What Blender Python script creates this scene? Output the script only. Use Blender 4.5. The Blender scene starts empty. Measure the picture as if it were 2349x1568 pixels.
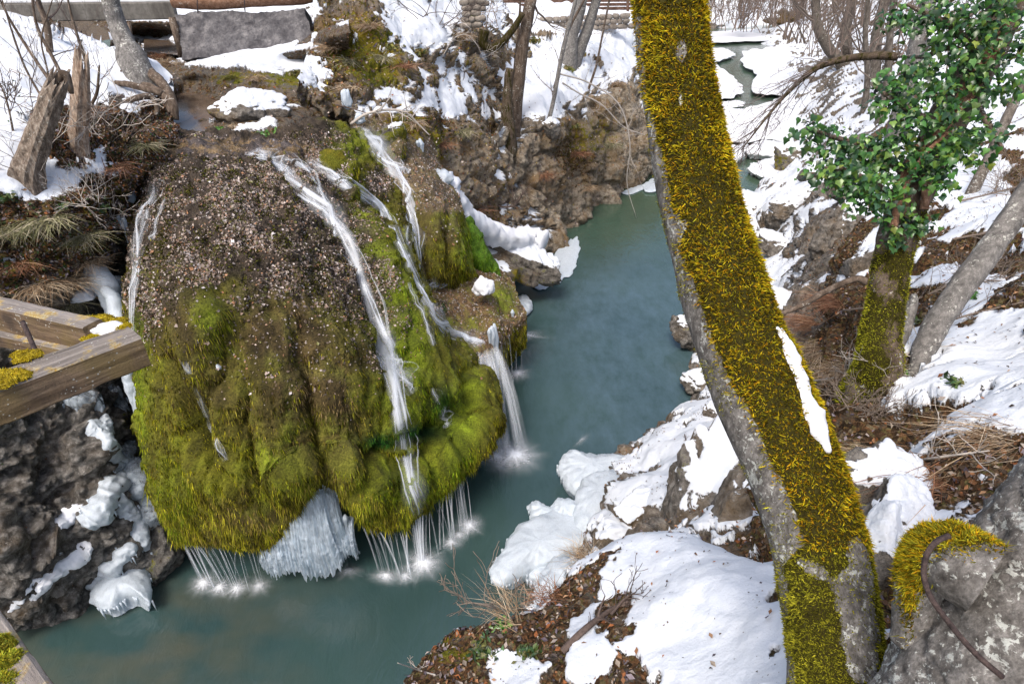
import bpy, math, random
import numpy as np
from mathutils import Vector, Matrix
from mathutils.bvhtree import BVHTree

random.seed(7)
rng = np.random.default_rng(7)
sc = bpy.context.scene
col = sc.collection

# ------------------------------------------------------------------ camera, sky, sun, exposure
PITCH = math.radians(32.0)
FPX, CU, CV, CAMH = 1400.0, 1174.5, 784.0, 10.0      # survey frame 2349 x 1568
cam_d = bpy.data.cameras.new('camera')
cam_d.sensor_width = 36.0
cam_d.lens = FPX / 2349.0 * 36.0
cam_d.clip_start = 0.05
cam_d.clip_end = 2000.0
cam = bpy.data.objects.new('camera', cam_d)
cam.location = (0, 0, CAMH)
cam.rotation_euler = (math.radians(90) - PITCH, 0, 0)
col.objects.link(cam)
sc.camera = cam

SUN_EL, SUN_AZ = math.radians(58), math.radians(205)   # azimuth: clockwise from +Y, sun stands behind the camera
world = bpy.data.worlds.new('World')
sc.world = world
world.use_nodes = True
wn = world.node_tree
wn.nodes.clear()
sky = wn.nodes.new('ShaderNodeTexSky')
sky.sky_type = 'NISHITA'
sky.sun_disc = False
sky.sun_elevation = SUN_EL
sky.sun_rotation = SUN_AZ
sky.air_density = 1.0
sky.dust_density = 5.0
sky.ozone_density = 0.6
bg = wn.nodes.new('ShaderNodeBackground')
bg.inputs['Strength'].default_value = 0.125
wo = wn.nodes.new('ShaderNodeOutputWorld')
wn.links.new(sky.outputs[0], bg.inputs['Color'])
wn.links.new(bg.outputs[0], wo.inputs['Surface'])
sun_d = bpy.data.lights.new('sun', 'SUN')
sun_d.energy = 1.3
sun_d.angle = math.radians(20)
sun_d.color = (1.0, 0.96, 0.9)
sun = bpy.data.objects.new('sun', sun_d)
to_sun = Vector((math.sin(SUN_AZ) * math.cos(SUN_EL), math.cos(SUN_AZ) * math.cos(SUN_EL), math.sin(SUN_EL)))
sun.rotation_euler = to_sun.to_track_quat('Z', 'Y').to_euler()
sun.location = (0, 0, 40)
col.objects.link(sun)
sc.view_settings.view_transform = 'Standard'
sc.view_settings.look = 'None'
sc.view_settings.gamma = 1.0
sc.view_settings.exposure = 0.93
sc.cycles.use_denoising = True
sc.cycles.max_bounces = 6
sc.cycles.transparent_max_bounces = 24
sc.cycles.diffuse_bounces = 3

# ------------------------------------------------------------------ survey: pixel ray + one measure -> point in the place
CO, SI = math.cos(PITCH), math.sin(PITCH)
C0 = np.array([0, 0, CAMH])

def ray(u, v):
    x = (np.asarray(u, float) - CU) / FPX
    y = (CV - np.asarray(v, float)) / FPX
    return np.stack([x, CO + SI * y, -SI + CO * y], -1)

def PY(u, v, Y):
    d = ray(u, v); return C0 + d * (Y / d[1])
def PT(u, v, t):
    return C0 + ray(u, v) * t
def PZ(u, v, z):
    d = ray(u, v); return C0 + d * ((z - CAMH) / d[2])
def proj(P):
    q = P - C0
    dep = q[..., 1] * CO - q[..., 2] * SI
    dep = np.where(np.abs(dep) < 1e-4, 1e-4, dep)
    yy = q[..., 1] * SI + q[..., 2] * CO
    return np.stack([CU + FPX * q[..., 0] / dep, CV - FPX * yy / dep], -1)
def path(pts, mode='Y'):
    f = {'Y': PY, 'T': PT, 'Z': PZ}[mode]
    return np.array([f(*p) for p in pts])

# ------------------------------------------------------------------ noise (numpy)
_perm = rng.permutation(256)
_perm = np.concatenate([_perm, _perm, _perm])
_g = rng.normal(size=(256, 3)); _g /= np.linalg.norm(_g, axis=1)[:, None]
_jit = rng.random((256, 3))

def perlin(p):
    i = np.floor(p).astype(np.int64); f = p - i
    w = f * f * f * (f * (f * 6 - 15) + 10)
    i &= 255
    out = 0
    for dx in (0, 1):
        a = _perm[(i[:, 0] + dx) & 255]
        wx = w[:, 0] if dx else 1 - w[:, 0]
        for dy in (0, 1):
            b = _perm[(a + i[:, 1] + dy) & 255]
            wy = w[:, 1] if dy else 1 - w[:, 1]
            for dz in (0, 1):
                h = _perm[(b + i[:, 2] + dz) & 255]
                g = _g[h]
                d = g[:, 0] * (f[:, 0] - dx) + g[:, 1] * (f[:, 1] - dy) + g[:, 2] * (f[:, 2] - dz)
                out = out + d * wx * wy * (w[:, 2] if dz else 1 - w[:, 2])
    return out * 1.6

def fbm(p, freq=1.0, octv=4, gain=0.5, lac=2.03, seed=0.0):
    p = np.asarray(p, float) * freq + seed * 17.31
    a, s = 1.0, 0.0
    for _ in range(octv):
        s = s + a * perlin(p); p = p * lac + 5.7; a *= gain
    return s

def ridged(p, freq=1.0, octv=4, gain=0.5, lac=2.1, seed=0.0):
    p = np.asarray(p, float) * freq + seed * 11.7
    a, s = 1.0, 0.0
    for _ in range(octv):
        s = s + a * (1 - 2 * np.abs(perlin(p))); p = p * lac + 3.3; a *= gain
    return s * 0.5

def worley(p, freq=1.0, seed=0.0, ids=False):
    p = np.asarray(p, float) * freq + seed * 7.77
    i = np.floor(p).astype(np.int64)
    f1 = np.full(len(p), 9.0); f2 = f1.copy(); cid = np.zeros(len(p), int)
    for dx in (-1, 0, 1):
        for dy in (-1, 0, 1):
            for dz in (-1, 0, 1):
                c = i + np.array([dx, dy, dz])
                h = _perm[(_perm[(_perm[c[:, 0] & 255] + c[:, 1]) & 255] + c[:, 2]) & 255]
                d = np.linalg.norm(c + _jit[h] - p, axis=1)
                m = d < f1
                f2 = np.where(m, f1, np.minimum(f2, d)); f1 = np.where(m, d, f1); cid = np.where(m, h, cid)
    return (f1, f2, cid) if ids else (f1, f2)

def sstep(a, b, x):
    t = np.clip((x - a) / (b - a), 0, 1); return t * t * (3 - 2 * t)
def blobs(uv, lst):
    s = np.zeros(len(uv))
    for b in lst:
        u, v, ru, rv, val = b[:5]
        ang = math.radians(b[5]) if len(b) > 5 else 0
        dx, dy = uv[:, 0] - u, uv[:, 1] - v
        c, n = math.cos(ang), math.sin(ang)
        x, y = (dx * c + dy * n) / ru, (-dx * n + dy * c) / rv
        s += val * np.exp(-(x * x + y * y))
    return s
def polyd(uv, pts):
    """distance in survey pixels to a polyline, and the parameter along it"""
    best = np.full(len(uv), 1e9); tt = np.zeros(len(uv)); n = len(pts) - 1
    for k in range(n):
        a = np.array(pts[k][:2], float); b = np.array(pts[k + 1][:2], float); ab = b - a
        t = np.clip(((uv - a) @ ab) / (ab @ ab), 0, 1)
        d = np.linalg.norm(uv - (a + t[:, None] * ab), axis=1)
        m = d < best
        best = np.where(m, d, best); tt = np.where(m, (k + t) / n, tt)
    return best, tt

# ------------------------------------------------------------------ object helpers
def tag(o, label=None, cat=None, group=None, kind=None):
    if label: o['label'] = label
    if cat: o['category'] = cat
    if group: o['group'] = group
    if kind: o['kind'] = kind
    return o
def thing(name, label, cat, loc=(0, 0, 0), group=None, kind=None):
    o = bpy.data.objects.new(name, None)
    o.empty_display_size = 0.1
    o.location = Vector([float(x) for x in loc])
    col.objects.link(o)
    return tag(o, label, cat, group, kind)

def mesh_data(name, V, faces, mat=None, attrs=None, smooth=True):
    """faces: list of int arrays (m,k)"""
    V = np.asarray(V, np.float32)
    faces = [np.asarray(f, np.int32) for f in faces if len(f)]
    me = bpy.data.meshes.new(name)
    me.vertices.add(len(V)); me.vertices.foreach_set('co', V.ravel())
    nl = sum(f.size for f in faces); npoly = sum(len(f) for f in faces)
    me.loops.add(nl); me.polygons.add(npoly)
    me.loops.foreach_set('vertex_index', np.concatenate([f.ravel() for f in faces]))
    st, o = [], 0
    for f in faces:
        st.append(o + np.arange(len(f)) * f.shape[1]); o += f.size
    me.polygons.foreach_set('loop_start', np.concatenate(st).astype(np.int32))
    me.polygons.foreach_set('use_smooth', np.full(npoly, smooth))
    if attrs:
        for k, a in attrs.items():
            a = np.asarray(a, np.float32)
            if a.ndim == 1:
                at = me.attributes.new(k, 'FLOAT', 'POINT'); at.data.foreach_set('value', a)
            else:
                at = me.attributes.new(k, 'FLOAT_COLOR', 'POINT')
                at.data.foreach_set('color', np.concatenate([a, np.ones((len(a), 1), np.float32)], 1).ravel())
    me.update(calc_edges=True)
    if mat: me.materials.append(mat)
    return me
def mobj(name, V, faces, mat=None, parent=None, attrs=None, smooth=True, origin=None):
    V = np.asarray(V, float)
    if not isinstance(faces, list): faces = [faces]
    off = np.zeros(3)
    if parent is not None: off = np.array(parent.location)
    elif origin is not None: off = np.array(origin, float)
    me = mesh_data(name, V - off, faces, mat, attrs, smooth)
    o = bpy.data.objects.new(name, me)
    col.objects.link(o)
    if parent is not None: o.parent = parent
    elif origin is not None: o.location = Vector(off)
    return o

def gfaces(nr, nc, closed=False):
    r = np.arange(nr - 1)[:, None]; c = np.arange(nc if closed else nc - 1)[None, :]
    c2 = (c + 1) % nc
    a = r * nc + c; b = r * nc + c2
    return np.stack([a, b, b + nc, a + nc], -1).reshape(-1, 4)

class MB:
    """collects shapes that belong to one mesh"""
    def __init__(s): s.V, s.F, s.A, s.n = [], {}, {}, 0
    def add(s, V, faces, **at):
        V = np.asarray(V, float)
        for f in (faces if isinstance(faces, list) else [faces]):
            f = np.asarray(f)
            if len(f): s.F.setdefault(f.shape[1], []).append(f + s.n)
        s.V.append(V); s.n += len(V)
        for k, a in at.items():
            a = np.asarray(a, float)
            if a.ndim == 0: a = np.full(len(V), float(a))
            elif a.ndim == 1 and len(a) == 3 and len(V) != 3: a = np.tile(a, (len(V), 1))
            s.A.setdefault(k, []).append(a)
        return s
    def build(s, name, mat, parent=None, smooth=True, origin=None):
        return mobj(name, np.concatenate(s.V), [np.concatenate(f) for f in s.F.values()], mat, parent,
                    {k: np.concatenate(a) for k, a in s.A.items()}, smooth, origin)

def resample(P, n, axis=0):
    P = np.moveaxis(np.asarray(P, float), axis, 0)
    K = len(P)
    if K == 2:
        s = np.linspace(0, 1, n).reshape((-1,) + (1,) * (P.ndim - 1))
        return np.moveaxis(P[0] * (1 - s) + P[1] * s, 0, axis)
    E = np.concatenate([[2 * P[0] - P[1]], P, [2 * P[-1] - P[-2]]])
    s = np.linspace(0, K - 1, n); i = np.clip(np.floor(s).astype(int), 0, K - 2)
    f = (s - i).reshape((-1,) + (1,) * (P.ndim - 1))
    p0, p1, p2, p3 = E[i], E[i + 1], E[i + 2], E[i + 3]
    r = 0.5 * (2 * p1 + (p2 - p0) * f + (2 * p0 - 5 * p1 + 4 * p2 - p3) * f ** 2 + (3 * p1 - p0 - 3 * p2 + p3) * f ** 3)
    return np.moveaxis(r, 0, axis)
def grid(ctrl, nr, nc):
    return resample(resample(np.array(ctrl, float), nr, 0), nc, 1)
def gnormals(P):
    a = np.gradient(P, axis=0); b = np.gradient(P, axis=1)
    n = np.cross(a, b); n /= np.linalg.norm(n, axis=-1, keepdims=True) + 1e-9
    if (n * (C0 - P)).sum() < 0: n = -n
    return n
def grid_obj(name, P, mat, parent=None, attrs=None, smooth=True):
    nr, nc = P.shape[:2]
    f = gfaces(nr, nc)
    a = np.gradient(P, axis=0); b = np.gradient(P, axis=1)
    if (np.cross(b, a) * (C0 - P)).sum() < 0: f = f[:, ::-1]
    return mobj(name, P.reshape(-1, 3), [f], mat, parent, attrs, smooth)

def tube(pts, rad, sides=8, n=None, cap=True):
    pts = np.asarray(pts, float); rad = np.atleast_1d(np.asarray(rad, float))
    if len(rad) == 1: rad = np.full(len(pts), rad[0])
    if n:
        rad = np.interp(np.linspace(0, 1, n), np.linspace(0, 1, len(rad)), rad)
        pts = resample(pts, n)
    else:
        rad = np.interp(np.linspace(0, 1, len(pts)), np.linspace(0, 1, len(rad)), rad)
    T = np.gradient(pts, axis=0); T /= np.linalg.norm(T, axis=1)[:, None] + 1e-9
    a = np.array([0, 0, 1.0]) if abs(T[0][2]) < 0.9 else np.array([1.0, 0, 0])
    A = np.zeros_like(T); B = np.zeros_like(T)
    for k in range(len(pts)):
        a = a - T[k] * (a @ T[k]); a /= np.linalg.norm(a) + 1e-9
        A[k] = a; B[k] = np.cross(T[k], a)
    th = np.arange(sides) / sides * 2 * math.pi
    ring = A[:, None] * np.cos(th)[None, :, None] + B[:, None] * np.sin(th)[None, :, None]
    V = pts[:, None] + ring * rad[:, None, None]
    F = [gfaces(len(pts), sides, True)]
    V = V.reshape(-1, 3)
    if cap:
        m = len(V)
        V = np.concatenate([V, pts[:1], pts[-1:]])
        k = np.arange(sides); k2 = (k + 1) % sides
        last = (len(pts) - 1) * sides
        F.append(np.stack([np.full(sides, m), k2, k], 1))
        F.append(np.stack([np.full(sides, m + 1), last + k, last + k2], 1))
    return V, F
def box_pts(p0, p1, w, h, up=(0, 0, 1)):
    p0, p1 = np.array(p0, float), np.array(p1, float)
    d = p1 - p0; L = np.linalg.norm(d); d /= L
    s = np.cross(d, np.array(up, float)); s /= np.linalg.norm(s); u = np.cross(s, d)
    return p0, d, s, u, L
def beam(p0, p1, w, h, seg=24, seed=0, up=(0, 0, 1), wob=0.004):
    """sawn timber with slightly uneven, eased edges"""
    p0, d, s, u, L = box_pts(p0, p1, w, h, up)
    b = min(w, h) * 0.06
    prof = [(-w/2+b, -h/2), (w/2-b, -h/2), (w/2, -h/2+b), (w/2, h/2-b), (w/2-b, h/2), (0, h/2+.002), (-w/2+b, h/2), (-w/2, h/2-b), (-w/2, 0), (-w/2, -h/2+b)]
    m = len(prof)
    P = np.array([[p0 + d * (L * k / (seg - 1)) + s * q[0] + u * q[1] for q in prof] for k in range(seg)])
    fl = P.reshape(-1, 3)
    c = p0 + d * ((fl - p0) @ d)[:, None]
    out = fl - c
    fl = fl + out / (np.linalg.norm(out, axis=1)[:, None]) * (wob * fbm(fl, 9, 3, seed=seed))[:, None]
    F = [gfaces(seg, m, True)]
    n = len(fl)
    fl = np.concatenate([fl, fl[:m].mean(0)[None], fl[-m:].mean(0)[None]])
    k = np.arange(m); k2 = (k + 1) % m
    F.append(np.stack([np.full(m, n), k2, k], 1)); F.append(np.stack([np.full(m, n + 1), (seg-1)*m + k, (seg-1)*m + k2], 1))
    return fl, F

def tri_of(V, F4):
    return np.concatenate([F4[:, [0, 1, 2]], F4[:, [0, 2, 3]]])
def sample(V, T, n, w=None):
    a, b, c = V[T[:, 0]], V[T[:, 1]], V[T[:, 2]]
    nr = np.cross(b - a, c - a); ar = np.linalg.norm(nr, axis=1)
    p = ar.copy()
    if w is not None: p = p * w[T].mean(1)
    p = np.maximum(p, 0); p /= p.sum()
    i = rng.choice(len(T), n, p=p)
    r1, r2 = np.sqrt(rng.random(n)), rng.random(n)
    q = a[i] * (1 - r1)[:, None] + b[i] * (r1 * (1 - r2))[:, None] + c[i] * (r1 * r2)[:, None]
    nn = nr[i] / (ar[i][:, None] + 1e-12)
    flip = (nn * (C0 - q)).sum(1) < -0.999
    return q, nn, i
def unit(a): return a / (np.linalg.norm(a, axis=-1, keepdims=True) + 1e-9)
def rand_unit(n): return unit(rng.normal(size=(n, 3)))

def flakes(q, nn, size, colr, tilt=0.5, lift=0.004, fold=0.25, asp=0.6):
    """small folded leaves: four points, two triangles"""
    n = len(q)
    N_ = unit(nn + tilt * rand_unit(n))
    t = unit(np.cross(N_, rand_unit(n))); b = np.cross(N_, t)
    s = size[:, None]
    o = q + nn * lift
    curl = N_ * s * fold
    V = np.stack([o - t * s * .5, o + b * s * asp * .5 + curl * .6, o + t * s * .5 + curl * rng.random((n, 1)), o - b * s * asp * .5 + curl * .6], 1).reshape(-1, 3)
    k = np.arange(n)[:, None] * 4
    F = np.concatenate([k + np.array([0, 1, 2]), k + np.array([0, 2, 3])])
    return V, [F], np.repeat(colr, 4, 0)
def blades(q, d, length, width, colr, bend=None, side=None, tipcol=1.25, basecol=.6):
    """curved tapering blades: five points, three triangles"""
    n = len(q)
    if side is None: side = unit(np.cross(d, rand_unit(n)))
    if bend is None: bend = np.zeros((n, 3))
    L = length[:, None]; w = width[:, None]
    m = q + d * L * .5 + bend * L * .15
    e = q + d * L * .95 + bend * L * .55
    V = np.stack([q - side * w * .5, q + side * w * .5, m - side * w * .42, m + side * w * .42, e], 1).reshape(-1, 3)
    k = np.arange(n)[:, None] * 5
    F = np.concatenate([k + np.array([0, 1, 3]), k + np.array([0, 3, 2]), k + np.array([2, 3, 4])])
    C = np.stack([colr * basecol, colr * basecol, colr, colr, colr * tipcol], 1).reshape(-1, 3)
    return V, [F], C
def under(o, part):
    """make o a sub-part: parts carry no offset of their own, so nothing moves"""
    o.parent = part; return o
def palette(n, cols, jitter=.25, p=None):
    cols = np.array(cols, float)
    c = cols[rng.choice(len(cols), n, p=p)]
    return np.clip(c * (1 + jitter * rng.normal(size=(n, 1))), .004, .95)
# ------------------------------------------------------------------ materials
class NT:
    def __init__(s, name):
        s.m = bpy.data.materials.new(name); s.m.use_nodes = True
        s.t = s.m.node_tree; s.t.nodes.clear()
        s.out = s.t.nodes.new('ShaderNodeOutputMaterial')
    def n(s, ty, **kw):
        nd = s.t.nodes.new('ShaderNode' + ty)
        for k, v in kw.items(): setattr(nd, k, v)
        return nd
    def put(s, sock, v):
        if hasattr(v, 'is_output'): s.t.links.new(v, sock)
        elif isinstance(v, (tuple, list)) and len(v) == 3 and sock.type == 'RGBA': sock.default_value = (*v, 1)
        elif sock.type == 'RGBA' and isinstance(v, (int, float)): sock.default_value = (v, v, v, 1)
        else: sock.default_value = v
    def pos(s, scale=(1, 1, 1)):
        g = s.n('NewGeometry')
        if scale == (1, 1, 1): return g.outputs['Position']
        mp = s.n('Mapping'); mp.inputs['Scale'].default_value = scale
        s.t.links.new(g.outputs['Position'], mp.inputs[0]); return mp.outputs[0]
    def attr(s, name, colour=False):
        a = s.n('Attribute', attribute_name=name); return a.outputs['Color' if colour else 'Fac']
    def noise(s, scale, detail=4, rough=.55, vec=None, dist=0):
        t = s.n('TexNoise'); t.inputs['Scale'].default_value = scale; t.inputs['Detail'].default_value = detail
        t.inputs['Roughness'].default_value = rough; t.inputs['Distortion'].default_value = dist
        s.put(t.inputs['Vector'], vec or s.pos()); return t.outputs['Fac']
    def voro(s, scale, vec=None, out='Color', feature='F1', rnd=1):
        t = s.n('TexVoronoi', feature=feature); t.inputs['Scale'].default_value = scale
        t.inputs['Randomness'].default_value = rnd
        s.put(t.inputs['Vector'], vec or s.pos()); return t.outputs[out]
    def ramp(s, fac, stops, interp='LINEAR'):
        r = s.n('ValToRGB'); cr = r.color_ramp; cr.interpolation = interp
        while len(cr.elements) < len(stops): cr.elements.new(.5)
        for e, (p, c) in zip(cr.elements, stops):
            e.position = p; e.color = (*c, 1) if isinstance(c, (tuple, list)) else (c, c, c, 1)
        s.put(r.inputs[0], fac); return r.outputs[0]
    def mix(s, f, a, b, mode='MIX'):
        x = s.n('Mix', data_type='RGBA', blend_type=mode)
        s.put(x.inputs[0], f); s.put(x.inputs[6], a); s.put(x.inputs[7], b); return x.outputs[2]
    def math(s, op, a, b=0.0, c=None, clamp=False):
        x = s.n('Math', operation=op, use_clamp=clamp); s.put(x.inputs[0], a); s.put(x.inputs[1], b)
        if c is not None: s.put(x.inputs[2], c)
        return x.outputs[0]
    def bump(s, h, strength=.5, dist=.02, nrm=None):
        b = s.n('Bump'); b.inputs['Strength'].default_value = strength; b.inputs['Distance'].default_value = dist
        s.put(b.inputs['Height'], h)
        if nrm: s.put(b.inputs['Normal'], nrm)
        return b.outputs[0]
    def bsdf(s, base, rough=.8, nrm=None, **kw):
        p = s.n('BsdfPrincipled'); s.put(p.inputs['Base Color'], base); s.put(p.inputs['Roughness'], rough)
        if nrm: s.put(p.inputs['Normal'], nrm)
        kw.setdefault('Specular_IOR_Level', .12)
        for k, v in kw.items(): s.put(p.inputs[k.replace('_', ' ')], v)
        s.t.links.new(p.outputs[0], s.out.inputs[0]); return s.m

def mat_terrain(name, rock=((.045, .04, .035), (.165, .15, .132), (.36, .335, .3)), scale=1.0, st=.45):
    s = NT(name)
    n1 = s.noise(1.3 * scale, 6, .6); n2 = s.noise(7 * scale, 6, .65); n3 = s.noise(38 * scale, 4, .7)
    rk = s.ramp(n2, [(.3, rock[0]), (.5, rock[1]), (.72, rock[2])])
    stain = s.ramp(n1, [(.45, 0.0), (.66, st)])
    rk = s.mix(stain, rk, s.ramp(n3, [(.3, (.1, .06, .025)), (.7, (.3, .19, .08))]))
    lich = s.ramp(s.noise(15 * scale, 5, .7), [(.6, 0.0), (.7, .6)])
    rk = s.mix(lich, rk, (.5, .47, .43))
    cell = s.voro(26 * scale)
    lit = s.ramp(s.n_sep(cell), [(0, (.025, .017, .01)), (.4, (.09, .05, .025)), (.65, (.2, .1, .045)), (.85, (.12, .11, .035)), (1, (.3, .22, .14))])
    lit = s.mix(s.ramp(n3, [(.35, .75), (.6, 0.0)]), lit, (.02, .014, .008))
    ms = s.mix(s.ramp(n1, [(.4, 0.0), (.6, 1.0)]), s.ramp(n3, [(.25, (.03, .035, .006)), (.5, (.11, .115, .012)), (.75, (.25, .25, .03))]), s.ramp(n3, [(.25, (.06, .045, .006)), (.5, (.19, .145, .014)), (.75, (.34, .27, .03))]))
    f = s.math('ADD', s.attr('lit'), s.math('MULTIPLY', s.math('SUBTRACT', n2, .5), 1.3))
    c = s.mix(s.ramp(f, [(.42, 0.0), (.58, 1.0)]), rk, lit)
    f = s.math('ADD', s.attr('moss'), s.math('MULTIPLY', s.math('SUBTRACT', n2, .5), 1.5))
    c = s.mix(s.ramp(f, [(.42, 0.0), (.6, 1.0)]), c, ms)
    f = s.math('ADD', s.attr('snow'), s.math('MULTIPLY', s.math('SUBTRACT', s.noise(26 * scale, 7, .75), .5), 1.1))
    sf = s.ramp(f, [(.47, 0.0), (.53, 1.0)])
    sn = s.mix(s.ramp(s.noise(2.2 * scale, 5, .6), [(.35, 0.0), (.7, 1.0)]), (.58, .62, .68), (.68, .71, .75))
    sn = s.mix(s.ramp(s.noise(70 * scale, 5, .75), [(.62, 0.0), (.72, .6)]), sn, (.22, .18, .15))
    sn = s.mix(s.ramp(s.math('ADD', s.attr('snow'), s.math('MULTIPLY', s.noise(6 * scale, 5, .65), .8)), [(.95, .45), (1.3, 0.0)]), sn, (.36, .33, .3))
    c = s.mix(sf, c, sn)
    h = s.mix(sf, s.math('ADD', n2, s.math('MULTIPLY', n3, .5)), s.math('ADD', s.math('MULTIPLY', n2, .22), s.math('MULTIPLY', n1, .5)))
    nr = s.bump(h, 1.0, .09 / scale)
    return s.bsdf(c, s.mix(sf, .85, .55), nr)
def _sep(s, c):
    x = s.n('SeparateColor'); s.put(x.inputs[0], c); return x.outputs[0]
NT.n_sep = _sep

M = {}
M['terrain'] = mat_terrain('bank_rock_snow')
M['terrain_near'] = mat_terrain('near_bank_soil_snow', scale=1.6)
M['terrain_far'] = mat_terrain('far_slope', scale=.5)
M['cliff'] = mat_terrain('ochre_cliff', rock=((.055, .045, .034), (.24, .205, .16), (.5, .45, .37)), scale=.9, st=.8)
M['cliff_wet'] = mat_terrain('wet_cliff', rock=((.024, .022, .02), (.125, .118, .108), (.36, .34, .315)), st=.2)

def mat_vcol(name, rough=.8, var=.35, scale=40, bump=.4, dist=.01, spec=.5, trans=0.0, wet=False):
    s = NT(name)
    n = s.noise(scale, 4, .7)
    v = s.ramp(n, [(.3, 1 - var), (.7, 1 + var)])
    c = s.mix(1.0, s.attr('Col', True), v, 'MULTIPLY')
    nr = s.bump(n, bump, dist) if bump else None
    if wet: rough = s.math('MULTIPLY_ADD', s.attr('wet'), .18 - rough, rough)
    s.bsdf(c, rough, nr, Specular_IOR_Level=spec)
    if trans:
        p = [x for x in s.t.nodes if x.type == 'BSDF_PRINCIPLED'][0]
        tr = s.n('BsdfTranslucent'); s.put(tr.inputs[0], c)
        mx = s.n('MixShader'); mx.inputs[0].default_value = trans
        s.t.links.new(p.outputs[0], mx.inputs[1]); s.t.links.new(tr.outputs[0], mx.inputs[2])
        s.t.links.new(mx.outputs[0], s.out.inputs[0])
    return s.m
M['tufa'] = mat_vcol('mossy_travertine', .7, .6, 30, 1.0, .05, spec=.2, wet=True)
M['strand'] = mat_vcol('moss_strand', .8, 0.15, 30, 0, spec=.06, trans=.25)
M['flake'] = mat_vcol('wet_dead_leaf', .4, .2, 60, 0, spec=.4)
M['litter'] = mat_vcol('dry_dead_leaf', .7, .2, 60, 0, spec=.12, trans=.15)
M['grass'] = mat_vcol('dry_grass', .7, .15, 40, 0, spec=.1, trans=.2)
M['ivy'] = mat_vcol('ivy_leaf', .33, .25, 18, 0, spec=.55, trans=.15)
M['twig'] = mat_vcol('twig_bark', .8, .3, 60, .3, .004, spec=.1)

def mat_bark(name, c0, c1, c2, lichen=.3, scale=1.0, vs=.25, lcol=(.55, .55, .5)):
    s = NT(name)
    p = s.pos((1, 1, vs))
    n = s.noise(14 * scale, 6, .65, p); n2 = s.noise(60 * scale, 4, .7, p)
    c = s.ramp(n, [(.28, c0), (.5, c1), (.72, c2)])
    c = s.mix(s.ramp(n2, [(.4, .5), (.62, 0.0)]), c, c0)
    sp = s.math('ADD', s.noise(20 * scale, 6, .7, dist=.4), s.math('MULTIPLY', s.math('SUBTRACT', s.noise(3.5 * scale, 3, .5), .5), .55))
    c = s.mix(s.ramp(sp, [(.66 - .1 * lichen, 0.0), (.71 - .1 * lichen, .85)]), c, lcol)
    c = s.mix(s.ramp(s.noise(6 * scale, 5, .65), [(.34, .55), (.5, 0.0)]), c, tuple(x * .45 for x in c0))
    m = s.ramp(s.math('ADD', s.attr('moss'), s.math('MULTIPLY', s.math('SUBTRACT', n, .5), 1.2)), [(.45, 0.0), (.6, 1.0)])
    c = s.mix(m, c, s.ramp(n2, [(.3, (.009, .008, .002)), (.7, (.05, .042, .006))]))
    h = s.math('ADD', n, s.math('MULTIPLY', n2, .6))
    return s.bsdf(c, .8, s.bump(h, .8, .02 / scale))
M['bark_grey'] = mat_bark('grey_smooth_bark', (.09, .085, .08), (.2, .19, .18), (.36, .34, .32), .6, 1.6, .4)
M['bark_lichen'] = mat_bark('lichen_bark', (.055, .05, .046), (.175, .165, .155), (.34, .325, .31), 1.0, 2.4, .6, (.5, .52, .49))
M['bark_brown'] = mat_bark('brown_bark', (.05, .035, .025), (.14, .105, .08), (.27, .22, .18), .2, 1.2)
M['bark_far'] = mat_bark('far_bark', (.06, .05, .042), (.15, .13, .11), (.3, .27, .24), .2, .8)
M['wood_dead'] = mat_bark('weathered_dead_wood', (.06, .045, .035), (.24, .19, .15), (.45, .4, .34), .1, 2.0, .12)
M['wood_pale'] = mat_bark('pale_splintered_wood', (.14, .08, .05), (.42, .33, .26), (.62, .55, .46), .1, 2.0, .12)
M['log'] = mat_bark('reddish_log', (.12, .06, .035), (.3, .17, .11), (.45, .3, .22), .05, 1.0, 1)

def mat_timber():
    """'gx' runs along the grain, 'gy','gz' across it, in metres"""
    s = NT('weathered_timber')
    cb = s.n('CombineXYZ'); s.put(cb.inputs[0], s.attr('gx')); s.put(cb.inputs[1], s.attr('gy')); s.put(cb.inputs[2], s.attr('gz'))
    mp = s.n('Mapping'); mp.inputs['Scale'].default_value = (1.6, 26, 26); s.t.links.new(cb.outputs[0], mp.inputs[0])
    n = s.noise(1.0, 6, .7, mp.outputs[0], .3); n2 = s.noise(90, 4, .7); n3 = s.noise(4.5, 4, .6, cb.outputs[0])
    c = s.ramp(n, [(.25, (.035, .024, .016)), (.5, (.15, .105, .07)), (.75, (.34, .25, .17))])
    c = s.mix(s.ramp(n3, [(.42, 0.0), (.62, .75)]), c, s.ramp(n, [(.3, (.09, .065, .03)), (.7, (.27, .2, .09))]))
    c = s.mix(s.ramp(n3, [(.3, .7), (.42, 0.0)]), c, (.05, .04, .035))
    g2 = s.n('NewGeometry'); sx = s.n('SeparateXYZ'); s.t.links.new(g2.outputs['Normal'], sx.inputs[0])
    top = s.math('MULTIPLY', s.math('GREATER_THAN', sx.outputs[2], .6), .75)
    c = s.mix(top, c, s.ramp(n, [(.3, (.10, .09, .085)), (.7, (.34, .32, .31))]))
    c = s.mix(s.math('MULTIPLY', s.math('GREATER_THAN', sx.outputs[2], .6), s.ramp(s.noise(9, 4, .6), [(.52, 0.0), (.62, .9)])), c, s.ramp(n2, [(.4, (.3, .18, .02)), (.6, (.42, .36, .2))]))
    sp = s.math('ADD', s.voro(55, out='Distance'), s.math('MULTIPLY', s.noise(8, 3, .5), 1.2))
    c = s.mix(s.ramp(sp, [(.62, .85), (.72, 0.0)]), c, (.46, .46, .42))
    return s.bsdf(c, .82, s.bump(s.math('ADD', n, s.math('MULTIPLY', n2, .4)), .8, .012))
M['timber'] = mat_timber()

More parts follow.
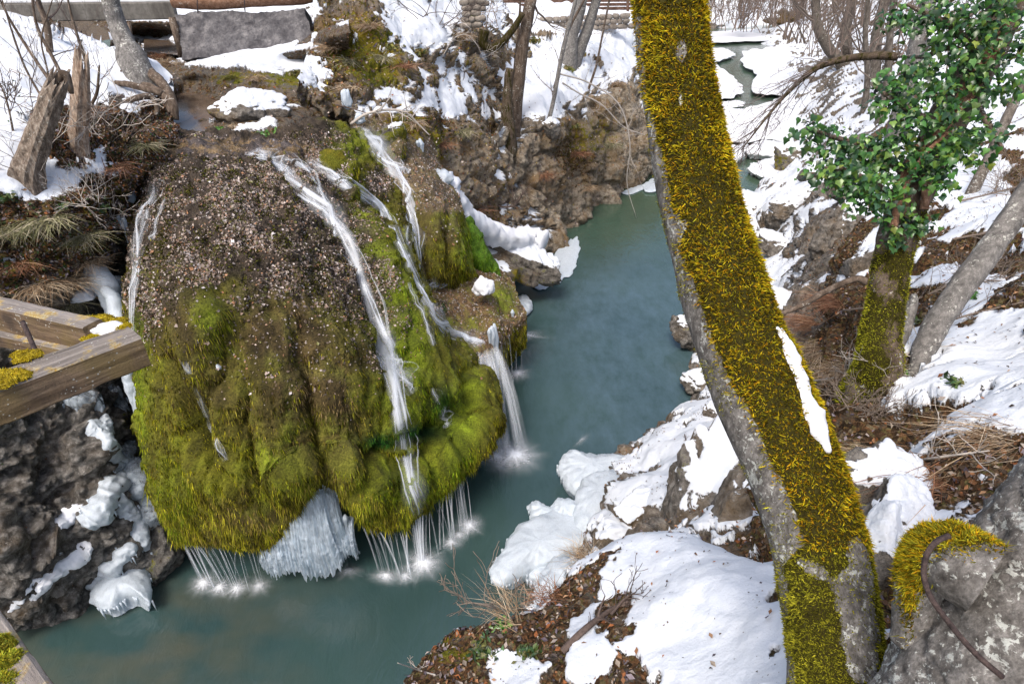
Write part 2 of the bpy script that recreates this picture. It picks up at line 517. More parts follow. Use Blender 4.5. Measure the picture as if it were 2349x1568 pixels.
def mat_simple(name, stops, scale, rough=.8, detail=6, bump=.5, dist=.02, vec=None, **kw):
    s = NT(name)
    n = s.noise(scale, detail, .65, s.pos(vec) if vec else None)
    n2 = s.noise(scale * 6, 4, .7)
    c = s.ramp(n, stops); c = s.mix(s.ramp(n2, [(.35, .45), (.6, 0.0)]), c, stops[0][1])
    return s.bsdf(c, rough, s.bump(s.math('ADD', n, s.math('MULTIPLY', n2, .4)), bump, dist), **kw)
M['concrete'] = mat_simple('mottled_concrete', [(.3, (.045, .043, .047)), (.5, (.12, .115, .12)), (.7, (.24, .23, .23))], 3.2)
M['girder'] = mat_simple('stained_concrete_girder', [(.3, (.06, .055, .05)), (.5, (.15, .14, .125)), (.7, (.23, .22, .2))], 1.4, vec=(2, 2, .3))
M['masonry'] = mat_simple('masonry_stone', [(.3, (.1, .085, .07)), (.5, (.24, .21, .18)), (.7, (.4, .36, .31))], 4)
M['fence'] = mat_simple('brown_fence_wood', [(.3, (.05, .028, .02)), (.5, (.12, .07, .05)), (.7, (.2, .13, .1))], 5)
M['rust'] = mat_simple('rusty_iron', [(.3, (.03, .024, .024)), (.5, (.075, .055, .052)), (.7, (.13, .095, .085))], 60, .7, Metallic=.3)
M['snow'] = mat_simple('snow', [(.2, (.64, .67, .72)), (.5, (.70, .72, .76)), (.8, (.74, .76, .79))], 5, .6, bump=.25, dist=.03)

def mat_ice(name, base=(.66, .73, .80), alpha=1.0, scale=9, vs=1.0, rough=.22, tr=.25):
    s = NT(name)
    v = s.pos((1, 1, vs))
    n = s.noise(scale, 5, .6, v); n2 = s.noise(scale * 5, 4, .7, v)
    c = s.ramp(n, [(.3, tuple(b * .86 for b in base)), (.65, base)])
    s.bsdf(c, s.ramp(n2, [(.3, rough * .7), (.7, rough * 1.8)]), s.bump(s.math('ADD', n, s.math('MULTIPLY', n2, .5)), .55, .05),
           Specular_IOR_Level=.6)
    p = [x for x in s.t.nodes if x.type == 'BSDF_PRINCIPLED'][0]
    t = s.n('BsdfTranslucent'); t.inputs[0].default_value = (.72, .86, .95, 1)
    mx = s.n('MixShader'); mx.inputs[0].default_value = tr
    s.t.links.new(p.outputs[0], mx.inputs[1]); s.t.links.new(t.outputs[0], mx.inputs[2])
    o = mx.outputs[0]
    if alpha < 1:
        tp = s.n('BsdfTransparent'); m2 = s.n('MixShader')
        s.put(m2.inputs[0], s.ramp(n, [(.35, alpha * .6), (.6, min(1, alpha * 1.3))]))
        s.t.links.new(tp.outputs[0], m2.inputs[1]); s.t.links.new(o, m2.inputs[2]); o = m2.outputs[0]
    s.t.links.new(o, s.out.inputs[0])
    return s.m
M['ice'] = mat_ice('white_ice')
M['ice_curtain'] = mat_ice('ribbed_ice', (.66, .75, .85), .93, 16, .10, .16, .4)
M['ice_clear'] = mat_ice('glassy_ice', (.52, .6, .68), .5, 14, .3, .1, .15)

def mat_water():
    s = NT('river_water')
    d = s.noise(.22, 3, .5); sh = s.noise(.55, 3, .5, s.pos((1, 1.6, 1)))
    c = s.ramp(d, [(.35, (.022, .047, .046)), (.6, (.033, .064, .058))])
    # shallow bed showing through near the lower left bank
    sx = s.n('SeparateXYZ'); s.put(sx.inputs[0], s.pos())
    k = s.math('MULTIPLY', s.ramp(s.math('MULTIPLY_ADD', sx.outputs[0], -.22, -.45), [(.0, 0.0), (.8, 1.0)]), s.ramp(s.math('MULTIPLY_ADD', sx.outputs[1], -.3, 2.5), [(.0, 0.0), (.5, 1.0)]))
    c = s.mix(s.math('MULTIPLY', k, s.ramp(sh, [(.4, 0.0), (.7, .7)])), c, (.095, .08, .045))
    # shallow green-brown water beneath the far cliff
    k2 = s.ramp(s.math('MULTIPLY_ADD', sx.outputs[1], .09, -1.7), [(.0, 0.0), (1.0, .8)])
    c = s.mix(k2, c, (.05, .085, .05))
    # pale reflection streaks painted into the water colour in mid-pool
    sheen_n = s.noise(1.8, 7, .72, s.pos((1.2, .6, 1)))
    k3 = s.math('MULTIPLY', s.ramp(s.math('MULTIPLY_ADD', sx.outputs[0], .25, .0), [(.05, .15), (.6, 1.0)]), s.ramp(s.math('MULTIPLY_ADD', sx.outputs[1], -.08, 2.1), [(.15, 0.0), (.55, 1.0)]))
    c = s.mix(s.math('MULTIPLY', k3, s.ramp(sheen_n, [(.3, .1), (.75, .75)])), c, (.08, .128, .165))
    w = s.noise(1.6, 4, .6, s.pos((1.2, .5, 1)), 1.5); w2 = s.noise(9, 3, .6, s.pos((1.5, .7, 1)))
    nr = s.bump(s.math('ADD', w, s.math('MULTIPLY', w2, .22)), .22, .12)
    return s.bsdf(c, s.ramp(s.noise(.8, 4, .6), [(.35, .05), (.7, .16)]), nr, IOR=1.36, Specular_IOR_Level=.8)
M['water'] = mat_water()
def mat_creek():
    s = NT('creek_water')
    n = s.noise(1.6, 5, .6, s.pos((1, .35, 1)), .5)
    c = s.ramp(n, [(.3, (.05, .035, .025)), (.55, (.14, .1, .07)), (.75, (.09, .08, .075))])
    return s.bsdf(c, .12, s.bump(s.noise(5, 3, .5, s.pos((1, .4, 1))), .2, .03), IOR=1.33, Specular_IOR_Level=.6)
M['creek'] = mat_creek()

def mat_silk():
    """silky running water: 'uc' runs across, 'ul' along the flow in metres, 'den' density"""
    s = NT('running_water')
    cb = s.n('CombineXYZ'); s.put(cb.inputs[0], s.attr('uc')); s.put(cb.inputs[1], s.attr('ul')); s.put(cb.inputs[2], s.attr('sd'))
    mp = s.n('Mapping'); mp.inputs['Scale'].default_value = (1.1, .6, 1); s.t.links.new(cb.outputs[0], mp.inputs[0])
    n = s.noise(1.7, 1.5, .45, mp.outputs[0])
    e = s.math('SUBTRACT', 1.0, s.math('POWER', s.math('ABSOLUTE', s.attr('uc')), 1.7), clamp=True)
    a = s.math('MULTIPLY', s.math('MULTIPLY', e, s.ramp(n, [(.28, .2), (.68, 1.0)])), s.attr('den'), clamp=True)
    p = s.n('BsdfPrincipled'); p.inputs['Base Color'].default_value = (.74, .79, .86, 1); p.inputs['Roughness'].default_value = .35
    t = s.n('BsdfTransparent'); mx = s.n('MixShader')
    s.put(mx.inputs[0], a); s.t.links.new(t.outputs[0], mx.inputs[1]); s.t.links.new(p.outputs[0], mx.inputs[2])
    s.t.links.new(mx.outputs[0], s.out.inputs[0]); return s.m
M['silk'] = mat_silk()
def mat_foam():
    s = NT('foam')
    cb = s.n('CombineXYZ'); s.put(cb.inputs[0], s.attr('ca')); s.put(cb.inputs[1], s.attr('sa')); s.put(cb.inputs[2], s.attr('fr'))
    mp = s.n('Mapping'); mp.inputs['Scale'].default_value = (2.2, 2.2, 1.0); s.t.links.new(cb.outputs[0], mp.inputs[0])
    n = s.noise(1.6, 5, .6, mp.outputs[0]); fine = s.noise(26, 3, .6)
    e = s.math('SUBTRACT', 1.0, s.attr('fr'), clamp=True)
    a = s.math('MULTIPLY', s.math('POWER', e, 2.2), s.ramp(s.math('MULTIPLY_ADD', fine, .5, s.math('MULTIPLY', n, .6)), [(.35, .25), (.75, 1.0)]), clamp=True)
    a = s.math('ADD', s.math('MULTIPLY', a, .9), s.math('MULTIPLY', s.math('POWER', e, 5.0), .55), clamp=True)
    a = s.math('MULTIPLY', a, s.attr('den'), clamp=True)
    p = s.n('BsdfPrincipled'); p.inputs['Base Color'].default_value = (.8, .84, .9, 1); p.inputs['Roughness'].default_value = .5
    t = s.n('BsdfTransparent'); mx = s.n('MixShader')
    s.put(mx.inputs[0], a); s.t.links.new(t.outputs[0], mx.inputs[1]); s.t.links.new(p.outputs[0], mx.inputs[2])
    s.t.links.new(mx.outputs[0], s.out.inputs[0]); return s.m
M['foam'] = mat_foam()
# ------------------------------------------------------------------ terrain
SURF = {}      # name -> (V, tris, attrs) for scattering and for resting things on
def terrain(name, ctrl, nr, nc, amp=.35, seed=0, snowf=None, mossf=None, litf=None, mat='terrain', thick=.07, snow_n=(.9, .55),
            zthr=.55, zk=2.2, strata=.0, vfold=.0, fine=.25, kind='structure', freq=1.0):
    P = grid(ctrl, nr, nc)
    N_ = gnormals(P)
    p = P.reshape(-1, 3); n = N_.reshape(-1, 3)
    warp = .35 * np.stack([fbm(p, .8 * freq, 3, seed=seed + k) for k in range(3)], 1) / freq
    far_ = np.clip(14 / np.maximum(np.linalg.norm(p - C0, axis=1), 1), .05, 1)
    f1, f2, i1 = worley(p + warp, .5 * freq, seed, True)
    g1, g2, i2 = worley(p + warp * .6, 1.25 * freq, seed + 4, True)
    b1 = (_jit[i1][:, 0] - .5) * sstep(.0, .12, f2 - f1); b2 = (_jit[i2][:, 1] - .5) * sstep(.0, .14, g2 - g1)
    # each block of rock has its own set-back
    base = amp * (.6 * fbm(p, .4 * freq, 3, seed=seed) + .55 * (.5 - f1))
    d = base + amp * (.55 * b1 - .22 * np.exp(-((f2 - f1) / .05) ** 2) + far_ * (.28 * b2 + .12 * (.5 - g1) - .10 * np.exp(-((g2 - g1) / .06) ** 2) + .16 * ridged(p, 2.3 * freq, 3, seed=seed + 3)) - .05)
    if vfold:
        q = p.copy(); q[:, 2] *= .22
        d += vfold * (ridged(q, .8 * freq, 4, seed=seed + 11) + .4 * fbm(q, 2.4 * freq, 3, seed=seed + 12))
    if strata:
        q = p.copy(); q[:, 0] *= .25; q[:, 1] *= .25
        d += strata * ridged(q, 1.9 * freq, 4, seed=seed + 9)
    d += amp * fine * .8 * far_ * fbm(p, 4 * freq, 4, seed=seed + 5)
    p2 = p + n * d[:, None]
    nb = gnormals((p + n * base[:, None]).reshape(P.shape)).reshape(-1, 3)
    n2 = gnormals(p2.reshape(P.shape)).reshape(-1, 3)
    uv = proj(p2)
    # the broad slope decides where snow can lie, broken by the relief and by noise
    s = zk * (.25 * n2[:, 2] + .4 * nb[:, 2] + .35 * n[:, 2] - zthr) + snow_n[1] * fbm(p, snow_n[0], 5, .55, seed=seed + 2)
    if snowf is not None: s = s + snowf(uv, p2)
    sa = sstep(-.35, .35, s)
    # snow smooths what it covers and lies on it with a thickness
    sm = p + n * (base - amp * .02 + .5 * thick * fbm(p, 1.6 / (thick * 10), 3, seed=seed + 8))[:, None] + np.array([0, 0, thick * 1.2])
    k = (sstep(.42, .62, sa) * .93)[:, None]
    p3 = p2 * (1 - k) + sm * k
    mo = np.zeros(len(p)) if mossf is None else mossf(uv, p2)
    li = np.full(len(p), .35) if litf is None else litf(uv, p2)
    at = {'snow': sa, 'moss': mo, 'lit': li}
    o = grid_obj(name, p3.reshape(P.shape), M[mat], None, at)
    tag(o, kind=kind)
    SURF[name] = (p3, tri_of(p3, gfaces(nr, nc)), at, uv)
    return o
def bvh(*names):
    V, T, o = [], [], 0
    for k in names:
        v, t = SURF[k][:2]; V.append(v); T.append(t + o); o += len(v)
    return BVHTree.FromPolygons([Vector(x) for x in np.concatenate(V)], [tuple(map(int, x)) for x in np.concatenate(T)])
def cast(b, u, v):
    d = Vector(ray(u, v))
    h = b.ray_cast(Vector(C0), d.normalized())
    return (None, None) if h[0] is None else (np.array(h[0]), np.array(h[1]))
def off(row, dx, dy, dz): return [np.array(p) + np.array([dx, dy, dz]) for p in row]
def Y(*r): return [PY(*p) for p in r]
def T_(*r): return [PT(*p) for p in r]
def Z(*r): return [PZ(*p) for p in r]

# river
V = np.array([[-60, -6, 0], [260, -6, 0], [260, 330, 0], [-60, 330, 0]], float)
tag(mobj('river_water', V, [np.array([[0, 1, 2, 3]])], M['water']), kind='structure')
# ground sheet that runs under everything to the horizon
gx = np.linspace(-300, 300, 61); gy = np.linspace(-120, 480, 61)
GX, GY = np.meshgrid(gx, gy)
GP = np.stack([GX, GY, np.full_like(GX, -1.6) + 0.0 * GX], -1)
o = grid_obj('ground', GP, M['terrain_far'], None, {'snow': np.full(61 * 61, .2), 'moss': np.zeros(61 * 61), 'lit': np.full(61 * 61, .5)})
tag(o, kind='structure')

# ---- near right bank: snow mound, leaf-strewn lip, slope to the right
e3 = T_((940, 1600, 3.8), (1075, 1462, 4.0), (1225, 1405, 4.25), (1365, 1290, 4.5), (1540, 1245, 4.35), (1750, 1310, 3.7), (1950, 1200, 3.4), (2150, 1010, 3.7), (2450, 850, 3.8))
rb1 = [T_((950, 2100, 2.6), (1100, 2000, 2.5), (1250, 1950, 2.4), (1400, 1900, 2.4), (1600, 1850, 2.3), (1800, 1850, 2.1), (2000, 1750, 2.0), (2250, 1550, 2.1), (2600, 1350, 2.2)),
       T_((950, 1760, 3.25), (1090, 1640, 3.45), (1235, 1580, 3.4), (1385, 1500, 3.4), (1580, 1450, 3.2), (1780, 1450, 2.85), (1980, 1360, 2.75), (2180, 1210, 2.85), (2500, 1050, 2.95)),
       e3, off(e3, 0, .3, -.9), off(e3, .2, .9, -2.4), off(e3, .4, 1.7, -4.5), off(e3, .4, 2.3, -7.2)]
snow1 = [(1640, 1420, 170, 160, 1.6), (1500, 1300, 100, 60, 1.2), (1340, 1480, 45, 90, 1.1, 25), (1180, 1500, 50, 60, .75, 20), (1260, 1420, 110, 32, -1.2, -50), (1160, 1450, 80, 25, -1.1), (1010, 1540, 60, 60, -1.4), (1090, 1560, 50, 40, -.5),
         (1390, 1410, 26, 80, -1.1, 45), (2050, 1180, 50, 100, -1.2), (2330, 1150, 60, 60, -.3), (2130, 960, 60, 25, -.7), (2240, 1020, 30, 60, -.7, 40), (2290, 950, 90, 90, .8), (2000, 1260, 70, 60, -1.2), (1980, 1100, 50, 60, -.8), (1120, 1540, 40, 30, .5), (1330, 1390, 60, 25, -.5, -40), (1290, 1540, 30, 60, -.8, 30)]
def lit1(uv, p): return .62 + blobs(uv, [(1640, 1400, 200, 200, -.2)])
rb1 = [r + [r[-1] + np.array([1.8, -.2, .5]), r[-1] + np.array([6, -.6, 2.0])] for r in rb1]
terrain('near_bank', rb1, 260, 390, .14, 1, lambda uv, p: .8 + blobs(uv, snow1), lambda uv, p: .05 + blobs(uv, [(1040, 1500, 70, 60, .45), (1200, 1420, 60, 40, .15)]), lit1, 'terrain_near', .045, (2.9, .85), .6, .7, freq=2.0)

# ---- right bank from the shore up the slope
rb2 = [
 Z((1180, 1450, -.5), (1260, 1410, .3)) + T_((1330, 1340, 9.6), (1450, 1330, 7.4), (1650, 1340, 5.6), (1900, 1210, 4.7), (2150, 1020, 4.5), (2550, 850, 4.4)),
 Z((1250, 1290, -.5), (1330, 1240, .4), (1390, 1185, 1.2)) + T_((1500, 1200, 9.2), (1650, 1230, 7.2), (1850, 1150, 5.7), (2050, 985, 5.3), (2500, 800, 5.0)),
 Z((1380, 1110, -.5), (1430, 1065, .4), (1480, 1045, 1.0)) + T_((1570, 1080, 11), (1690, 1080, 9.2), (1850, 1000, 7.5), (2020, 905, 6.3), (2450, 720, 5.8)),
 Z((1470, 1030, -.5), (1510, 985, .3), (1560, 955, .8)) + T_((1640, 960, 13.2), (1740, 950, 11.5), (1850, 905, 9), (1990, 825, 7.1), (2430, 620, 7)),
 Z((1560, 925, -.5), (1610, 885, .3), (1650, 865, .7)) + T_((1720, 850, 15.3), (1800, 820, 13), (1880, 765, 10.5), (1990, 710, 8.9), (2420, 520, 9)),
 Z((1560, 775, -.5), (1600, 745, .3), (1680, 725, .7)) + T_((1760, 700, 18), (1830, 680, 16), (1900, 645, 13.5), (2000, 600, 11.5), (2420, 420, 12)),
 Z((1685, 620, -.5), (1718, 590, .3), (1752, 565, .9)) + T_((1810, 560, 20.5), (1870, 540, 18.5), (1940, 520, 16), (2030, 480, 14), (2420, 330, 15)),
 Z((1672, 500, -.5), (1698, 470, .3), (1740, 440, .9)) + T_((1800, 450, 25), (1870, 430, 23), (1950, 410, 20), (2050, 380, 18), (2430, 230, 19)),
 Z((1750, 430, -.5), (1782, 400, .2), (1805, 380, .6)) + T_((1850, 360, 31), (1900, 350, 28), (1980, 320, 25), (2090, 280, 23), (2450, 130, 24)),
 Z((1745, 320, -.5), (1790, 300, .2), (1830, 285, .6)) + T_((1880, 270, 39), (1930, 250, 36), (2010, 230, 33), (2100, 190, 30), (2460, 30, 31)),
 Z((1745, 215, -.5), (1795, 200, .3), (1830, 190, .8)) + T_((1880, 170, 52), (1930, 150, 48), (2010, 130, 44), (2110, 90, 40), (2460, -80, 42)),
 Z((1735, 118, -.5), (1790, 108, .3), (1830, 100, 1)) + T_((1880, 85, 75), (1930, 60, 70), (2010, 30, 66), (2110, -20, 60), (2460, -200, 60)),
 Z((1640, 78, -.5), (1720, 72, .5), (1800, 55, 2)) + T_((1880, 30, 100), (1940, -10, 95), (2010, -40, 92), (2110, -90, 90), (2460, -260, 90)),
]
snow2 = [(1760, 640, 80, 70, 1.0), (1780, 480, 90, 60, .9), (1560, 1060, 90, 110, 1.0), (1450, 1130, 60, 40, .5), (2250, 780, 110, 90, 1.0), (2120, 900, 70, 40, .4), (2200, 420, 60, 50, .8), (1900, 830, 90, 70, -1.3), (1860, 740, 50, 40, -.6),
         (1950, 1000, 60, 90, -.9), (2060, 1020, 120, 60, -.5), (2250, 600, 90, 40, -.5), (2200, 520, 80, 30, .3), (1990, 700, 50, 60, -.9), (2300, 480, 70, 50, .4), (1690, 1080, 40, 120, -1.0, 20), (1620, 1180, 60, 40, -.6), (1470, 1210, 90, 30, -.7, -20), (2120, 700, 60, 60, -.2), (2320, 420, 60, 60, -.6),
         (1850, 340, 60, 40, .2), (1950, 250, 120, 80, .25), (1900, 180, 80, 40, -.3)]
def moss2(uv, p): return .12 + blobs(uv, [(1860, 830, 60, 60, .35), (2050, 700, 60, 120, .2), (2010, 1100, 40, 80, .2)])
def lit2(uv, p): return np.clip(.2 + .42 * sstep(3.0, 5.0, p[:, 2]) , 0, 1)
rb2 = [r + [r[-1] + np.array([3.5 + .08 * r[-1][1], .2, 1.6 + .04 * r[-1][1]]), r[-1] + np.array([12 + .3 * r[-1][1], 1, 6 + .15 * r[-1][1]])] for r in rb2]
terrain('right_bank', rb2, 520, 360, .5, 2, lambda uv, p: -.16 + blobs(uv, snow2), moss2, lit2, 'terrain', .09, (1.15, 1.05), .66, 2.0, fine=.22)

# ---- cliff and snow slope beyond the pool, up to the fenced road
mc2 = [
 off(Y((1100, 600, 20.5), (1200, 580, 22), (1310, 535, 25.5), (1400, 468, 29.8), (1490, 418, 33.3), (1550, 385, 37), (1606, 340, 45)), 0, .5, -2),
 Y((1100, 600, 20.5), (1200, 580, 22), (1310, 532, 25.6), (1400, 466, 29.9), (1490, 416, 33.4), (1550, 385, 37), (1606, 340, 45)),
 Y((1110, 520, 21.3), (1210, 495, 23), (1298, 440, 25.4), (1395, 400, 29.5), (1487, 360, 33), (1550, 330, 37), (1606, 300, 46)),
 Y((1120, 420, 22), (1210, 400, 23.5), (1300, 350, 26), (1400, 330, 30), (1490, 290, 33.8), (1550, 270, 37.5), (1606, 260, 47)),
 Y((1125, 300, 22.5), (1210, 300, 24), (1290, 272, 26.3), (1390, 240, 30.3), (1465, 200, 34), (1550, 190, 38), (1606, 200, 48)),
 Y((1130, 180, 26), (1210, 200, 27.5), (1290, 190, 29), (1390, 170, 33), (1470, 130, 37), (1550, 130, 42), (1610, 140, 55)),
 Y((1140, 90, 31), (1210, 100, 32), (1290, 100, 33.5), (1390, 90, 36), (1480, 70, 40), (1550, 70, 48), (1612, 80, 70)),
 Y((1140, 42, 36), (1210, 45, 37), (1290, 45, 38), (1390, 40, 40), (1480, 35, 43), (1560, 30, 55), (1616, 40, 90)),
 Y((1140, 12, 43), (1210, 12, 43), (1300, 12, 43), (1400, 8, 44), (1500, 4, 48), (1580, -10, 62), (1580, -10, 100)),
 Y((1140, -60, 52), (1210, -60, 52), (1300, -60, 52), (1400, -60, 54), (1500, -70, 58), (1580, -80, 72), (1580, -80, 110)),
]
snowm2 = [(1150, 430, 28, 70, .8, 25), (1220, 560, 50, 25, .7), (1260, 200, 60, 70, .9), (1330, 170, 60, 60, .6), (1210, 120, 60, 60, .7), (1400, 300, 60, 120, -1.1), (1330, 420, 90, 80, -1.1), (1440, 330, 60, 100, -.9), (1290, 300, 40, 30, -.5), (1240, 340, 50, 60, -.7), (1380, 200, 30, 60, -.3), (1430, 120, 40, 50, .3), (1230, 270, 40, 30, .6), (1400, 60, 80, 40, .5), (1260, 75, 70, 14, -.9)]
terrain('gorge_cliff', mc2, 330, 300, .75, 3, lambda uv, p: .28 + blobs(uv, snowm2), lambda uv, p: .1 + blobs(uv, [(1330, 330, 60, 70, .35), (1400, 300, 60, 60, .25)]), lambda uv, p: .25 + blobs(uv, [(1320, 350, 80, 90, .35)]), 'cliff', .12, (.8, .7), .58, 2.0, vfold=.5, fine=.3)

# ---- rocky outcrop between the cascade and the cliff
m0 = Y((680, 215, 15.5), (780, 250, 16), (870, 310, 16.1), (960, 400, 16.9), (1010, 480, 17.6), (1080, 545, 19.6), (1160, 570, 21))
mc1 = [off(m0, 0, .8, -4), off(m0, 0, .5, -1.2), m0,
 Y((690, 180, 16.0), (780, 200, 16.6), (870, 240, 17), (970, 300, 18), (1040, 370, 19), (1110, 430, 20.5), (1180, 470, 22)),
 Y((700, 140, 17.3), (790, 140, 17.7), (880, 170, 18.1), (980, 220, 19.2), (1060, 270, 20.5), (1120, 320, 21.8), (1180, 380, 23)),
 Y((712, 90, 18.5), (800, 80, 18.9), (890, 100, 19.5), (990, 140, 20.8), (1070, 190, 22), (1130, 230, 23.5), (1190, 300, 25)),
 Y((720, 30, 19.5), (800, 20, 20), (890, 20, 21), (990, 60, 22.5), (1080, 100, 24.5), (1140, 140, 26.5), (1200, 220, 28)),
 Y((715, -40, 21), (800, -50, 22), (900, -40, 23.5), (1000, -20, 26), (1080, 20, 29), (1150, 60, 32), (1210, 140, 33)),
 Y((715, -90, 26), (800, -90, 28), (900, -80, 30), (1000, -60, 33), (1080, -30, 36), (1150, 10, 40), (1210, 60, 42))]
snowm1 = [(960, 60, 80, 40, 1.0, 25), (1010, 130, 50, 40, .5, 30), (1040, 20, 60, 40, .8), (800, 100, 90, 110, -1.2), (900, 190, 80, 70, -.7), (980, 220, 60, 30, .7, 30), (1050, 250, 50, 40, .6), (960, 310, 60, 60, -.7), (1000, 400, 70, 90, -1.1), (1090, 360, 30, 90, -1.0), (880, 220, 50, 15, .5, 20), (960, 250, 60, 15, .5, 20), (1100, 430, 30, 60, .6, 20), (1080, 120, 30, 60, -.4), (1095, 90, 20, 60, -.5)]
terrain('rocky_outcrop', mc1, 300, 300, .65, 4, lambda uv, p: .15 + blobs(uv, snowm1),
        lambda uv, p: .3 + blobs(uv, [(830, 100, 90, 60, .45), (880, 170, 60, 40, .35), (920, 290, 50, 30, .5), (990, 340, 40, 50, .3), (1000, 60, 30, 40, .3)]),
        lambda uv, p: .42 + blobs(uv, [(800, 120, 100, 90, .25), (980, 300, 90, 60, .2), (1000, 430, 80, 90, -.5)]), 'cliff', .1, (1.0, .75), .6, 1.6, vfold=.3, fine=.3)

# ---- left bank: snow shelf with stumps, brushy brow, wet rock face down to the pool
def c5(u, v, Yy): return PY(u, v, Yy)
lb = [
 Y((-250, 20, 22), (-20, 40, 21), (100, 60, 19.5), (200, 100, 18), (290, 130, 17), (345, 160, 16.2), (400, 190, 15.6)),
 Y((-250, 60, 15.5), (-20, 85, 15.5), (100, 95, 15.5), (200, 130, 15), (290, 155, 15), (340, 180, 14.9), (400, 240, 14.5)),
 Y((-250, 200, 12.5), (-20, 200, 12.5), (100, 200, 13), (200, 210, 13), (300, 225, 13.2), (350, 250, 13.4), (395, 285, 13.5)),
 Y((-250, 330, 10.5), (-20, 330, 10.5), (100, 330, 10.8), (200, 330, 11.2), (290, 325, 12), (345, 330, 12.4), (385, 350, 13.0)),
 Y((-250, 440, 9), (-20, 440, 9.2), (100, 440, 9.6), (200, 430, 10.2), (280, 410, 11.0), (330, 410, 11.8), (375, 440, 13.0)),
 Y((-250, 540, 8.6), (-20, 540, 8.8), (100, 540, 9.2), (190, 525, 9.9), (255, 505, 10.7), (300, 500, 12.2), (370, 520, 13.4)),
 Y((-250, 650, 8.3), (-20, 650, 8.5), (100, 640, 9), (175, 625, 9.7), (225, 600, 10.6), (270, 600, 12.6), (360, 600, 14)),
 Y((-250, 760, 8.2), (-20, 760, 8.4), (100, 745, 8.9), (175, 730, 9.5), (225, 700, 10.6), (265, 690, 12.6), (350, 700, 14)),
 Y((-250, 880, 7.8), (-20, 880, 8.0), (100, 880, 8.5), (190, 870, 9.2), (245, 850, 10.3), (285, 830, 12.0), (350, 820, 13.5)),
 Y((-250, 1000, 7.3), (-20, 1000, 7.5), (100, 1000, 8), (210, 965, 8.5), (275, 955, 9.4), (315, 940, 11.0), (360, 930, 12.5)),
 Y((-250, 1120, 6.9), (-20, 1120, 7.1), (120, 1120, 7.5), (230, 1100, 7.9), (300, 1085, 8.8), (335, 1070, 10.2), (370, 1060, 11.5)),
 Y((-250, 1260, 6.4), (-20, 1260, 6.5), (130, 1255, 6.9), (250, 1235, 7.2), (325, 1205, 8.0), (355, 1190, 9.4), (385, 1180, 10.5)),
 Y((-250, 1420, 6.3), (-20, 1420, 6.35), (80, 1400, 6.7), (210, 1350, 7.3), (320, 1320, 7.9), (370, 1290, 9.0), (400, 1260, 10.2)),
 Y((-250, 1500, 6.4), (-20, 1500, 6.6), (70, 1440, 7.1), (230, 1370, 8.0), (340, 1330, 8.6), (390, 1290, 9.6), (420, 1270, 10.5)),
 Z((-250, 1560, -.6), (-20, 1520, -.6), (90, 1440, -.6), (240, 1390, -.6), (350, 1350, -.6), (420, 1310, -.6), (450, 1290, -.6)),
]
snowl = [(90, 150, 150, 60, 1.3), (60, 330, 70, 60, .8), (260, 190, 90, 40, .8), (150, 425, 60, 20, 2.0, -12), (250, 400, 40, 12, 1.4, 20), (235, 355, 18, 30, 1.3), (300, 225, 60, 25, .8, 25), (200, 395, 40, 10, 1.2), (340, 200, 40, 40, .4), (40, 410, 50, 45, 1.6), (280, 250, 80, 60, -.5), (200, 310, 60, 70, -1.1), (300, 330, 40, 40, -.7), (120, 560, 220, 80, -1.6), (120, 700, 250, 70, -2.0), (100, 1000, 300, 150, -2.2), (280, 600, 90, 200, -1.5),
         (60, 260, 60, 20, -.4, -10), (270, 445, 30, 10, 1.6), (20, 600, 40, 12, 2.4), (75, 598, 26, 9, 2.2), (140, 585, 24, 8, 2.2), (140, 1275, 45, 9, 1.4, -40), (70, 1350, 40, 7, 1.2, -50), (150, 1185, 22, 12, 1.3, -35), (360, 290, 30, 60, -.7)]
lb = [[r[0] + np.array([-6, -.5, .8])] + r for r in lb]
terrain('left_bank', lb, 460, 290, .5, 5, lambda uv, p: -.02 + blobs(uv, snowl),
        lambda uv, p: .08 + .3 * sstep(4.5, 6, p[:, 2]) * sstep(7.3, 6.6, p[:, 2]) + blobs(uv, [(60, 1150, 70, 60, .1), (290, 950, 20, 60, .4)]),
        lambda uv, p: .05 + .6 * sstep(4.8, 6, p[:, 2]), 'cliff_wet', .09, (1.2, .6), .6, 1.4, strata=.42, fine=.35)

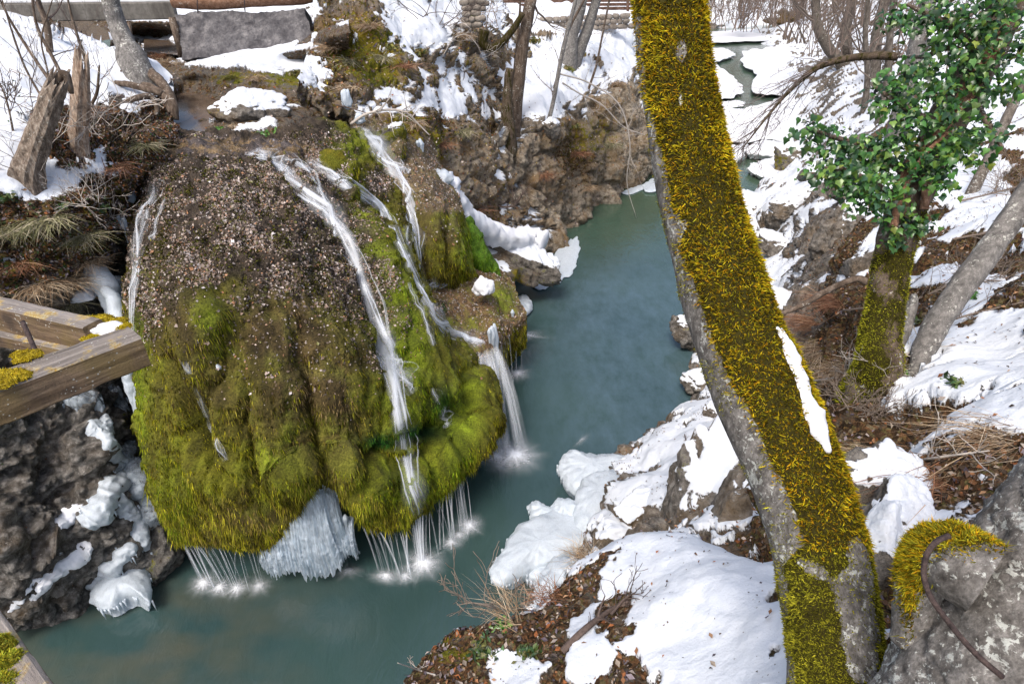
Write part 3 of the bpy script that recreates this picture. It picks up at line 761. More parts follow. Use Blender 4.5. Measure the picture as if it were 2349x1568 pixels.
# ---- creek bed above the fall
ck = [Z((250, 352, 6.6), (340, 345, 6.5), (420, 338, 6.6), (520, 340, 6.6), (620, 345, 6.5), (700, 330, 6.3), (800, 300, 6.0)),
      Z((250, 290, 7.4), (330, 292, 7.1), (400, 292, 6.82), (500, 288, 6.86), (600, 285, 6.9), (690, 270, 6.9), (800, 255, 6.6)),
      Z((250, 235, 7.6), (340, 240, 7.3), (405, 236, 6.9), (500, 232, 6.95), (590, 228, 7.0), (680, 222, 7.05), (800, 215, 6.8)),
      Z((250, 190, 7.75), (345, 196, 7.45), (420, 190, 7.25), (500, 190, 7.3), (590, 186, 7.35), (690, 185, 7.3), (800, 180, 7.3)),
      Z((250, 150, 7.7), (340, 158, 7.3), (420, 160, 7.5), (500, 155, 7.6), (590, 150, 7.6), (700, 145, 7.5), (800, 140, 7.6)),
      Z((250, 118, 7.6), (330, 118, 7.3), (410, 126, 7.4), (500, 120, 7.75), (590, 118, 7.8), (700, 115, 7.9), (800, 110, 8.0)),
      Z((250, 80, 7.8), (330, 84, 7.5), (410, 84, 7.6), (500, 80, 7.9), (590, 78, 8.0), (700, 76, 8.2), (800, 70, 8.6)),
      Y((200, 48, 25), (330, 50, 25), (410, 50, 25), (500, 45, 25), (590, 42, 24), (700, 40, 23), (800, 40, 22)),
      Y((200, 10, 28), (330, 10, 28), (410, 10, 28), (500, 8, 27), (590, 6, 26), (700, 4, 25), (800, 4, 24)),
      Y((200, -60, 32), (330, -60, 32), (410, -60, 32), (500, -60, 31), (590, -60, 30), (700, -60, 29), (800, -60, 28))]
terrain('creek_bed', ck, 170, 170, .16, 6, lambda uv, p: -.35 + blobs(uv, [(600, 138, 100, 20, 1.8), (520, 150, 60, 12, .6), (340, 45, 60, 20, .8), (330, 75, 50, 14, .5), (500, 200, 120, 40, -.8), (420, 260, 60, 60, -1), (540, 30, 200, 20, .5)]),
        lambda uv, p: .2 + blobs(uv, [(540, 178, 60, 20, .4), (670, 180, 60, 25, .5), (370, 160, 30, 20, .25)]), lambda uv, p: np.full(len(p), .5), 'terrain', .08, (1.3, .5), .6, .8)
cw = Z((385, 312, 6.80), (420, 310, 6.82), (470, 308, 6.84), (540, 306, 6.84), (640, 296, 6.84), (690, 262, 6.84), (700, 212, 7.04), (600, 200, 7.06), (450, 200, 7.06), (400, 215, 7.06), (388, 250, 7.02), (380, 290, 6.9))
cc = np.mean(cw, 0)
tag(mobj('creek_water', np.array(cw + [cc]), [np.array([[k, (k + 1) % 12, 12] for k in range(12)])], M['creek']), kind='structure')
cw = Z((330, 118, 7.52), (420, 128, 7.52), (420, 95, 7.52), (330, 90, 7.52))
tag(mobj('creek_pool_water', np.array(cw), [np.array([[0, 1, 2, 3]])], M['creek']), kind='structure')

# ---- far cliff and wooded hillside closing the valley
fc = []
for v, k in ((110, 0), (70, 1), (20, 3), (-60, 7), (-160, 14), (-320, 30)):
    fc.append([PY(u, v + (20 if u > 1900 else 0), Yd + k) for u, Yd in ((1350, 100), (1560, 112), (1700, 120), (1850, 124), (2000, 122), (2600, 110))])
terrain('far_cliff', fc, 120, 200, 3.2, 7, lambda uv, p: -.1 + blobs(uv, [(1690, 20, 60, 60, .7), (1950, 30, 200, 40, .1)]), None, lambda uv, p: .3 + blobs(uv, [(1800, 50, 100, 40, .3)]), 'terrain_far', .3, (.12, .8), .45, 1.2, strata=1.2, freq=.2)
# ------------------------------------------------------------------ the travertine dome, its cascade shoulder and ledge
dome_rows = [
 Y((380, 300, 13.6), (440, 300, 13.6), (520, 300, 13.6), (600, 308, 13.6), (680, 285, 14), (760, 270, 14.6), (830, 300, 15.2), (880, 300, 15.8)),
 Y((365, 345, 12.6), (430, 340, 12.4), (520, 345, 12.4), (610, 355, 12.5), (700, 345, 13), (790, 345, 13.8), (860, 385, 14.4), (905, 390, 15.2)),
 Y((345, 430, 11.6), (420, 410, 11), (520, 410, 10.9), (620, 420, 11.1), (720, 420, 11.8), (820, 430, 12.7), (885, 470, 13.3), (918, 470, 14.2)),
 Y((318, 530, 10.6), (400, 490, 9.8), (510, 490, 9.6), (630, 500, 9.8), (740, 510, 10.6), (840, 520, 11.7), (912, 560, 12.5), (945, 570, 13.4)),
 Y((304, 640, 9.6), (390, 590, 9.0), (510, 590, 8.7), (640, 600, 8.9), (760, 610, 9.8), (860, 620, 10.9), (945, 660, 12.0), (980, 675, 12.8)),
 Y((304, 750, 9.0), (390, 710, 8.3), (510, 710, 8.05), (650, 720, 8.2), (780, 730, 9.0), (890, 740, 10.1), (990, 760, 11.4), (1032, 780, 12.2)),
 Y((325, 880, 8.6), (400, 850, 7.9), (510, 850, 7.7), (660, 860, 7.75), (800, 870, 8.4), (930, 880, 9.4), (1055, 860, 10.9), (1098, 875, 11.6)),
 Y((350, 1000, 8.2), (420, 980, 7.7), (520, 985, 7.5), (670, 1000, 7.5), (810, 1010, 8.0), (950, 1020, 8.8), (1075, 960, 10.1), (1110, 940, 10.9)),
 Y((378, 1110, 7.9), (430, 1110, 7.5), (530, 1120, 7.3), (620, 1120, 7.28), (690, 1070, 7.3), (752, 1060, 7.45), (815, 1110, 7.7), (940, 1110, 8.3), (1060, 1030, 9.2), (1094, 1020, 9.9)),
 Y((402, 1222, 7.6), (460, 1242, 7.35), (560, 1254, 7.3), (640, 1232, 7.3), (695, 1138, 7.35), (752, 1105, 7.5), (812, 1175, 7.6), (915, 1205, 7.95), (1035, 1100, 8.9), (1078, 1058, 9.5)),
]
for k in range(8):          # two more columns through the middle of the upper rows
    r = dome_rows[k]
    dome_rows[k] = r[:3] + [r[2] * .45 + r[3] * .55] + [r[3] * .75 + r[4] * .25] + [r[3] * .3 + r[4] * .7] + r[4:]
dome_rows.append(off(dome_rows[-1], -.0, .55, .12))
dome_rows.append(off(dome_rows[-2], -.0, 1.5, .1))
dome_rows.append(off(dome_rows[-3], .0, 2.2, -2.2))
dome_ctrl = [[r[0] + np.array([.35, 1.9, -.15])] + r + [r[-1] + np.array([-.7, 1.6, -.35])] for r in dome_rows]
NR, NC = 430, 420
P = grid(dome_ctrl, NR, NC)
N_ = gnormals(P)
p, n = P.reshape(-1, 3), N_.reshape(-1, 3)
uv0 = proj(p)
rowp = np.repeat(np.linspace(0, 1, NR), NC)
front = sstep(.80, .70, rowp)
rimf = sstep(.755, .64, rowp)         # fades on the hidden underside
def lobe(pts, w, h, power=.5):
    d, t = polyd(uv0, pts)
    return h * np.clip(1 - (d / w) ** 2, 0, 1) ** power
D = np.zeros(len(p))
jx = 16 * fbm(p, 1.8, 3, seed=61); jy = 14 * fbm(p, 2.2, 3, seed=62)
uvj = uv0 + np.stack([jx, jy], 1)
def mat_(pts, w, h, power=.42):
    """thick hanging mat: widths may change along its spine"""
    d, t = polyd(uvj, pts)
    ww = np.interp(t, np.linspace(0, 1, len(pts)), w) if isinstance(w, (list, tuple)) else w
    fade = sstep(0, .35, t)                    # grows out of the rock at the top, ends abruptly below
    return h * fade * np.clip(1 - (d / ww) ** 2, 0, 1) ** power
for pts, w, h in [
  ([(800, 450), (840, 540), (880, 640), (930, 760), (980, 900)], [20, 42, 48, 52, 34], .50),
  ([(905, 600), (955, 720), (1005, 850), (1015, 890)], [20, 30, 34, 20], .30),
  ([(455, 650), (468, 720), (485, 825)], [30, 56, 44], .50),
  ([(400, 700), (395, 800), (430, 950)], [30, 40, 24], .18),
  ([(535, 800), (548, 960), (575, 1105)], [26, 44, 40], .42),
  ([(600, 680), (630, 880), (665, 1060), (690, 1140)], [40, 62, 56, 44], .50),
  ([(730, 680), (755, 880), (770, 1075)], [40, 50, 34], .40),
  ([(800, 690), (818, 850), (822, 990)], [24, 36, 26], .26),
  ([(350, 700), (385, 960), (425, 1225)], [30, 46, 44], .22),
  ([(440, 980), (500, 1110), (560, 1250)], [20, 46, 52], .28),
  ([(560, 1150), (610, 1235)], [20, 36], .22),
  ([(880, 820), (895, 910), (905, 985)], [30, 62, 58], .42),
  ([(950, 840), (985, 930)], [30, 44], .34),
  ([(845, 1025), (850, 1110), (850, 1200)], [34, 50, 50], .46),
  ([(925, 1020), (935, 1110), (935, 1200)], [40, 56, 52], .52),
  ([(1000, 990), (1010, 1060), (1010, 1130)], [36, 50, 42], .46),
  ([(1055, 950), (1065, 1020), (1065, 1065)], [24, 36, 26], .38),
  ([(1055, 830), (1095, 900), (1095, 965)], [24, 38, 30], .36),
  ([(1010, 780), (1065, 830)], [20, 30], .24),
  ([(755, 345), (785, 395), (808, 445)], [16, 22, 18], .34)]:
    D = np.maximum(D, mat_(pts, w, h))
for pts, w, h in [
  ([(640, 375), (700, 455), (790, 535), (822, 620), (850, 720), (880, 830)], 20, -.2),
  ([(418, 815), (470, 950), (515, 1050), (590, 1125), (650, 1180)], 20, -.38),
  ([(850, 1012), (900, 1008), (960, 985), (1010, 940)], 20, -.22),
  ([(745, 1060), (760, 1150)], 18, -.3), ([(700, 360), (800, 430), (870, 480), (930, 600)], 18, -.18)]:
    D += lobe(pts, w, h)
q = p.copy(); q[:, 2] *= .35
q2 = p.copy(); q2[:, 2] *= .15
q3 = p + .06 * np.stack([fbm(p, 2, 2, seed=63)] * 3, 1); q3[:, 2] *= .09
D += .11 * fbm(q, 1.2, 3, seed=21) + .06 * ridged(q2, 2.2, 2, seed=22) + .07 * ridged(q3, 5.0, 3, seed=26) * sstep(560, 720, uv0[:, 1]) + .03 * fbm(p, 5, 4, seed=23) * (1 + 1.6 * sstep(760, 600, uv0[:, 1])) + .05 * np.abs(fbm(p, 2.6, 3, seed=25)) * sstep(760, 600, uv0[:, 1])
D += .035 * np.abs(fbm(p, 11, 3, seed=24))
p2 = p + n * (D * (.12 + .88 * rimf))[:, None]
dn = gnormals(p2.reshape(P.shape)).reshape(-1, 3)
uv = proj(p2)
U_, V_ = uv[:, 0], uv[:, 1]
nz = fbm(p, .9, 4, seed=31); nz2 = fbm(p, 3.5, 3, seed=32)
# zones: leaf-crusted crown, brown middle, green curtains
leafz = sstep(-90, 90, 680 + 40 * sstep(500, 800, U_) - V_ + 110 * nz + 60 * nz2) * sstep(880, 780, U_ - .35 * (V_ - 480) + 40 * nz2)
leafz = np.maximum(leafz, sstep(.4, .9, blobs(uv, [(1040, 700, 60, 50, 1), (870, 420, 50, 60, .9)])))
brown = np.clip(blobs(uv, [(690, 850, 90, 160, 1.3), (600, 740, 130, 90, 1.0), (420, 760, 60, 80, .8), (850, 780, 40, 60, .5), (775, 930, 40, 130, .9), (480, 900, 60, 60, .5), (540, 1190, 60, 40, .6), (820, 1000, 30, 60, .5)]) + .55 * nz, 0, 1)
bright = np.clip(blobs(uv, [(870, 640, 60, 160, 1.4, -25), (930, 800, 40, 90, .9, -25), (1080, 900, 40, 80, .6), (900, 930, 70, 60, .5), (960, 1110, 130, 80, .5), (320, 800, 22, 300, .9), (480, 720, 40, 60, .7), (1050, 1000, 40, 90, .8), (990, 940, 40, 30, .9), (760, 440, 40, 30, .7), (880, 1015, 50, 16, .3), (640, 1060, 90, 80, .45), (400, 1150, 60, 80, .4), (920, 1100, 110, 80, .35), (930, 820, 50, 90, .35), (790, 330, 60, 40, .6)]) + .35 * nz2, 0, 1)
deep = np.clip(blobs(uv, [(870, 1012, 40, 16, 1.2), (960, 990, 60, 22, 1.1), (1015, 920, 25, 40, .9)]), 0, 1)
cm = np.array([.11, .105, .010]); cbg = np.array([.15, .20, .010]); cbr = np.array([.075, .05, .024]); cdp = np.array([.014, .05, .01]); clf = np.array([.06, .046, .034])
def lerp(a, b, k): return a * (1 - k[:, None]) + b * k[:, None]
C_ = np.tile(cm, (len(p), 1)); C_ = lerp(C_, cbr, brown * .85); C_ = lerp(C_, cbg, bright * .85); C_ = lerp(C_, cdp, deep); C_ = lerp(C_, clf, leafz)
wet = sstep(.6, 1.0, blobs(uv, [(500, 335, 150, 26, 1.5), (660, 345, 80, 22, 1.2)]) + .55 * nz2 + .3 * fbm(p, 9, 3, seed=69))
C_ = lerp(C_, lerp(np.tile([.20, .14, .075], (len(p), 1)), np.array([.09, .075, .07]), sstep(-.2, .3, nz2)), wet)
C_ = C_ * np.clip(1 + .35 * nz2 + .2 * fbm(p, 14, 3, seed=33) + .5 * fbm(q3, 4, 3, seed=34), .3, 2)[:, None]
C_ = np.clip(C_, .008, .8)
dome = thing('travertine_dome', 'huge mossy travertine dome crusted with dead leaves, water running over it', 'waterfall rock', PZ(700, 1330, 0))
do = grid_obj('dome_rock', p2.reshape(P.shape), M['tufa'], dome, {'Col': C_, 'wet': wet})
DT = tri_of(p2, gfaces(NR, NC))
at = {'leaf': leafz * front * sstep(.02, .05, rowp), 'moss': (1 - leafz * .85) * front, 'brown': brown, 'bright': bright, 'deep': deep, 'wet': wet}
SURF['dome'] = (p2, DT, at, uv)

def body_of(root):
    """the rock or trunk mesh of a thing, not its coverings"""
    return [c_ for c_ in root.children if c_.name.split('.')[0] in ('dome_rock', 'shoulder_rock', 'ledge_rock', 'moss_body', 'trunk')][0]
def vlookup(T, i, a): return a[T[i]].mean(1)
def mk_strands(name, srf, count, w, lmin, lmax, wid, parent, down=1.0, outk=.28, col_fn=None, cap=None, clump=.0):
    V, T, A, uvv = SURF[srf]
    q_, nn, i = sample(V, T, count, w)
    face = (nn * (C0 - q_)).sum(1)
    nn = np.where(face[:, None] < 0, -nn, nn)
    cc = col_fn(V, T, i, A)
    qs = q_.copy(); qs[:, 2] *= .14
    cc = cc * np.clip(1 + .75 * fbm(qs, 7, 3, seed=64) + .35 * fbm(q_, 2.2, 2, seed=65), .25, 2.2)[:, None]
    d = unit(np.array([0, 0, -1.0]) * down + nn * outk * (.5 + rng.random((len(q_), 1))) + .35 * rand_unit(len(q_)))
    side = unit(np.cross(d, unit(C0 - q_) + .5 * rand_unit(len(q_))))
    L = lmin + (lmax - lmin) * rng.random(len(q_)) ** 1.5
    if clump: L = L * np.clip(1 + clump * fbm(qs, 5, 2, seed=66), .3, 2.2)
    Vb, Fb, Cb = blades(q_ - nn * .004, d, L, wid * (.7 + .6 * rng.random(len(q_))), cc, unit(np.array([0, 0, -1.0]) + .4 * rand_unit(len(q_))), side)
    o = mobj(name, Vb, Fb, M['strand'], parent, {'Col': np.clip(Cb, .004, .9)}, False)
    body = body_of(parent)
    return under(tag(o, kind='stuff'), body)
def moss_col(V, T, i, A):
    b, g, dd = vlookup(T, i, A['brown']), vlookup(T, i, A['bright']), vlookup(T, i, A['deep'])
    m = len(i)
    c = palette(m, [(.23, .215, .012), (.33, .30, .02), (.10, .098, .008), (.2, .15, .03), (.045, .04, .008)], .4)
    c = lerp(c, palette(m, [(.17, .115, .055), (.08, .05, .025), (.25, .18, .09), (.03, .02, .012)], .4), np.clip(b * .9, 0, 1) * (rng.random(m) < .8))
    c = lerp(c, palette(m, [(.20, .31, .012), (.30, .38, .02), (.10, .18, .01), (.05, .10, .006)], .35), np.clip(g, 0, 1) * (rng.random(m) < .8))
    c = lerp(c, palette(m, [(.02, .08, .014), (.035, .12, .02)], .3), np.clip(dd, 0, 1))
    return c
mk_strands('moss_fringe', 'dome', 150000, at['moss'] * (.35 + .65 * (1 - leafz)), .03, .10, .011, dome, col_fn=moss_col, clump=.6)
# heavier tassels along the bottom rims
rim = sstep(.60, .68, rowp) * sstep(.80, .74, rowp)
mk_strands('moss_tassels', 'dome', 14000, rim + .001, .05, .15, .012, dome, 1.0, .22, moss_col, clump=1.3)
# dead leaves caked over the crown
V, T, A, _ = SURF['dome']
lw = np.clip(.55 + 1.1 * fbm(p, 1.6, 3, seed=67) + .8 * fbm(p, 5, 3, seed=68), .06, 2) * A['leaf'] * (1 - .97 * wet) * (.3 + np.clip(nz + .5, 0, 1)) + .06 * A['moss'] * A['brown'] * sstep(1000, 800, V_)
q_, nn, i = sample(V, T, 66000, lw)
nn = np.where(((nn * (C0 - q_)).sum(1) < 0)[:, None], -nn, nn)
lc = palette(len(q_), [(.26, .21, .18), (.36, .31, .29), (.15, .105, .08), (.05, .037, .028), (.27, .14, .075), (.48, .44, .44), (.2, .15, .12), (.10, .095, .02)], .25, [.18, .1, .22, .2, .07, .03, .1, .1])
Vb, Fb, Cb = flakes(q_, nn, .014 + .03 * rng.random(len(q_)) + .05 * rng.random(len(q_)) ** 8, lc, .55, .01, .3, .75)
under(tag(mobj('caked_leaves', Vb, Fb, M['flake'], dome, {'Col': Cb}, False), kind='stuff'), do)
q_, nn, i = sample(V, T, 22000, A['leaf'] * np.clip(1.6 * nz2 + .15, 0, 1) ** 1.5 * (1 - wet))
nn = np.where(((nn * (C0 - q_)).sum(1) < 0)[:, None], -nn, nn)
Vb, Fb, Cb = blades(q_, unit(nn + .8 * rand_unit(len(q_))), .03 + .03 * rng.random(len(q_)), np.full(len(q_), .016), palette(len(q_), [(.08, .085, .012), (.14, .14, .02), (.05, .035, .02), (.03, .03, .008)], .3))
under(tag(mobj('crown_moss', Vb, Fb, M['strand'], dome, {'Col': Cb}, False), kind='stuff'), do)

# cascade shoulder to the right of the dome
def tufa_patch(root, name, key, rows, nr, nc, seed, colf, lobes=(), amp=.1):
    P = grid(rows, nr, nc); n = gnormals(P).reshape(-1, 3); p = P.reshape(-1, 3); u0 = proj(p)
    q = p.copy(); q[:, 2] *= .3
    D = amp * (1.0 * fbm(q, 1.4, 4, seed=seed) + .5 * ridged(p, 2.2, 3, seed=seed + 1) + .35 * fbm(p, 7, 3, seed=seed + 2))
    for pts, w, h in lobes:
        d, t = polyd(u0, pts); D += h * np.clip(1 - (d / w) ** 2, 0, 1) ** .6
    p2 = p + n * D[:, None]
    uv = proj(p2)
    Cc, A = colf(uv, p2)
    o = grid_obj(name, p2.reshape(P.shape), M['tufa'], root, {'Col': np.clip(Cc, .006, .8), 'wet': np.zeros(len(p2))})
    SURF[key] = (p2, tri_of(p2, gfaces(nr, nc)), A, uv)
    return o
def col_sh(uv, p):
    nz = fbm(p, 1.1, 3, seed=41); nz2 = fbm(p, 4, 3, seed=42)
    face = sstep(470, 500, uv[:, 1])
    leaf = np.clip(1 - face + .4 * nz, 0, 1)
    bright = np.clip(blobs(uv, [(1080, 560, 30, 60, 1.2), (860, 330, 25, 50, .9), (1030, 500, 30, 40, .4), (900, 350, 30, 15, .6), (1000, 400, 30, 12, .6)]) + .4 * nz2, 0, 1)
    brown = np.clip(.5 + .7 * nz, 0, 1); deep = np.zeros(len(p))
    C = np.tile(cm, (len(p), 1)); C = lerp(C, cbr, brown * .8); C = lerp(C, cbg, bright * .9); C = lerp(C, np.array([.17, .125, .08]), leaf * .8)
    return C * (1 + .4 * nz2)[:, None], {'leaf': leaf * (1 - bright), 'moss': np.clip(1 - leaf + bright, 0, 1), 'brown': brown * .6, 'bright': bright, 'deep': deep}
s0 = Y((800, 285, 15.4), (860, 290, 16), (920, 310, 16.2), (965, 345, 16.5), (1000, 370, 17.2))
s4 = Y((925, 615, 13.3), (955, 632, 13.4), (1000, 638, 13.5), (1050, 615, 14.0), (1098, 625, 15))
sh_rows = [off(s0, 0, 1.2, .05), s0,
 Y((850, 370, 14.8), (905, 370, 14.9), (960, 392, 15.1), (1010, 420, 15.5), (1045, 440, 16.4)),
 Y((885, 430, 14.3), (930, 445, 14.2), (980, 455, 14.2), (1035, 485, 14.7), (1070, 520, 15.7)),
 Y((900, 520, 13.8), (940, 530, 13.7), (990, 540, 13.7), (1045, 560, 14.1), (1082, 590, 15.2)),
 s4, off(s4, 0, .3, -.7), off(s4, 0, .8, -3.6)]
shoulder = thing('cascade_shoulder', 'brown and green mossy travertine shoulder beside the dome, with two thin cascades', 'waterfall rock', PY(1000, 640, 13.6) * np.array([1, 1, 0]))
tufa_patch(shoulder, 'shoulder_rock', 'shoulder', sh_rows, 170, 130, 51, col_sh, [([(1000, 480), (1000, 620)], 22, .16), ([(1040, 490), (1045, 600)], 16, .18), ([(905, 320), (910, 345)], 22, .3), ([(940, 460), (950, 620)], 14, -.15)])
mk_strands('moss_fringe', 'shoulder', 16000, SURF['shoulder'][2]['moss'], .04, .12, .015, shoulder, col_fn=moss_col)
def col_ld(uv, p):
    nz = fbm(p, 1.5, 3, seed=45); nz2 = fbm(p, 5, 3, seed=46)
    face = sstep(1.9, 1.3, p[:, 2])
    leaf = np.clip(1 - face + .3 * nz, 0, 1)
    bright = np.clip(blobs(uv, [(1160, 690, 30, 40, .9), (1085, 740, 22, 18, .7), (1115, 665, 50, 14, .6), (1030, 745, 22, 20, .8), (1060, 800, 40, 20, .7)]) + .45 * nz2, 0, 1)
    deep = np.clip(blobs(uv, [(1010, 705, 18, 16, 1.2), (1000, 740, 20, 22, 1)]), 0, 1)
    C = np.tile(cm * .9, (len(p), 1)); C = lerp(C, np.array([.2, .12, .07]), leaf * .85); C = lerp(C, cbg, bright * .8); C = lerp(C, cdp, deep)
    return C * (1 + .4 * nz2)[:, None], {'leaf': leaf * (1 - bright), 'moss': np.clip(bright + face, 0, 1), 'brown': np.clip(nz, 0, 1), 'bright': bright, 'deep': deep}
l3 = Y((1030, 800, 11.9), (1078, 806, 11.9), (1118, 795, 12.3), (1160, 752, 13.4), (1206, 728, 14.4))
ld_rows = [Y((925, 630, 14.4), (1000, 618, 14.8), (1070, 610, 15.4), (1130, 612, 16.2), (1172, 640, 16.4)),
           Y((948, 690, 13), (1010, 680, 13.4), (1080, 670, 14.2), (1145, 660, 15), (1192, 688, 15.2)),
           Y((985, 752, 12.3), (1040, 745, 12.7), (1100, 732, 13.3), (1162, 716, 14.1), (1206, 706, 14.8)), l3,
           off(l3, 0, .04, -.45), off(l3, -.02, .25, -1.0), off(l3, -.1, .9, -1.5), off(l3, -.1, 1.2, -3)]
ledge = thing('cascade_ledge', 'low brown travertine ledge with green moss patches jutting over the pool', 'waterfall rock', PY(1100, 780, 12.6) * np.array([1, 1, 0]))
tufa_patch(ledge, 'ledge_rock', 'ledge', ld_rows, 130, 150, 55, col_ld, [([(1120, 700), (1125, 745)], 24, .2)], .09)
mk_strands('moss_fringe', 'ledge', 12000, SURF['ledge'][2]['moss'] + .05, .04, .13, .015, ledge, col_fn=moss_col)
for key, root, cnt in (('shoulder', shoulder, 5000), ('ledge', ledge, 4000)):
    V, T, A, _ = SURF[key]
    q_, nn, i = sample(V, T, cnt, A['leaf'])
    nn = np.where(((nn * (C0 - q_)).sum(1) < 0)[:, None], -nn, nn)
    lc = palette(cnt, [(.30, .25, .22), (.40, .36, .33), (.12, .09, .07), (.05, .04, .03), (.3, .16, .09)], .2)
    Vb, Fb, Cb = flakes(q_, nn, .03 + .05 * rng.random(cnt) ** 2, lc, .6, .012, .3)
    under(tag(mobj('caked_leaves', Vb, Fb, M['flake'], root, {'Col': Cb}, False), kind='stuff'), body_of(root))

# ------------------------------------------------------------------ running water
B_dome = bvh('dome', 'shoulder', 'ledge')
def ribbon(mb, pts, nrm, wid, den, sd, nc=7, bulge=.35):
    pts = np.asarray(pts); n = len(pts)
    T = unit(np.gradient(pts, axis=0)); S = unit(np.cross(T, nrm))
    c = np.linspace(-1, 1, nc)
    V = pts[:, None] + S[:, None] * (c[None, :, None] * wid[:, None, None] * .5) + nrm[:, None] * ((1 - c ** 2)[None, :, None] * wid[:, None, None] * bulge * .5)
    L = np.concatenate([[0], np.cumsum(np.linalg.norm(np.diff(pts, axis=0), axis=1))])
    mb.add(V.reshape(-1, 3), gfaces(n, nc), uc=np.tile(c, n), ul=np.repeat(L, nc), sd=np.full(n * nc, sd), den=np.repeat(den, nc))
def run_path(pts, n, lift=.02, smooth=9):
    """follow the rock under a survey polyline"""
    a = resample(np.array([(u, v) for u, v, *_ in pts], float), n)
    w = np.interp(np.linspace(0, 1, n), np.linspace(0, 1, len(pts)), [p_[2] for p_ in pts])
    X, Nn, W = [], [], []
    for (u, v), wi in zip(a, w):
        h, nn = cast(B_dome, u, v)
        if h is None: continue
        if nn @ (C0 - h) < 0: nn = -nn
        X.append(h + nn * lift); Nn.append(nn); W.append(wi * (h[1] * CO - (h[2] - CAMH) * SI) / FPX)
    X, Nn, W = np.array(X), np.array(Nn), np.array(W)
    k = np.ones(smooth) / smooth; m = smooth // 2
    for arr in (X, Nn):
        pad = np.concatenate([np.repeat(arr[:1], m, 0), arr, np.repeat(arr[-1:], m, 0)])
        for j in range(3): arr[:, j] = np.convolve(pad[:, j], k, 'valid')
    return X, unit(Nn), W
def stream(name, label, runs, parent=None):
    """runs: list of (polyline (u,v,width px), density)"""
    h0, _ = cast(B_dome, *runs[0][0][-1][:2])
    root = thing(name, label, 'water stream', h0 if h0 is not None else (0, 0, 0), 'streams over the waterfall rock')
    for pts, den in runs:
        pts = [(a_, b_, c_ * 1.15) for a_, b_, c_ in pts]
        mb = MB(); n = max(20, int(sum(math.hypot(a[0]-b[0], a[1]-b[1]) for a, b in zip(pts, pts[1:])) / 6))
        for k, (lf, ws, dn, jit) in enumerate(((.03, .8, .55, 0), (.05, .34, .95, .06), (.045, .2, .85, -.2), (.035, 1.7, .16, 0), (.04, .14, .6, .5), (.04, .12, .5, -.55))):
            X, Nn, W = run_path(pts, n, lf)
            if len(X) < 8: continue
            S = unit(np.cross(unit(np.gradient(X, axis=0)), Nn))
            wob = W * (.35 * np.interp(np.linspace(0, 1, len(X)), np.linspace(0, 1, 12), rng.normal(size=12)))
            X = X + S * ((jit * W + (wob if k not in (0, 3) else 0))[:, None])
            fade = np.minimum(np.linspace(0, 1, len(X)) * 8, 1) * np.minimum(np.linspace(1, 0, len(X)) * 12 + .2, 1)
            W2 = W * ws * np.clip(1 + .45 * np.interp(np.linspace(0, 1, len(X)), np.linspace(0, 1, 16), rng.normal(size=16)), .4, 1.8)
            ribbon(mb, X, Nn, W2, np.full(len(X), den * dn) * fade, k * 3.1 + pts[0][0] * .01)
        mb.build('water_run', M['silk'], root)
    return root
stream('water_stream', 'main white stream running down the middle right of the mossy dome', [
    ([(625, 365, 26), (665, 405, 34), (705, 450, 32), (745, 490, 34), (790, 535, 36), (815, 590, 34), (830, 640, 26), (845, 690, 30), (862, 745, 34), (880, 800, 44), (893, 850, 40), (905, 900, 34), (915, 960, 32), (926, 1020, 30), (940, 1080, 26), (955, 1140, 24), (960, 1180, 20)], 1.0),
    ([(880, 810, 30), (910, 840, 36), (930, 870, 30), (945, 910, 16)], .5), ([(590, 340, 26), (630, 375, 36), (670, 410, 30)], .5), ([(560, 350, 10), (600, 365, 18), (640, 385, 14), (680, 425, 12)], .6), ([(650, 360, 10), (690, 380, 18), (730, 430, 14), (760, 500, 10)], .55), ([(700, 440, 8), (730, 470, 14), (775, 510, 12), (800, 560, 8)], .5)])
stream('water_stream', 'white stream on the far side of the mossy ridge, reaching the ledge', [
    ([(700, 365, 18), (740, 395, 24), (790, 425, 26), (840, 455, 26), (875, 480, 24), (900, 520, 22), (925, 580, 20), (945, 630, 22), (965, 670, 30), (985, 710, 36), (1005, 745, 34), (1040, 765, 34), (1080, 785, 36), (1105, 800, 34)], .95),
    ([(725, 360, 12), (760, 400, 16), (800, 420, 14)], .5), ([(960, 660, 26), (1000, 655, 16), (1030, 650, 8)], .5)])
stream('water_stream', 'cascade falling down the brown face of the shoulder above the ledge', [
    ([(812, 290, 22), (840, 310, 30), (870, 345, 34), (890, 380, 30), (915, 410, 24), (935, 445, 24), (945, 470, 26), (948, 520, 26), (955, 570, 24), (962, 630, 26)], .95),
    ([(935, 480, 14), (932, 540, 12), (938, 600, 10)], .45), ([(880, 360, 14), (910, 380, 16), (945, 400, 12)], .6)])
stream('water_stream', 'thin veil of water clinging to the left edge of the dome', [
    ([(360, 420, 22), (348, 470, 24), (328, 520, 24), (318, 600, 18), (308, 680, 14), (306, 750, 12), (316, 830, 10)], .75), ([(385, 450, 10), (365, 500, 12), (350, 560, 10)], .4)])
stream('water_stream', 'short green-white rivulet dropping into the dark moss notch at right', [
    ([(985, 880, 8), (1003, 915, 14), (1015, 950, 18), (1025, 990, 16)], .6)])
stream('water_stream', 'glassy trickle between the left and middle moss curtains', [
    ([(425, 820, 10), (445, 880, 12), (470, 950, 10), (500, 1010, 10), (520, 1060, 8)], .45)])
stream('water_stream', 'faint trickle shining on the right flank of the mossy ridge', [
    ([(930, 640, 8), (955, 690, 10), (980, 750, 10), (995, 800, 9)], .5)])

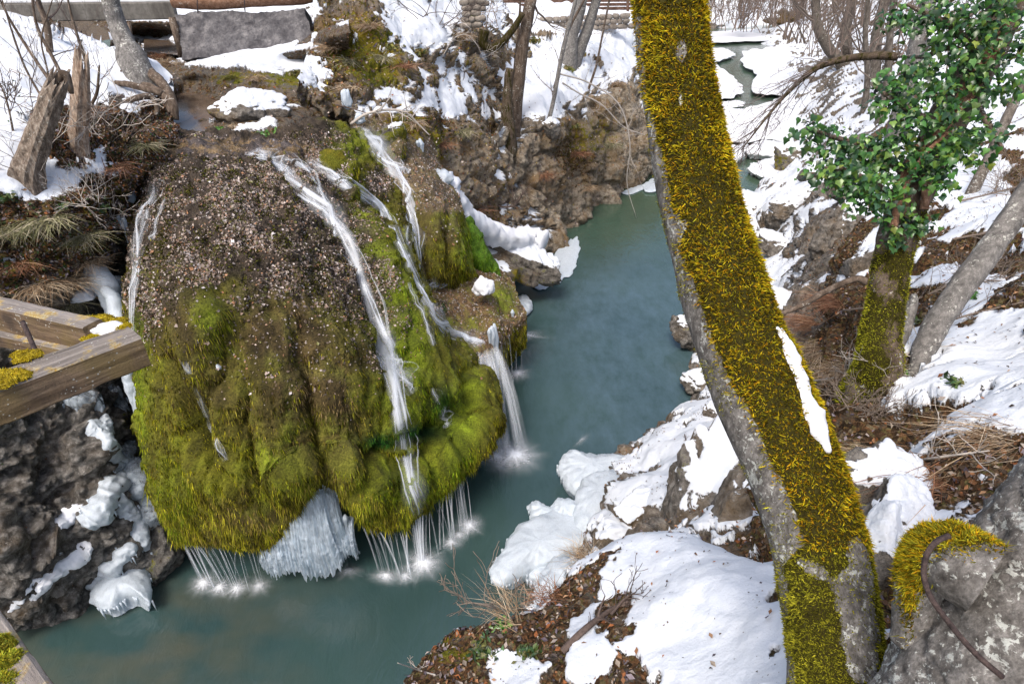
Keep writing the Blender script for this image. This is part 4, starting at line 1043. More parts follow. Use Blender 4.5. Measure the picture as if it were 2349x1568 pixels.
def fall(root, mb_name, strands, mat='silk'):
    for s_ in strands:
        a, b, w, den = s_
        a, b = np.array(a), np.array(b)
        t = np.linspace(0, 1, 14)[:, None]
        pts = a * (1 - t) + b * t
        pts[:, 2] = (a[2] + (b[2] - a[2]) * (.25 * t + .75 * t * t))[:, 0]
        nrm = np.tile(unit((C0 - a) * np.array([1, 1, 0])), (14, 1))
        mb = MB()
        fade = np.interp(np.linspace(0, 1, 14), [0, .1, .85, 1], [.35, 1, .9, .6])
        ribbon(mb, pts, nrm, np.interp(np.linspace(0, 1, 14), [0, 1], [w * .75, w * 1.15]), fade * den, random.random() * 20, 5, .5)
        ribbon(mb, pts, unit(np.cross(nrm, np.tile([0, 0, 1.0], (14, 1)))), np.full(14, w), fade * den, random.random() * 20, 5, .5)
        mb.build(mb_name, M['silk'], root)
def curtain(label, edge, foot, cnt, w, den, group='thin falls at the rim'):
    """edge/foot: survey polylines (u,v,Y) of the rim and (u,v) of the landing line"""
    root = thing('water_curtain', label, 'water stream', PZ(foot[0][0], foot[0][1], 0), group)
    st = []
    for k in range(cnt):
        s_ = min(max((k + rng.normal() * .3) / max(1, cnt - 1), 0), 1)
        e = resample(np.array(edge, float), 50)[int(s_ * 49)]; f = resample(np.array(foot, float), 50)[min(49, max(0, int(s_ * 49 + rng.normal() * 1.5)))]
        a = PY(*e); b = PZ(f[0] + rng.normal() * 7, f[1] + rng.normal() * 6, 0.0)
        st.append((a, b, w * (.35 + 1.1 * rng.random() ** 2), den * (.35 + .75 * rng.random())))
    fall(root, 'water_strand', st)
curtain('row of thin falls under the left lobe of the dome', [(412, 1236, 7.6), (470, 1252, 7.4), (590, 1268, 7.4)], [(460, 1335), (520, 1350), (610, 1345)], 26, .035, .6)
curtain('fan of thin falls below the right end of the dome', [(830, 1205, 7.7), (900, 1220, 7.95), (970, 1180, 8.3), (1040, 1110, 8.9), (1068, 1080, 9.3)], [(860, 1310), (920, 1322), (985, 1290), (1050, 1235), (1078, 1205)], 46, .034, .62)
r_ = thing('water_curtain', 'strong narrow fall ending in the brightest splash below the dome', 'water stream', PZ(970, 1292, 0), 'thin falls at the rim')
fall(r_, 'water_strand', [(PY(958 + dx, 1178, 8.25), PZ(968 + dx * .4, 1292, 0), .05, .9) for dx in (-14, -6, 0, 5, 12)])
r_ = thing('water_curtain', 'broad silky fall arching off the ledge into the pool', 'water stream', PZ(1165, 1040, 0), 'thin falls at the rim')
fall(r_, 'water_strand', [(PY(1098 + k * 5, 806 - k * 1.5, 12.0 + k * .06), PZ(1118 + k * 11 + rng.normal() * 3, 1052 - abs(k - 4) * 5, 0), .2, .42) for k in range(9)] + [(PY(1092, 850, 11.5), PZ(1100, 1035, 0), .03, .7), (PY(1100, 870, 11.6), PZ(1112, 1040, 0), .02, .6)])
curtain('pair of thread-like falls at the tip of the ledge', [(1176, 712, 14.2), (1190, 716, 14.4)], [(1180, 862), (1192, 858)], 4, .04, .7)
curtain('fan of threads spilling off the front of the ledge', [(1040, 812, 11.7), (1075, 835, 11.6), (1096, 860, 11.5)], [(1085, 1030), (1095, 1035), (1108, 1036)], 8, .03, .5)
curtain('loose threads between the arching fall and the long icicle', [(1122, 800, 12.3), (1150, 765, 13.2), (1164, 752, 13.5)], [(1150, 985), (1165, 940), (1172, 905)], 9, .035, .45)
curtain('few thin falls in the dark gap beside the ice curtain', [(748, 1095, 7.6), (775, 1110, 7.7)], [(780, 1290), (800, 1300)], 5, .025, .45)

# ------------------------------------------------------------------ splashes
def foam(label, u, v, r, den=1.0, sq=1.0, rot=0, cat='foam'):
    c = PZ(u, v, 0)
    nr_, na = 14, 40
    rr = np.linspace(0, 1, nr_)[:, None]; th = np.arange(na)[None, :] / na * 2 * math.pi
    x = rr * np.cos(th) * r; y = rr * np.sin(th) * r * sq
    cx, sx = math.cos(rot), math.sin(rot)
    z = .012 + .10 * r * np.exp(-(rr * 3.2) ** 2) * (1 + 0 * th) + .006 * rng.random((nr_, na))
    V = np.stack([c[0] + x * cx - y * sx, c[1] + x * sx + y * cx, z], -1).reshape(-1, 3)
    ca = np.tile(np.cos(th), (nr_, 1)).ravel() + c[0]; sa = np.tile(np.sin(th), (nr_, 1)).ravel() + c[1]
    f = gfaces(nr_, na, True)
    wa = fbm(np.stack([ca.ravel() * 2.5, sa.ravel() * 2.5, np.zeros(nr_ * na)], 1), 1, 4, .65, seed=u * .1)
    frr = np.repeat(rr[:, 0], na); frr = np.where(frr >= .999, 1.0, np.clip(frr * (1.05 - .24 * wa), 0, 1))
    o = mobj('foam_patch', V, [f], M['foam'], None, {'fr': frr, 'ca': ca, 'sa': sa, 'den': np.full(nr_ * na, den)}, True, c)
    tag(o, label, cat, 'foam where the falls strike the pool')
foam('leftmost bright foam spot under the left lobe of the dome', 468, 1338, .42)
foam('foam spot second from the left under the dome', 505, 1348, .34, .9)
foam('foam spot third from the left under the dome', 545, 1350, .34, .85)
foam('fainter foam streak left of the ice curtain foot', 595, 1345, .36, .6)
foam('faint foam haze right of the ice curtain foot', 800, 1310, .45, .45, .6)
foam('foam patch under the middle of the right-hand curtain', 885, 1322, .5, .85, .6)
foam('small foam spot between the two bright splashes under the dome', 930, 1322, .32, .7)
foam('round brilliant splash at the foot of the main stream', 970, 1292, .62, 1.3)
foam('foam spot on the right-hand curtain foot, lower of two', 1035, 1245, .34, .8)
foam('bright foam spot at the right end of the curtain', 1075, 1206, .46, 1.1)
foam('small foam spot above the right end of the curtain', 1052, 1228, .3, .7)
foam('large burst of foam where the arching ledge fall lands', 1180, 1048, .95, 1.3)
foam('foam burst left of the large one below the ledge fall', 1105, 1035, .5, 1.0)
foam('foam between the two bursts below the ledge', 1140, 1050, .55, .8)
foam('wide fanning foam sheet behind the icicle of the ledge', 1185, 770, 1.3, 1.0, .35)
foam('round foam spot under the thread falls of the ledge tip', 1186, 858, .55, .9)
foam('thin broken foam line drifting on the pool near the ice', 1335, 1010, .5, .28, .3, .9)
B_all = bvh('near_bank', 'right_bank', 'left_bank', 'rocky_outcrop', 'gorge_cliff', 'creek_bed')
def on(u, v):
    h, nn = cast(B_all, u, v)
    return h if h is not None else PZ(u, v, 7)
def snap(c, lim=(.6, 1.7)):
    """slide a surveyed point along its line of sight onto the ground"""
    u, v = proj(np.array(c)[None])[0]
    h, _ = cast(B_all, u, v)
    if h is None: return 1.0
    k = np.linalg.norm(h - C0) / np.linalg.norm(np.array(c) - C0)
    return k if lim[0] < k < lim[1] else 1.0
# ------------------------------------------------------------------ boulders
_ico = {}
def ico(sub):
    if sub not in _ico:
        import bmesh
        bm = bmesh.new(); bmesh.ops.create_icosphere(bm, subdivisions=sub, radius=1)
        _ico[sub] = (np.array([v.co[:] for v in bm.verts]), np.array([[v.index for v in f.verts] for f in bm.faces])); bm.free()
    return _ico[sub]
def boulder(label, c, r, seed, rot=0, tilt=(0, 0), snow=.0, moss=.1, mat='terrain', sub=5, amp=.28, lit=.05, cut=.8, name='boulder', group='rocks along the banks', thr=.52, sn_=True):
    V, F = ico(sub)
    r = np.array(r, float)
    k = np.array(c, float)
    if sn_:
        kk = snap(k); k = C0 + (k - C0) * kk; r = r * kk; k[2] -= .22 * r[2]
    s_ = 1 + amp * (.8 * fbm(V + seed * 3.1, 1.0, 3, seed=seed) + .5 * ridged(V + seed, 1.8, 3, seed=seed + 1))
    # flat fracture planes
    rs = np.random.default_rng(seed)
    for _ in range(13):
        nv = unit(rs.normal(size=3)); h = cut * (.7 + .35 * rs.random())
        dd = (V * s_[:, None]) @ nv
        s_ = np.where(dd > h, s_ * h / np.maximum(dd, 1e-6) * .97 + s_ * .03, s_)
    g1, g2 = worley(V * r / r.max(), 2.6, seed)
    s_ = s_ * (1 + amp * .22 * fbm(V * r / r.max(), 6, 4, seed=seed + 2) - amp * .25 * np.exp(-((g2 - g1) / .08) ** 2) + amp * .2 * (.5 - g1))
    P = V * s_[:, None] * r
    R = np.array((Matrix.Rotation(rot, 3, 'Z') @ Matrix.Rotation(tilt[0], 3, 'X') @ Matrix.Rotation(tilt[1], 3, 'Y')))
    P = P @ R.T; n = unit((V / r) @ R.T)
    a, b, cc = P[F[:, 0]], P[F[:, 1]], P[F[:, 2]]
    fn = np.cross(b - a, cc - a); vn = np.zeros_like(P)
    for j in range(3): np.add.at(vn, F[:, j], fn)
    vn = unit(vn)
    w = P + k
    sn = sstep(-.3, .3, 2.4 * (.5 * vn[:, 2] + .5 * n[:, 2] - thr) + snow + .5 * fbm(w, 2.2, 4, seed=seed))
    w = w + np.array([0, 0, 1]) * (.06 * sstep(.45, .7, sn) * min(1, r.min()))[:, None]
    o = mobj(name, w, [F], M[mat], None, {'snow': sn, 'moss': np.full(len(P), moss) + .3 * np.clip(fbm(w, 1.3, 2, seed=seed + 4), -1, 1), 'lit': np.full(len(P), lit)}, True, k - np.array([0, 0, r[2] * .6]))
    return tag(o, label, 'rock', group)
R_ = math.radians
boulder('big mossy slab with snow on its back between ledge and cliff', PY(1175, 585, 19.0) , (2.0, .95, .85), 3, R_(-14), (0, R_(17)), .05, .3, sn_=False)
boulder('dark snow-topped stone at the water end of the mossy slab', PY(1250, 605, 18.9) + np.array([0, 0, -.25]), (.55, .5, .55), 5, 0, (0, 0), .35, .15, sn_=False)
boulder('small rounded stone poking through snow beside the round ice rim', PY(1213, 560, 20.5), (.45, .35, .3), 6, .3, (0, 0), -.2, .2, sn_=False)
boulder('mossy wedge of rock under the slab beside the green chute', PY(1120, 630, 17.8), (1.0, .8, .7), 8, .4, (0, .3), -.7, .4, sn_=False)
boulder('grey boulder beside the leaning brown tree foot', PY(1215, 275, 25.0), (.75, .6, .55), 11, .2, (0, 0), -.3, .05)
boulder('pale cracked boulder under the twin tree, right of the first grey one', PY(1265, 290, 26.2), (.55, .5, .45), 12, .9, (0, 0), -.2, .05)
boulder('dark snow-capped rock tip jutting into the river bend', PT(1725, 470, 26.5), (1.3, .9, .8), 14, .2, (0, .15), .25, .1)
boulder('brown layered block in the snow above the rock tip', PT(1835, 465, 23.0), (1.2, .7, .55), 15, .3, (0, 0), .1, .05)
boulder('low brown ledge stone in the upper snow field', PT(1860, 440, 23.4), (1.0, .5, .4), 16, .5, (0, 0), .1, .05)
boulder('speckled rock hump between the two snow shelves', PT(1795, 500, 22.5), (.7, .6, .6), 17, 0, (0, 0), .15, .1)
boulder('sloping grey slab showing through the snow shelf', PT(1790, 560, 19.8), (1.0, .7, .55), 18, .2, (0, .35), .0, .05)
boulder('large pale lichen-spotted boulder left of the ivy tree', PT(1945, 530, 12.9), (.85, .8, .95), 19, .3, (0, .15), -.45, .1, amp=.34)
boulder('smaller grey boulder at the foot of the large pale one', PT(1985, 610, 11.2), (.55, .5, .5), 20, .8, (0, 0), -.35, .1)
boulder('tan rock under the hanging ivy behind the large pale boulder', PT(1990, 425, 15), (.9, .8, .7), 21, .2, (0, 0), -.2, .05)
boulder('wide rust-brown slab crossing the snow above the dry grass', PT(1800, 700, 14.6), (1.1, .55, .4), 22, R_(-10), (0, .15), -.05, .1)
boulder('squat grey slab just below the rust-brown one', PT(1770, 745, 14.2), (.7, .5, .4), 23, .3, (0, 0), .05, .1)
boulder('dark wet stone peeking past the left side of the trunk', PT(1585, 745, 18.3), (.7, .55, .65), 24, 0, (0, 0), -.15, .1, 'cliff_wet')
boulder('low grey rock at the water line below the bent trunk', PT(1615, 865, 16.6), (.65, .45, .4), 25, .4, (0, 0), .1, .1)
boulder('grey ribbed rock face split by a strip of snow', PT(1640, 1110, 8.9), (.75, .55, 1.15), 26, R_(-25), (R_(-35), R_(12)), -.32, .12, amp=.25)
boulder('second ribbed rock right of the snow strip, beside the trunk', PT(1725, 1170, 7.6), (.6, .5, .95), 27, R_(-15), (R_(-35), R_(10)), -.45, .12, amp=.25)
boulder('dark crest of rock running toward the ice shelf', PT(1470, 1160, 9.9), (.75, .3, .35), 28, R_(52), (0, 0), -.15, .1)
boulder('snow-dusted lump of rock at the end of the dark crest', PT(1430, 1230, 9.2), (.6, .4, .45), 29, .2, (0, 0), -.1, .05)
boulder('brown rock knob in the snow near the trunk', PT(1645, 940, 13.2), (.35, .28, .25), 30, .5, (0, 0), -.2, .05)
boulder('narrow grey rock rib left of the split rock face', PT(1560, 1130, 9.6), (.3, .3, .6), 31, .1, (R_(-30), 0), -.1, .1)
boulder('brown earth-stained rock below the mossy trunk on the slope', PT(2030, 1130, 4.6), (.45, .35, .5), 32, .4, (0, 0), -.35, .3)
boulder('tan crumbling rock behind the burl of the near trunk', PT(2010, 1260, 3.7), (.3, .3, .4), 33, .2, (0, 0), -.2, .15)
boulder('grey boulder beside the near trunk foot among dead leaves', PT(2080, 1180, 4.0), (.3, .25, .28), 34, .6, (0, 0), -.25, .2)
boulder('snow-patched rock on the creek lip with green sprouts', PZ(565, 268, 7.0) + np.array([0, 0, .12]), (.95, .6, .6), 35, .1, (0, 0), .25, .25, sn_=False)
boulder('dark mossy stone at the left foot of the dome', PZ(375, 1300, .0) + np.array([0, .0, .35]), (.5, .5, .75), 36, .3, (0, 0), -1.2, .3, 'cliff_wet', sn_=False)
boulder('low wet stone under the left ice formation', PZ(150, 1395, 0) + np.array([0, 0, .1]), (.7, .4, .4), 37, .3, (0, 0), -1.2, .1, 'cliff_wet', sn_=False)
boulder('shadowed green rock in the far river bend', PT(1820, 355, 31), (1.2, .9, 1.0), 38, .3, (0, .2), .1, .3)
boulder('brown cobbled rock below the hanging ivy tip', PT(1880, 390, 25.5), (1.1, .7, .6), 39, .2, (0, 0), .0, .1)
boulder('white-streaked rock in the middle of the icy river', PZ(1700, 350, 0), (1.3, .7, .5), 40, .2, (0, 0), .5, .05, sn_=False)
boulder('mossy boulder knob beside the cascade head', PY(905, 322, 15.6), (.5, .4, .45), 41, .2, (0, 0), -1.0, .5, sn_=False)
boulder('ochre moss hump on the crown edge of the dome', PY(768, 372, 12.9), (.33, .35, .42), 42, .2, (0, 0), -2, 1.1, sub=4, sn_=False)

# ------------------------------------------------------------------ ice
def blob_mesh(c, outline, hgt, bot, seed, rings=14, amp=.05, sag=.0):
    """a lobed pillow of ice: outline (n,3) about a centre"""
    n = len(outline); o = resample(np.concatenate([outline, outline[:1]]), 97)[:-1]
    m = len(o); P = []
    for k in range(rings + 1):
        a = k / rings; rr = math.sin(a * math.pi / 2)
        P.append(c + (o - c) * rr + np.array([0, 0, 1]) * (hgt * math.cos(a * math.pi / 2) ** .8))
    for k in range(1, 6):
        a = k / 5
        P.append(c + (o - c) * (1 - .22 * a) - np.array([0, 0, 1]) * (bot * a))
    P = np.array(P); f = P.reshape(-1, 3)
    f = f + unit(f - (c - np.array([0, 0, hgt]))) * (np.minimum(1, .15 + 1.2 * np.repeat(np.concatenate([np.sin(np.arange(rings + 1) / rings * math.pi / 2), np.ones(5)]), m)) * amp * (fbm(f, 2.2, 3, seed=seed) + .5 * fbm(f, 8, 3, seed=seed + 1)))[:, None]
    return f, gfaces(len(P), m, True)[:, ::-1], o
def icicles(mb, pts, lmin, lmax, r, cnt):
    for k in range(cnt):
        a = pts[rng.integers(len(pts))] + rng.normal(size=3) * .01
        L = lmin + (lmax - lmin) * rng.random() ** 2
        V_, F_ = tube(np.array([a + [0, 0, .03], a - [0, 0, L * .4], a - [0, 0, L]]), [r, r * .7, .002], 6)
        mb.add(V_, F_)
def ice_blob(label, outline, z, hgt, bot, seed, name='ice_floe', cat='ice', group='ice and snow plates on the river', mat='ice', fringe=0, amp=.05, parent=None, rag=.0):
    o = np.array([PZ(u, v, z) for u, v in outline]); c = o.mean(0)
    if rag:
        o = resample(np.concatenate([o, o[:1]]), 49)[:-1]
        o = c + (o - c) * (1 + rag * fbm(o, 1.6 / max(.6, np.linalg.norm(o - c, axis=1).mean() * .35), 4, .65, seed=seed + 9))[:, None]
    V_, F_, rim_ = blob_mesh(c, o, hgt, bot, seed, amp=amp)
    mb = MB(); mb.add(V_, F_)
    ob = mb.build(name, M[mat], parent, True, None if parent else c)
    if parent is None: tag(ob, label, cat, group)
    if fringe:
        m2 = MB(); icicles(m2, rim_, .06, .3, .018, fringe)
        tag(m2.build('icicle_fringe', M['ice'], ob if parent is None else parent), kind='stuff')
        if parent is None:
            pass
    return ob
shelf = thing('ice_shelf', 'lobed white ice shelf overhanging the pool below the near rocks', 'ice', PZ(1260, 1250, 0))
for k, (ol, z, h, b) in enumerate([
  ([(1122, 1312), (1150, 1265), (1185, 1215), (1240, 1180), (1310, 1170), (1370, 1185), (1375, 1250), (1320, 1275), (1280, 1295), (1240, 1310), (1200, 1325), (1155, 1345), (1130, 1335)], .42, .34, .3),
  ([(1277, 1075), (1300, 1045), (1345, 1045), (1400, 1050), (1450, 1060), (1440, 1100), (1400, 1130), (1350, 1140), (1305, 1125), (1290, 1100)], .4, .32, .3),
  ([(1210, 1165), (1225, 1157), (1260, 1170), (1290, 1195), (1270, 1215), (1225, 1200)], .4, .22, .3),
  ([(1265, 1165), (1285, 1150), (1320, 1165), (1345, 1190), (1300, 1205), (1270, 1190)], .5, .3, .3),
  ([(1235, 1330), (1270, 1290), (1320, 1285), (1320, 1330), (1285, 1380), (1240, 1400), (1228, 1370)], .5, .35, .4),
  ([(1200, 1310), (1235, 1290), (1275, 1300), (1260, 1335), (1215, 1335)], .3, .2, .2),
  ([(1330, 1110), (1400, 1085), (1440, 1110), (1400, 1200), (1340, 1230), (1310, 1190)], .6, .35, .5)]):
    ol_ = np.array([PZ(u, v, z) for u, v in ol]); c = ol_.mean(0)
    V_, F_, rim_ = blob_mesh(c, ol_, h, b, 60 + k, amp=.07)
    lob = mobj('ice_lobe', V_, [F_], M['ice'], shelf)
    mb = MB(); icicles(mb, rim_, .05, .22, .022, 46)
    under(tag(mb.build('icicle_fringe', M['ice'], shelf), kind='stuff'), lob)
floes = [
 ('crusted ice rim curving around the end of the mossy slab', [(1215, 645), (1250, 610), (1290, 560), (1325, 545), (1330, 575), (1315, 620), (1280, 650), (1240, 662)], .05, .08, .05),
 ('thin grey ice plate on the water below the far cliff', [(1425, 442), (1450, 430), (1490, 420), (1480, 432), (1445, 446)], .04, .04, .05),
 ('snowy ice plate against the left edge of the leaning trunk by the far cliff', [(1470, 425), (1500, 410), (1520, 425), (1500, 440), (1480, 438)], .08, .1, .05),
 ('broad snow plate on the river touching the right side of the mossy trunk', [(1596, 150), (1640, 148), (1692, 188), (1702, 214), (1650, 228), (1596, 222)], .25, .2, .3),
 ('widest snow field on the river, below the brown bend', [(1596, 255), (1650, 248), (1700, 252), (1745, 240), (1835, 235), (1835, 330), (1770, 322), (1690, 326), (1640, 334), (1596, 322)], .3, .3, .3),
 ('snow plate with a dark undercut edge nearest the pool', [(1620, 345), (1690, 336), (1706, 355), (1680, 376), (1640, 374)], .3, .2, .3),
 ('rounded snow hump at the last river step', [(1712, 338), (1760, 326), (1800, 340), (1790, 358), (1715, 354)], .35, .3, .3),
 ('pointed ice tongue reaching over the dark pool', [(1712, 388), (1740, 372), (1800, 362), (1812, 395), (1770, 408), (1728, 398)], .25, .15, .25),
 ('long snow bank filling the right half of the river bend', [(1705, 120), (1760, 108), (1835, 100), (1840, 160), (1830, 222), (1760, 214), (1722, 196), (1735, 170), (1700, 146)], .3, .3, .3),
 ('snow plate in mid river under the drooping twigs', [(1600, 118), (1655, 112), (1686, 126), (1650, 140), (1600, 142)], .3, .3, .3),
 ('far strip of river snow under the cliff', [(1600, 76), (1700, 70), (1810, 70), (1810, 92), (1720, 94), (1650, 98), (1600, 94)], .3, .3, .3),
 ('small ice cake in the brown water lead', [(1646, 238), (1690, 232), (1708, 242), (1662, 248)], .2, .15, .2)]
for k, (lb_, ol, z, h, b) in enumerate(floes):
    ice_blob(lb_, ol, z, h, b, 80 + k, amp=.06 if k < 3 else .15, mat='snow' if k > 2 else 'ice', rag=.12)
ice_blob('small crusted ice tongue at the tip of the ledge', [(1160, 725), (1185, 690), (1205, 680), (1222, 700), (1215, 718), (1185, 730)], .1, .25, .1, 99, fringe=0)

def ice_run(root, name, pts, rad, mode='Y', seed=0, sides=14, n=40, mat='ice', lump=.25):
    P = path(pts, mode)
    V_, F_ = tube(P, rad, sides, n)
    c = resample(P, n)
    m = n * sides
    cc = np.repeat(c, sides, 0)
    o = V_[:m] - cc
    V_[:m] = cc + o * (1 + lump * fbm(V_[:m], 5, 3, seed=seed) + lump * .6 * fbm(V_[:m] * np.array([1, 1, .2]), 14, 2, seed=seed + 1))[:, None]
    return mobj(name, V_, F_, M[mat], root)
# left frozen falls
fz = thing('frozen_fall', 'bluish frozen fall hanging from the dark hollow left of the dome', 'ice', PY(230, 640, 9.9))
ice_run(fz, 'ice_flow', [(192, 655, 9.75), (215, 632, 9.75), (240, 650, 9.6), (255, 690, 9.5), (265, 730, 9.4), (285, 780, 9.3)], [.10, .2, .2, .17, .15, .12], seed=1)
ice_run(fz, 'ice_flow', [(240, 660, 9.4), (262, 690, 9.2), (272, 740, 9.0), (290, 800, 8.75), (305, 870, 8.6), (325, 940, 8.5), (342, 1005, 8.4)], [.06, .13, .15, .17, .17, .10, .01], seed=2)
ice_run(fz, 'ice_flow', [(290, 830, 8.6), (300, 880, 8.5), (312, 960, 8.45)], [.12, .10, .01], seed=3)
ice_run(fz, 'ice_flow', [(255, 640, 10.0), (270, 648, 10), (283, 680, 10), (285, 720, 10)], [.05, .12, .1, .03], seed=4, mat='ice_clear')
ice_run(fz, 'ice_flow', [(175, 690, 9.5), (200, 670, 9.6), (215, 650, 9.7)], [.04, .1, .1], seed=5)
for k, (a, b) in enumerate((((282, 500), (303, 590)), ((286, 505), (298, 560)), ((270, 495), (292, 545)))):
    ice_run(fz, 'icicle', [(*a, 10.4), ((a[0]+b[0])/2, (a[1]+b[1])/2, 10.4), (*b, 10.4)], [.035, .028, .004], seed=6 + k, mat='ice_clear', lump=.15)
B_left = bvh('left_bank')
def surf_ice(root, pts, seed, mat='ice', hk=.45, smooth=11, name='ice_flow', drips=0):
    """ice frozen onto the rock under a survey polyline (u, v, width px)"""
    L_ = sum(math.hypot(a[0]-b[0], a[1]-b[1]) for a, b in zip(pts, pts[1:])); n = max(24, int(L_ / 3))
    a = resample(np.array([(u, v) for u, v, w in pts], float), n)
    w = np.interp(np.linspace(0, 1, n), np.linspace(0, 1, len(pts)), [q[2] for q in pts])
    X, Nn, W = [], [], []
    for (u, v), wi in zip(a, w):
        h, nn = cast(B_left, u, v)
        if h is None: continue
        if nn @ (C0 - h) < 0: nn = -nn
        X.append(h); Nn.append(unit(nn + .8 * unit(C0 - h))); W.append(1.35 * wi * (h[1] * CO - (h[2] - CAMH) * SI) / FPX)
    X, Nn, W = np.array(X), np.array(Nn), np.array(W)
    k = np.ones(smooth) / smooth; m = smooth // 2
    for arr in (X, Nn):
        pad = np.concatenate([np.repeat(arr[:1], m, 0), arr, np.repeat(arr[-1:], m, 0)])
        for j in range(3): arr[:, j] = np.convolve(pad[:, j], k, 'valid')
    Nn = unit(Nn); n = len(X); nc = 17; c = np.linspace(-1, 1, nc)
    S = unit(np.cross(unit(np.gradient(X, axis=0)), Nn))
    W = W * (1 + .35 * fbm(X, 2.5, 3, seed=seed))
    end = np.minimum(np.minimum(np.linspace(0, 6, n), np.linspace(6, 0, n)), 1) ** .5
    hgt = np.sqrt(np.clip(1 - c ** 2, 0, 1))
    P = X[:, None] + S[:, None] * (c[None, :, None] * W[:, None, None] * .5) + Nn[:, None] * ((hgt[None, :] * end[:, None] * (W * hk + .03)[:, None])[..., None] - .05)
    f = P.reshape(-1, 3); nn = np.repeat(Nn, nc, 0)
    f = f + nn * (.05 * fbm(f, 5, 3, seed=seed) + .02 * fbm(f, 18, 3, seed=seed + 1))[:, None] * np.tile(hgt, n)[:, None] + np.repeat(S, nc, 0) * (.04 * fbm(f, 7, 3, seed=seed + 2))[:, None]
    fo = mobj(name, f, [gfaces(n, nc)], M[mat], root)
    if drips:
        mb = MB(); rim_ = np.concatenate([P[:, 0], P[:, -1]]); icicles(mb, rim_ + Nn.mean(0) * .05, .06, .28, .02, drips)
        under(tag(mb.build('icicle_fringe', M[mat], root), kind='stuff'), fo)
fl = thing('frozen_fall', 'branching white ice cascade over the dark rock left of the dome foot', 'ice', PY(250, 1250, 7.3))
for k, (pts, mt_, dr) in enumerate([
  ([(192, 1000, 14), (215, 985, 40), (240, 1000, 34), (262, 1040, 26), (285, 1078, 30)], 'ice', 0),
  ([(222, 962, 26), (235, 975, 38), (245, 1000, 26)], 'ice', 0),
  ([(288, 1062, 24), (265, 1100, 36), (245, 1140, 40), (225, 1178, 54), (200, 1195, 44), (182, 1203, 14)], 'ice', 6),
  ([(268, 1045, 26), (300, 1075, 60), (328, 1120, 80), (348, 1165, 70), (360, 1205, 34), (368, 1225, 10)], 'ice_clear', 40),
  ([(285, 1040, 14), (300, 1085, 24), (318, 1130, 22), (335, 1180, 12)], 'ice', 10),
  ([(262, 1135, 18), (285, 1160, 28), (305, 1195, 34), (325, 1235, 28), (340, 1275, 10)], 'ice', 20),
  ([(255, 1090, 10), (275, 1060, 26), (292, 1025, 30), (300, 1005, 10)], 'ice_clear', 6),
  ([(248, 880, 10), (262, 900, 24), (276, 925, 22), (284, 945, 6)], 'ice_clear', 10),
  ([(140, 925, 10), (165, 920, 30), (195, 915, 34), (235, 895, 16)], 'ice_clear', 6),
  ([(205, 905, 8), (225, 930, 16), (238, 950, 8)], 'ice', 3),
  ([(335, 1262, 12), (295, 1258, 26), (268, 1290, 26), (240, 1315, 44), (212, 1345, 40), (195, 1365, 10)], 'ice', 10),
  ([(130, 1215, 8), (150, 1190, 30), (180, 1165, 28), (190, 1145, 8)], 'snow', 0),
  ([(55, 1395, 8), (90, 1350, 22), (140, 1300, 34), (185, 1265, 36), (215, 1250, 10)], 'snow', 0),
  ([(8, 1425, 6), (35, 1385, 14), (70, 1345, 14), (100, 1315, 8)], 'snow', 0)]):
    surf_ice(fl, pts, 20 + k, mt_, .3 if mt_ == 'snow' else .5, drips=dr)
ice_blob('scalloped ice cap overhanging the water below the branching cascade', [(208, 1382), (225, 1350), (250, 1320), (285, 1298), (330, 1290), (345, 1330), (347, 1385), (318, 1372), (290, 1375), (262, 1395), (230, 1398)], .32, .3, .28, 105, 'overhanging_ice', fringe=40)
# the great ice curtain under the dome
ic = thing('ice_curtain', 'wide ribbed curtain of bluish white ice hanging below the dome', 'ice', PZ(715, 1325, 0))
def ice_sheet(top, bot, nr_, nc_, seed, fold=.09, jag=.16):
    a = resample(path(top), nc_); b = resample(path(bot), nc_)
    t = np.linspace(0, 1, nr_)[:, None, None]
    P = a[None] * (1 - t) + b[None] * t
    P[:, :, 1] -= .12 * np.sin(t[:, :, 0] * math.pi)
    f = P.reshape(-1, 3)
    s_ = np.tile(np.linspace(0, 1, nc_), nr_)
    tt = np.repeat(np.linspace(0, 1, nr_), nc_)
    q = np.stack([s_ * 14, tt * 1.0, np.zeros_like(tt)], 1)
    q4 = np.stack([s_ * 60, tt * 2.2, np.zeros_like(tt)], 1)
    f[:, 1] -= fold * (.6 + tt * .6) * (ridged(q, 1, 2, seed=seed) + .35 * fbm(q4, 1, 2, seed=seed)) + .02 * fbm(f, 9, 3, seed=seed)
    j = fbm(np.stack([s_ * 22, np.zeros_like(s_), np.zeros_like(s_)], 1), 1, 3, seed=seed + 2)
    f[:, 2] += jag * j * tt ** 4
    return f, gfaces(nr_, nc_)
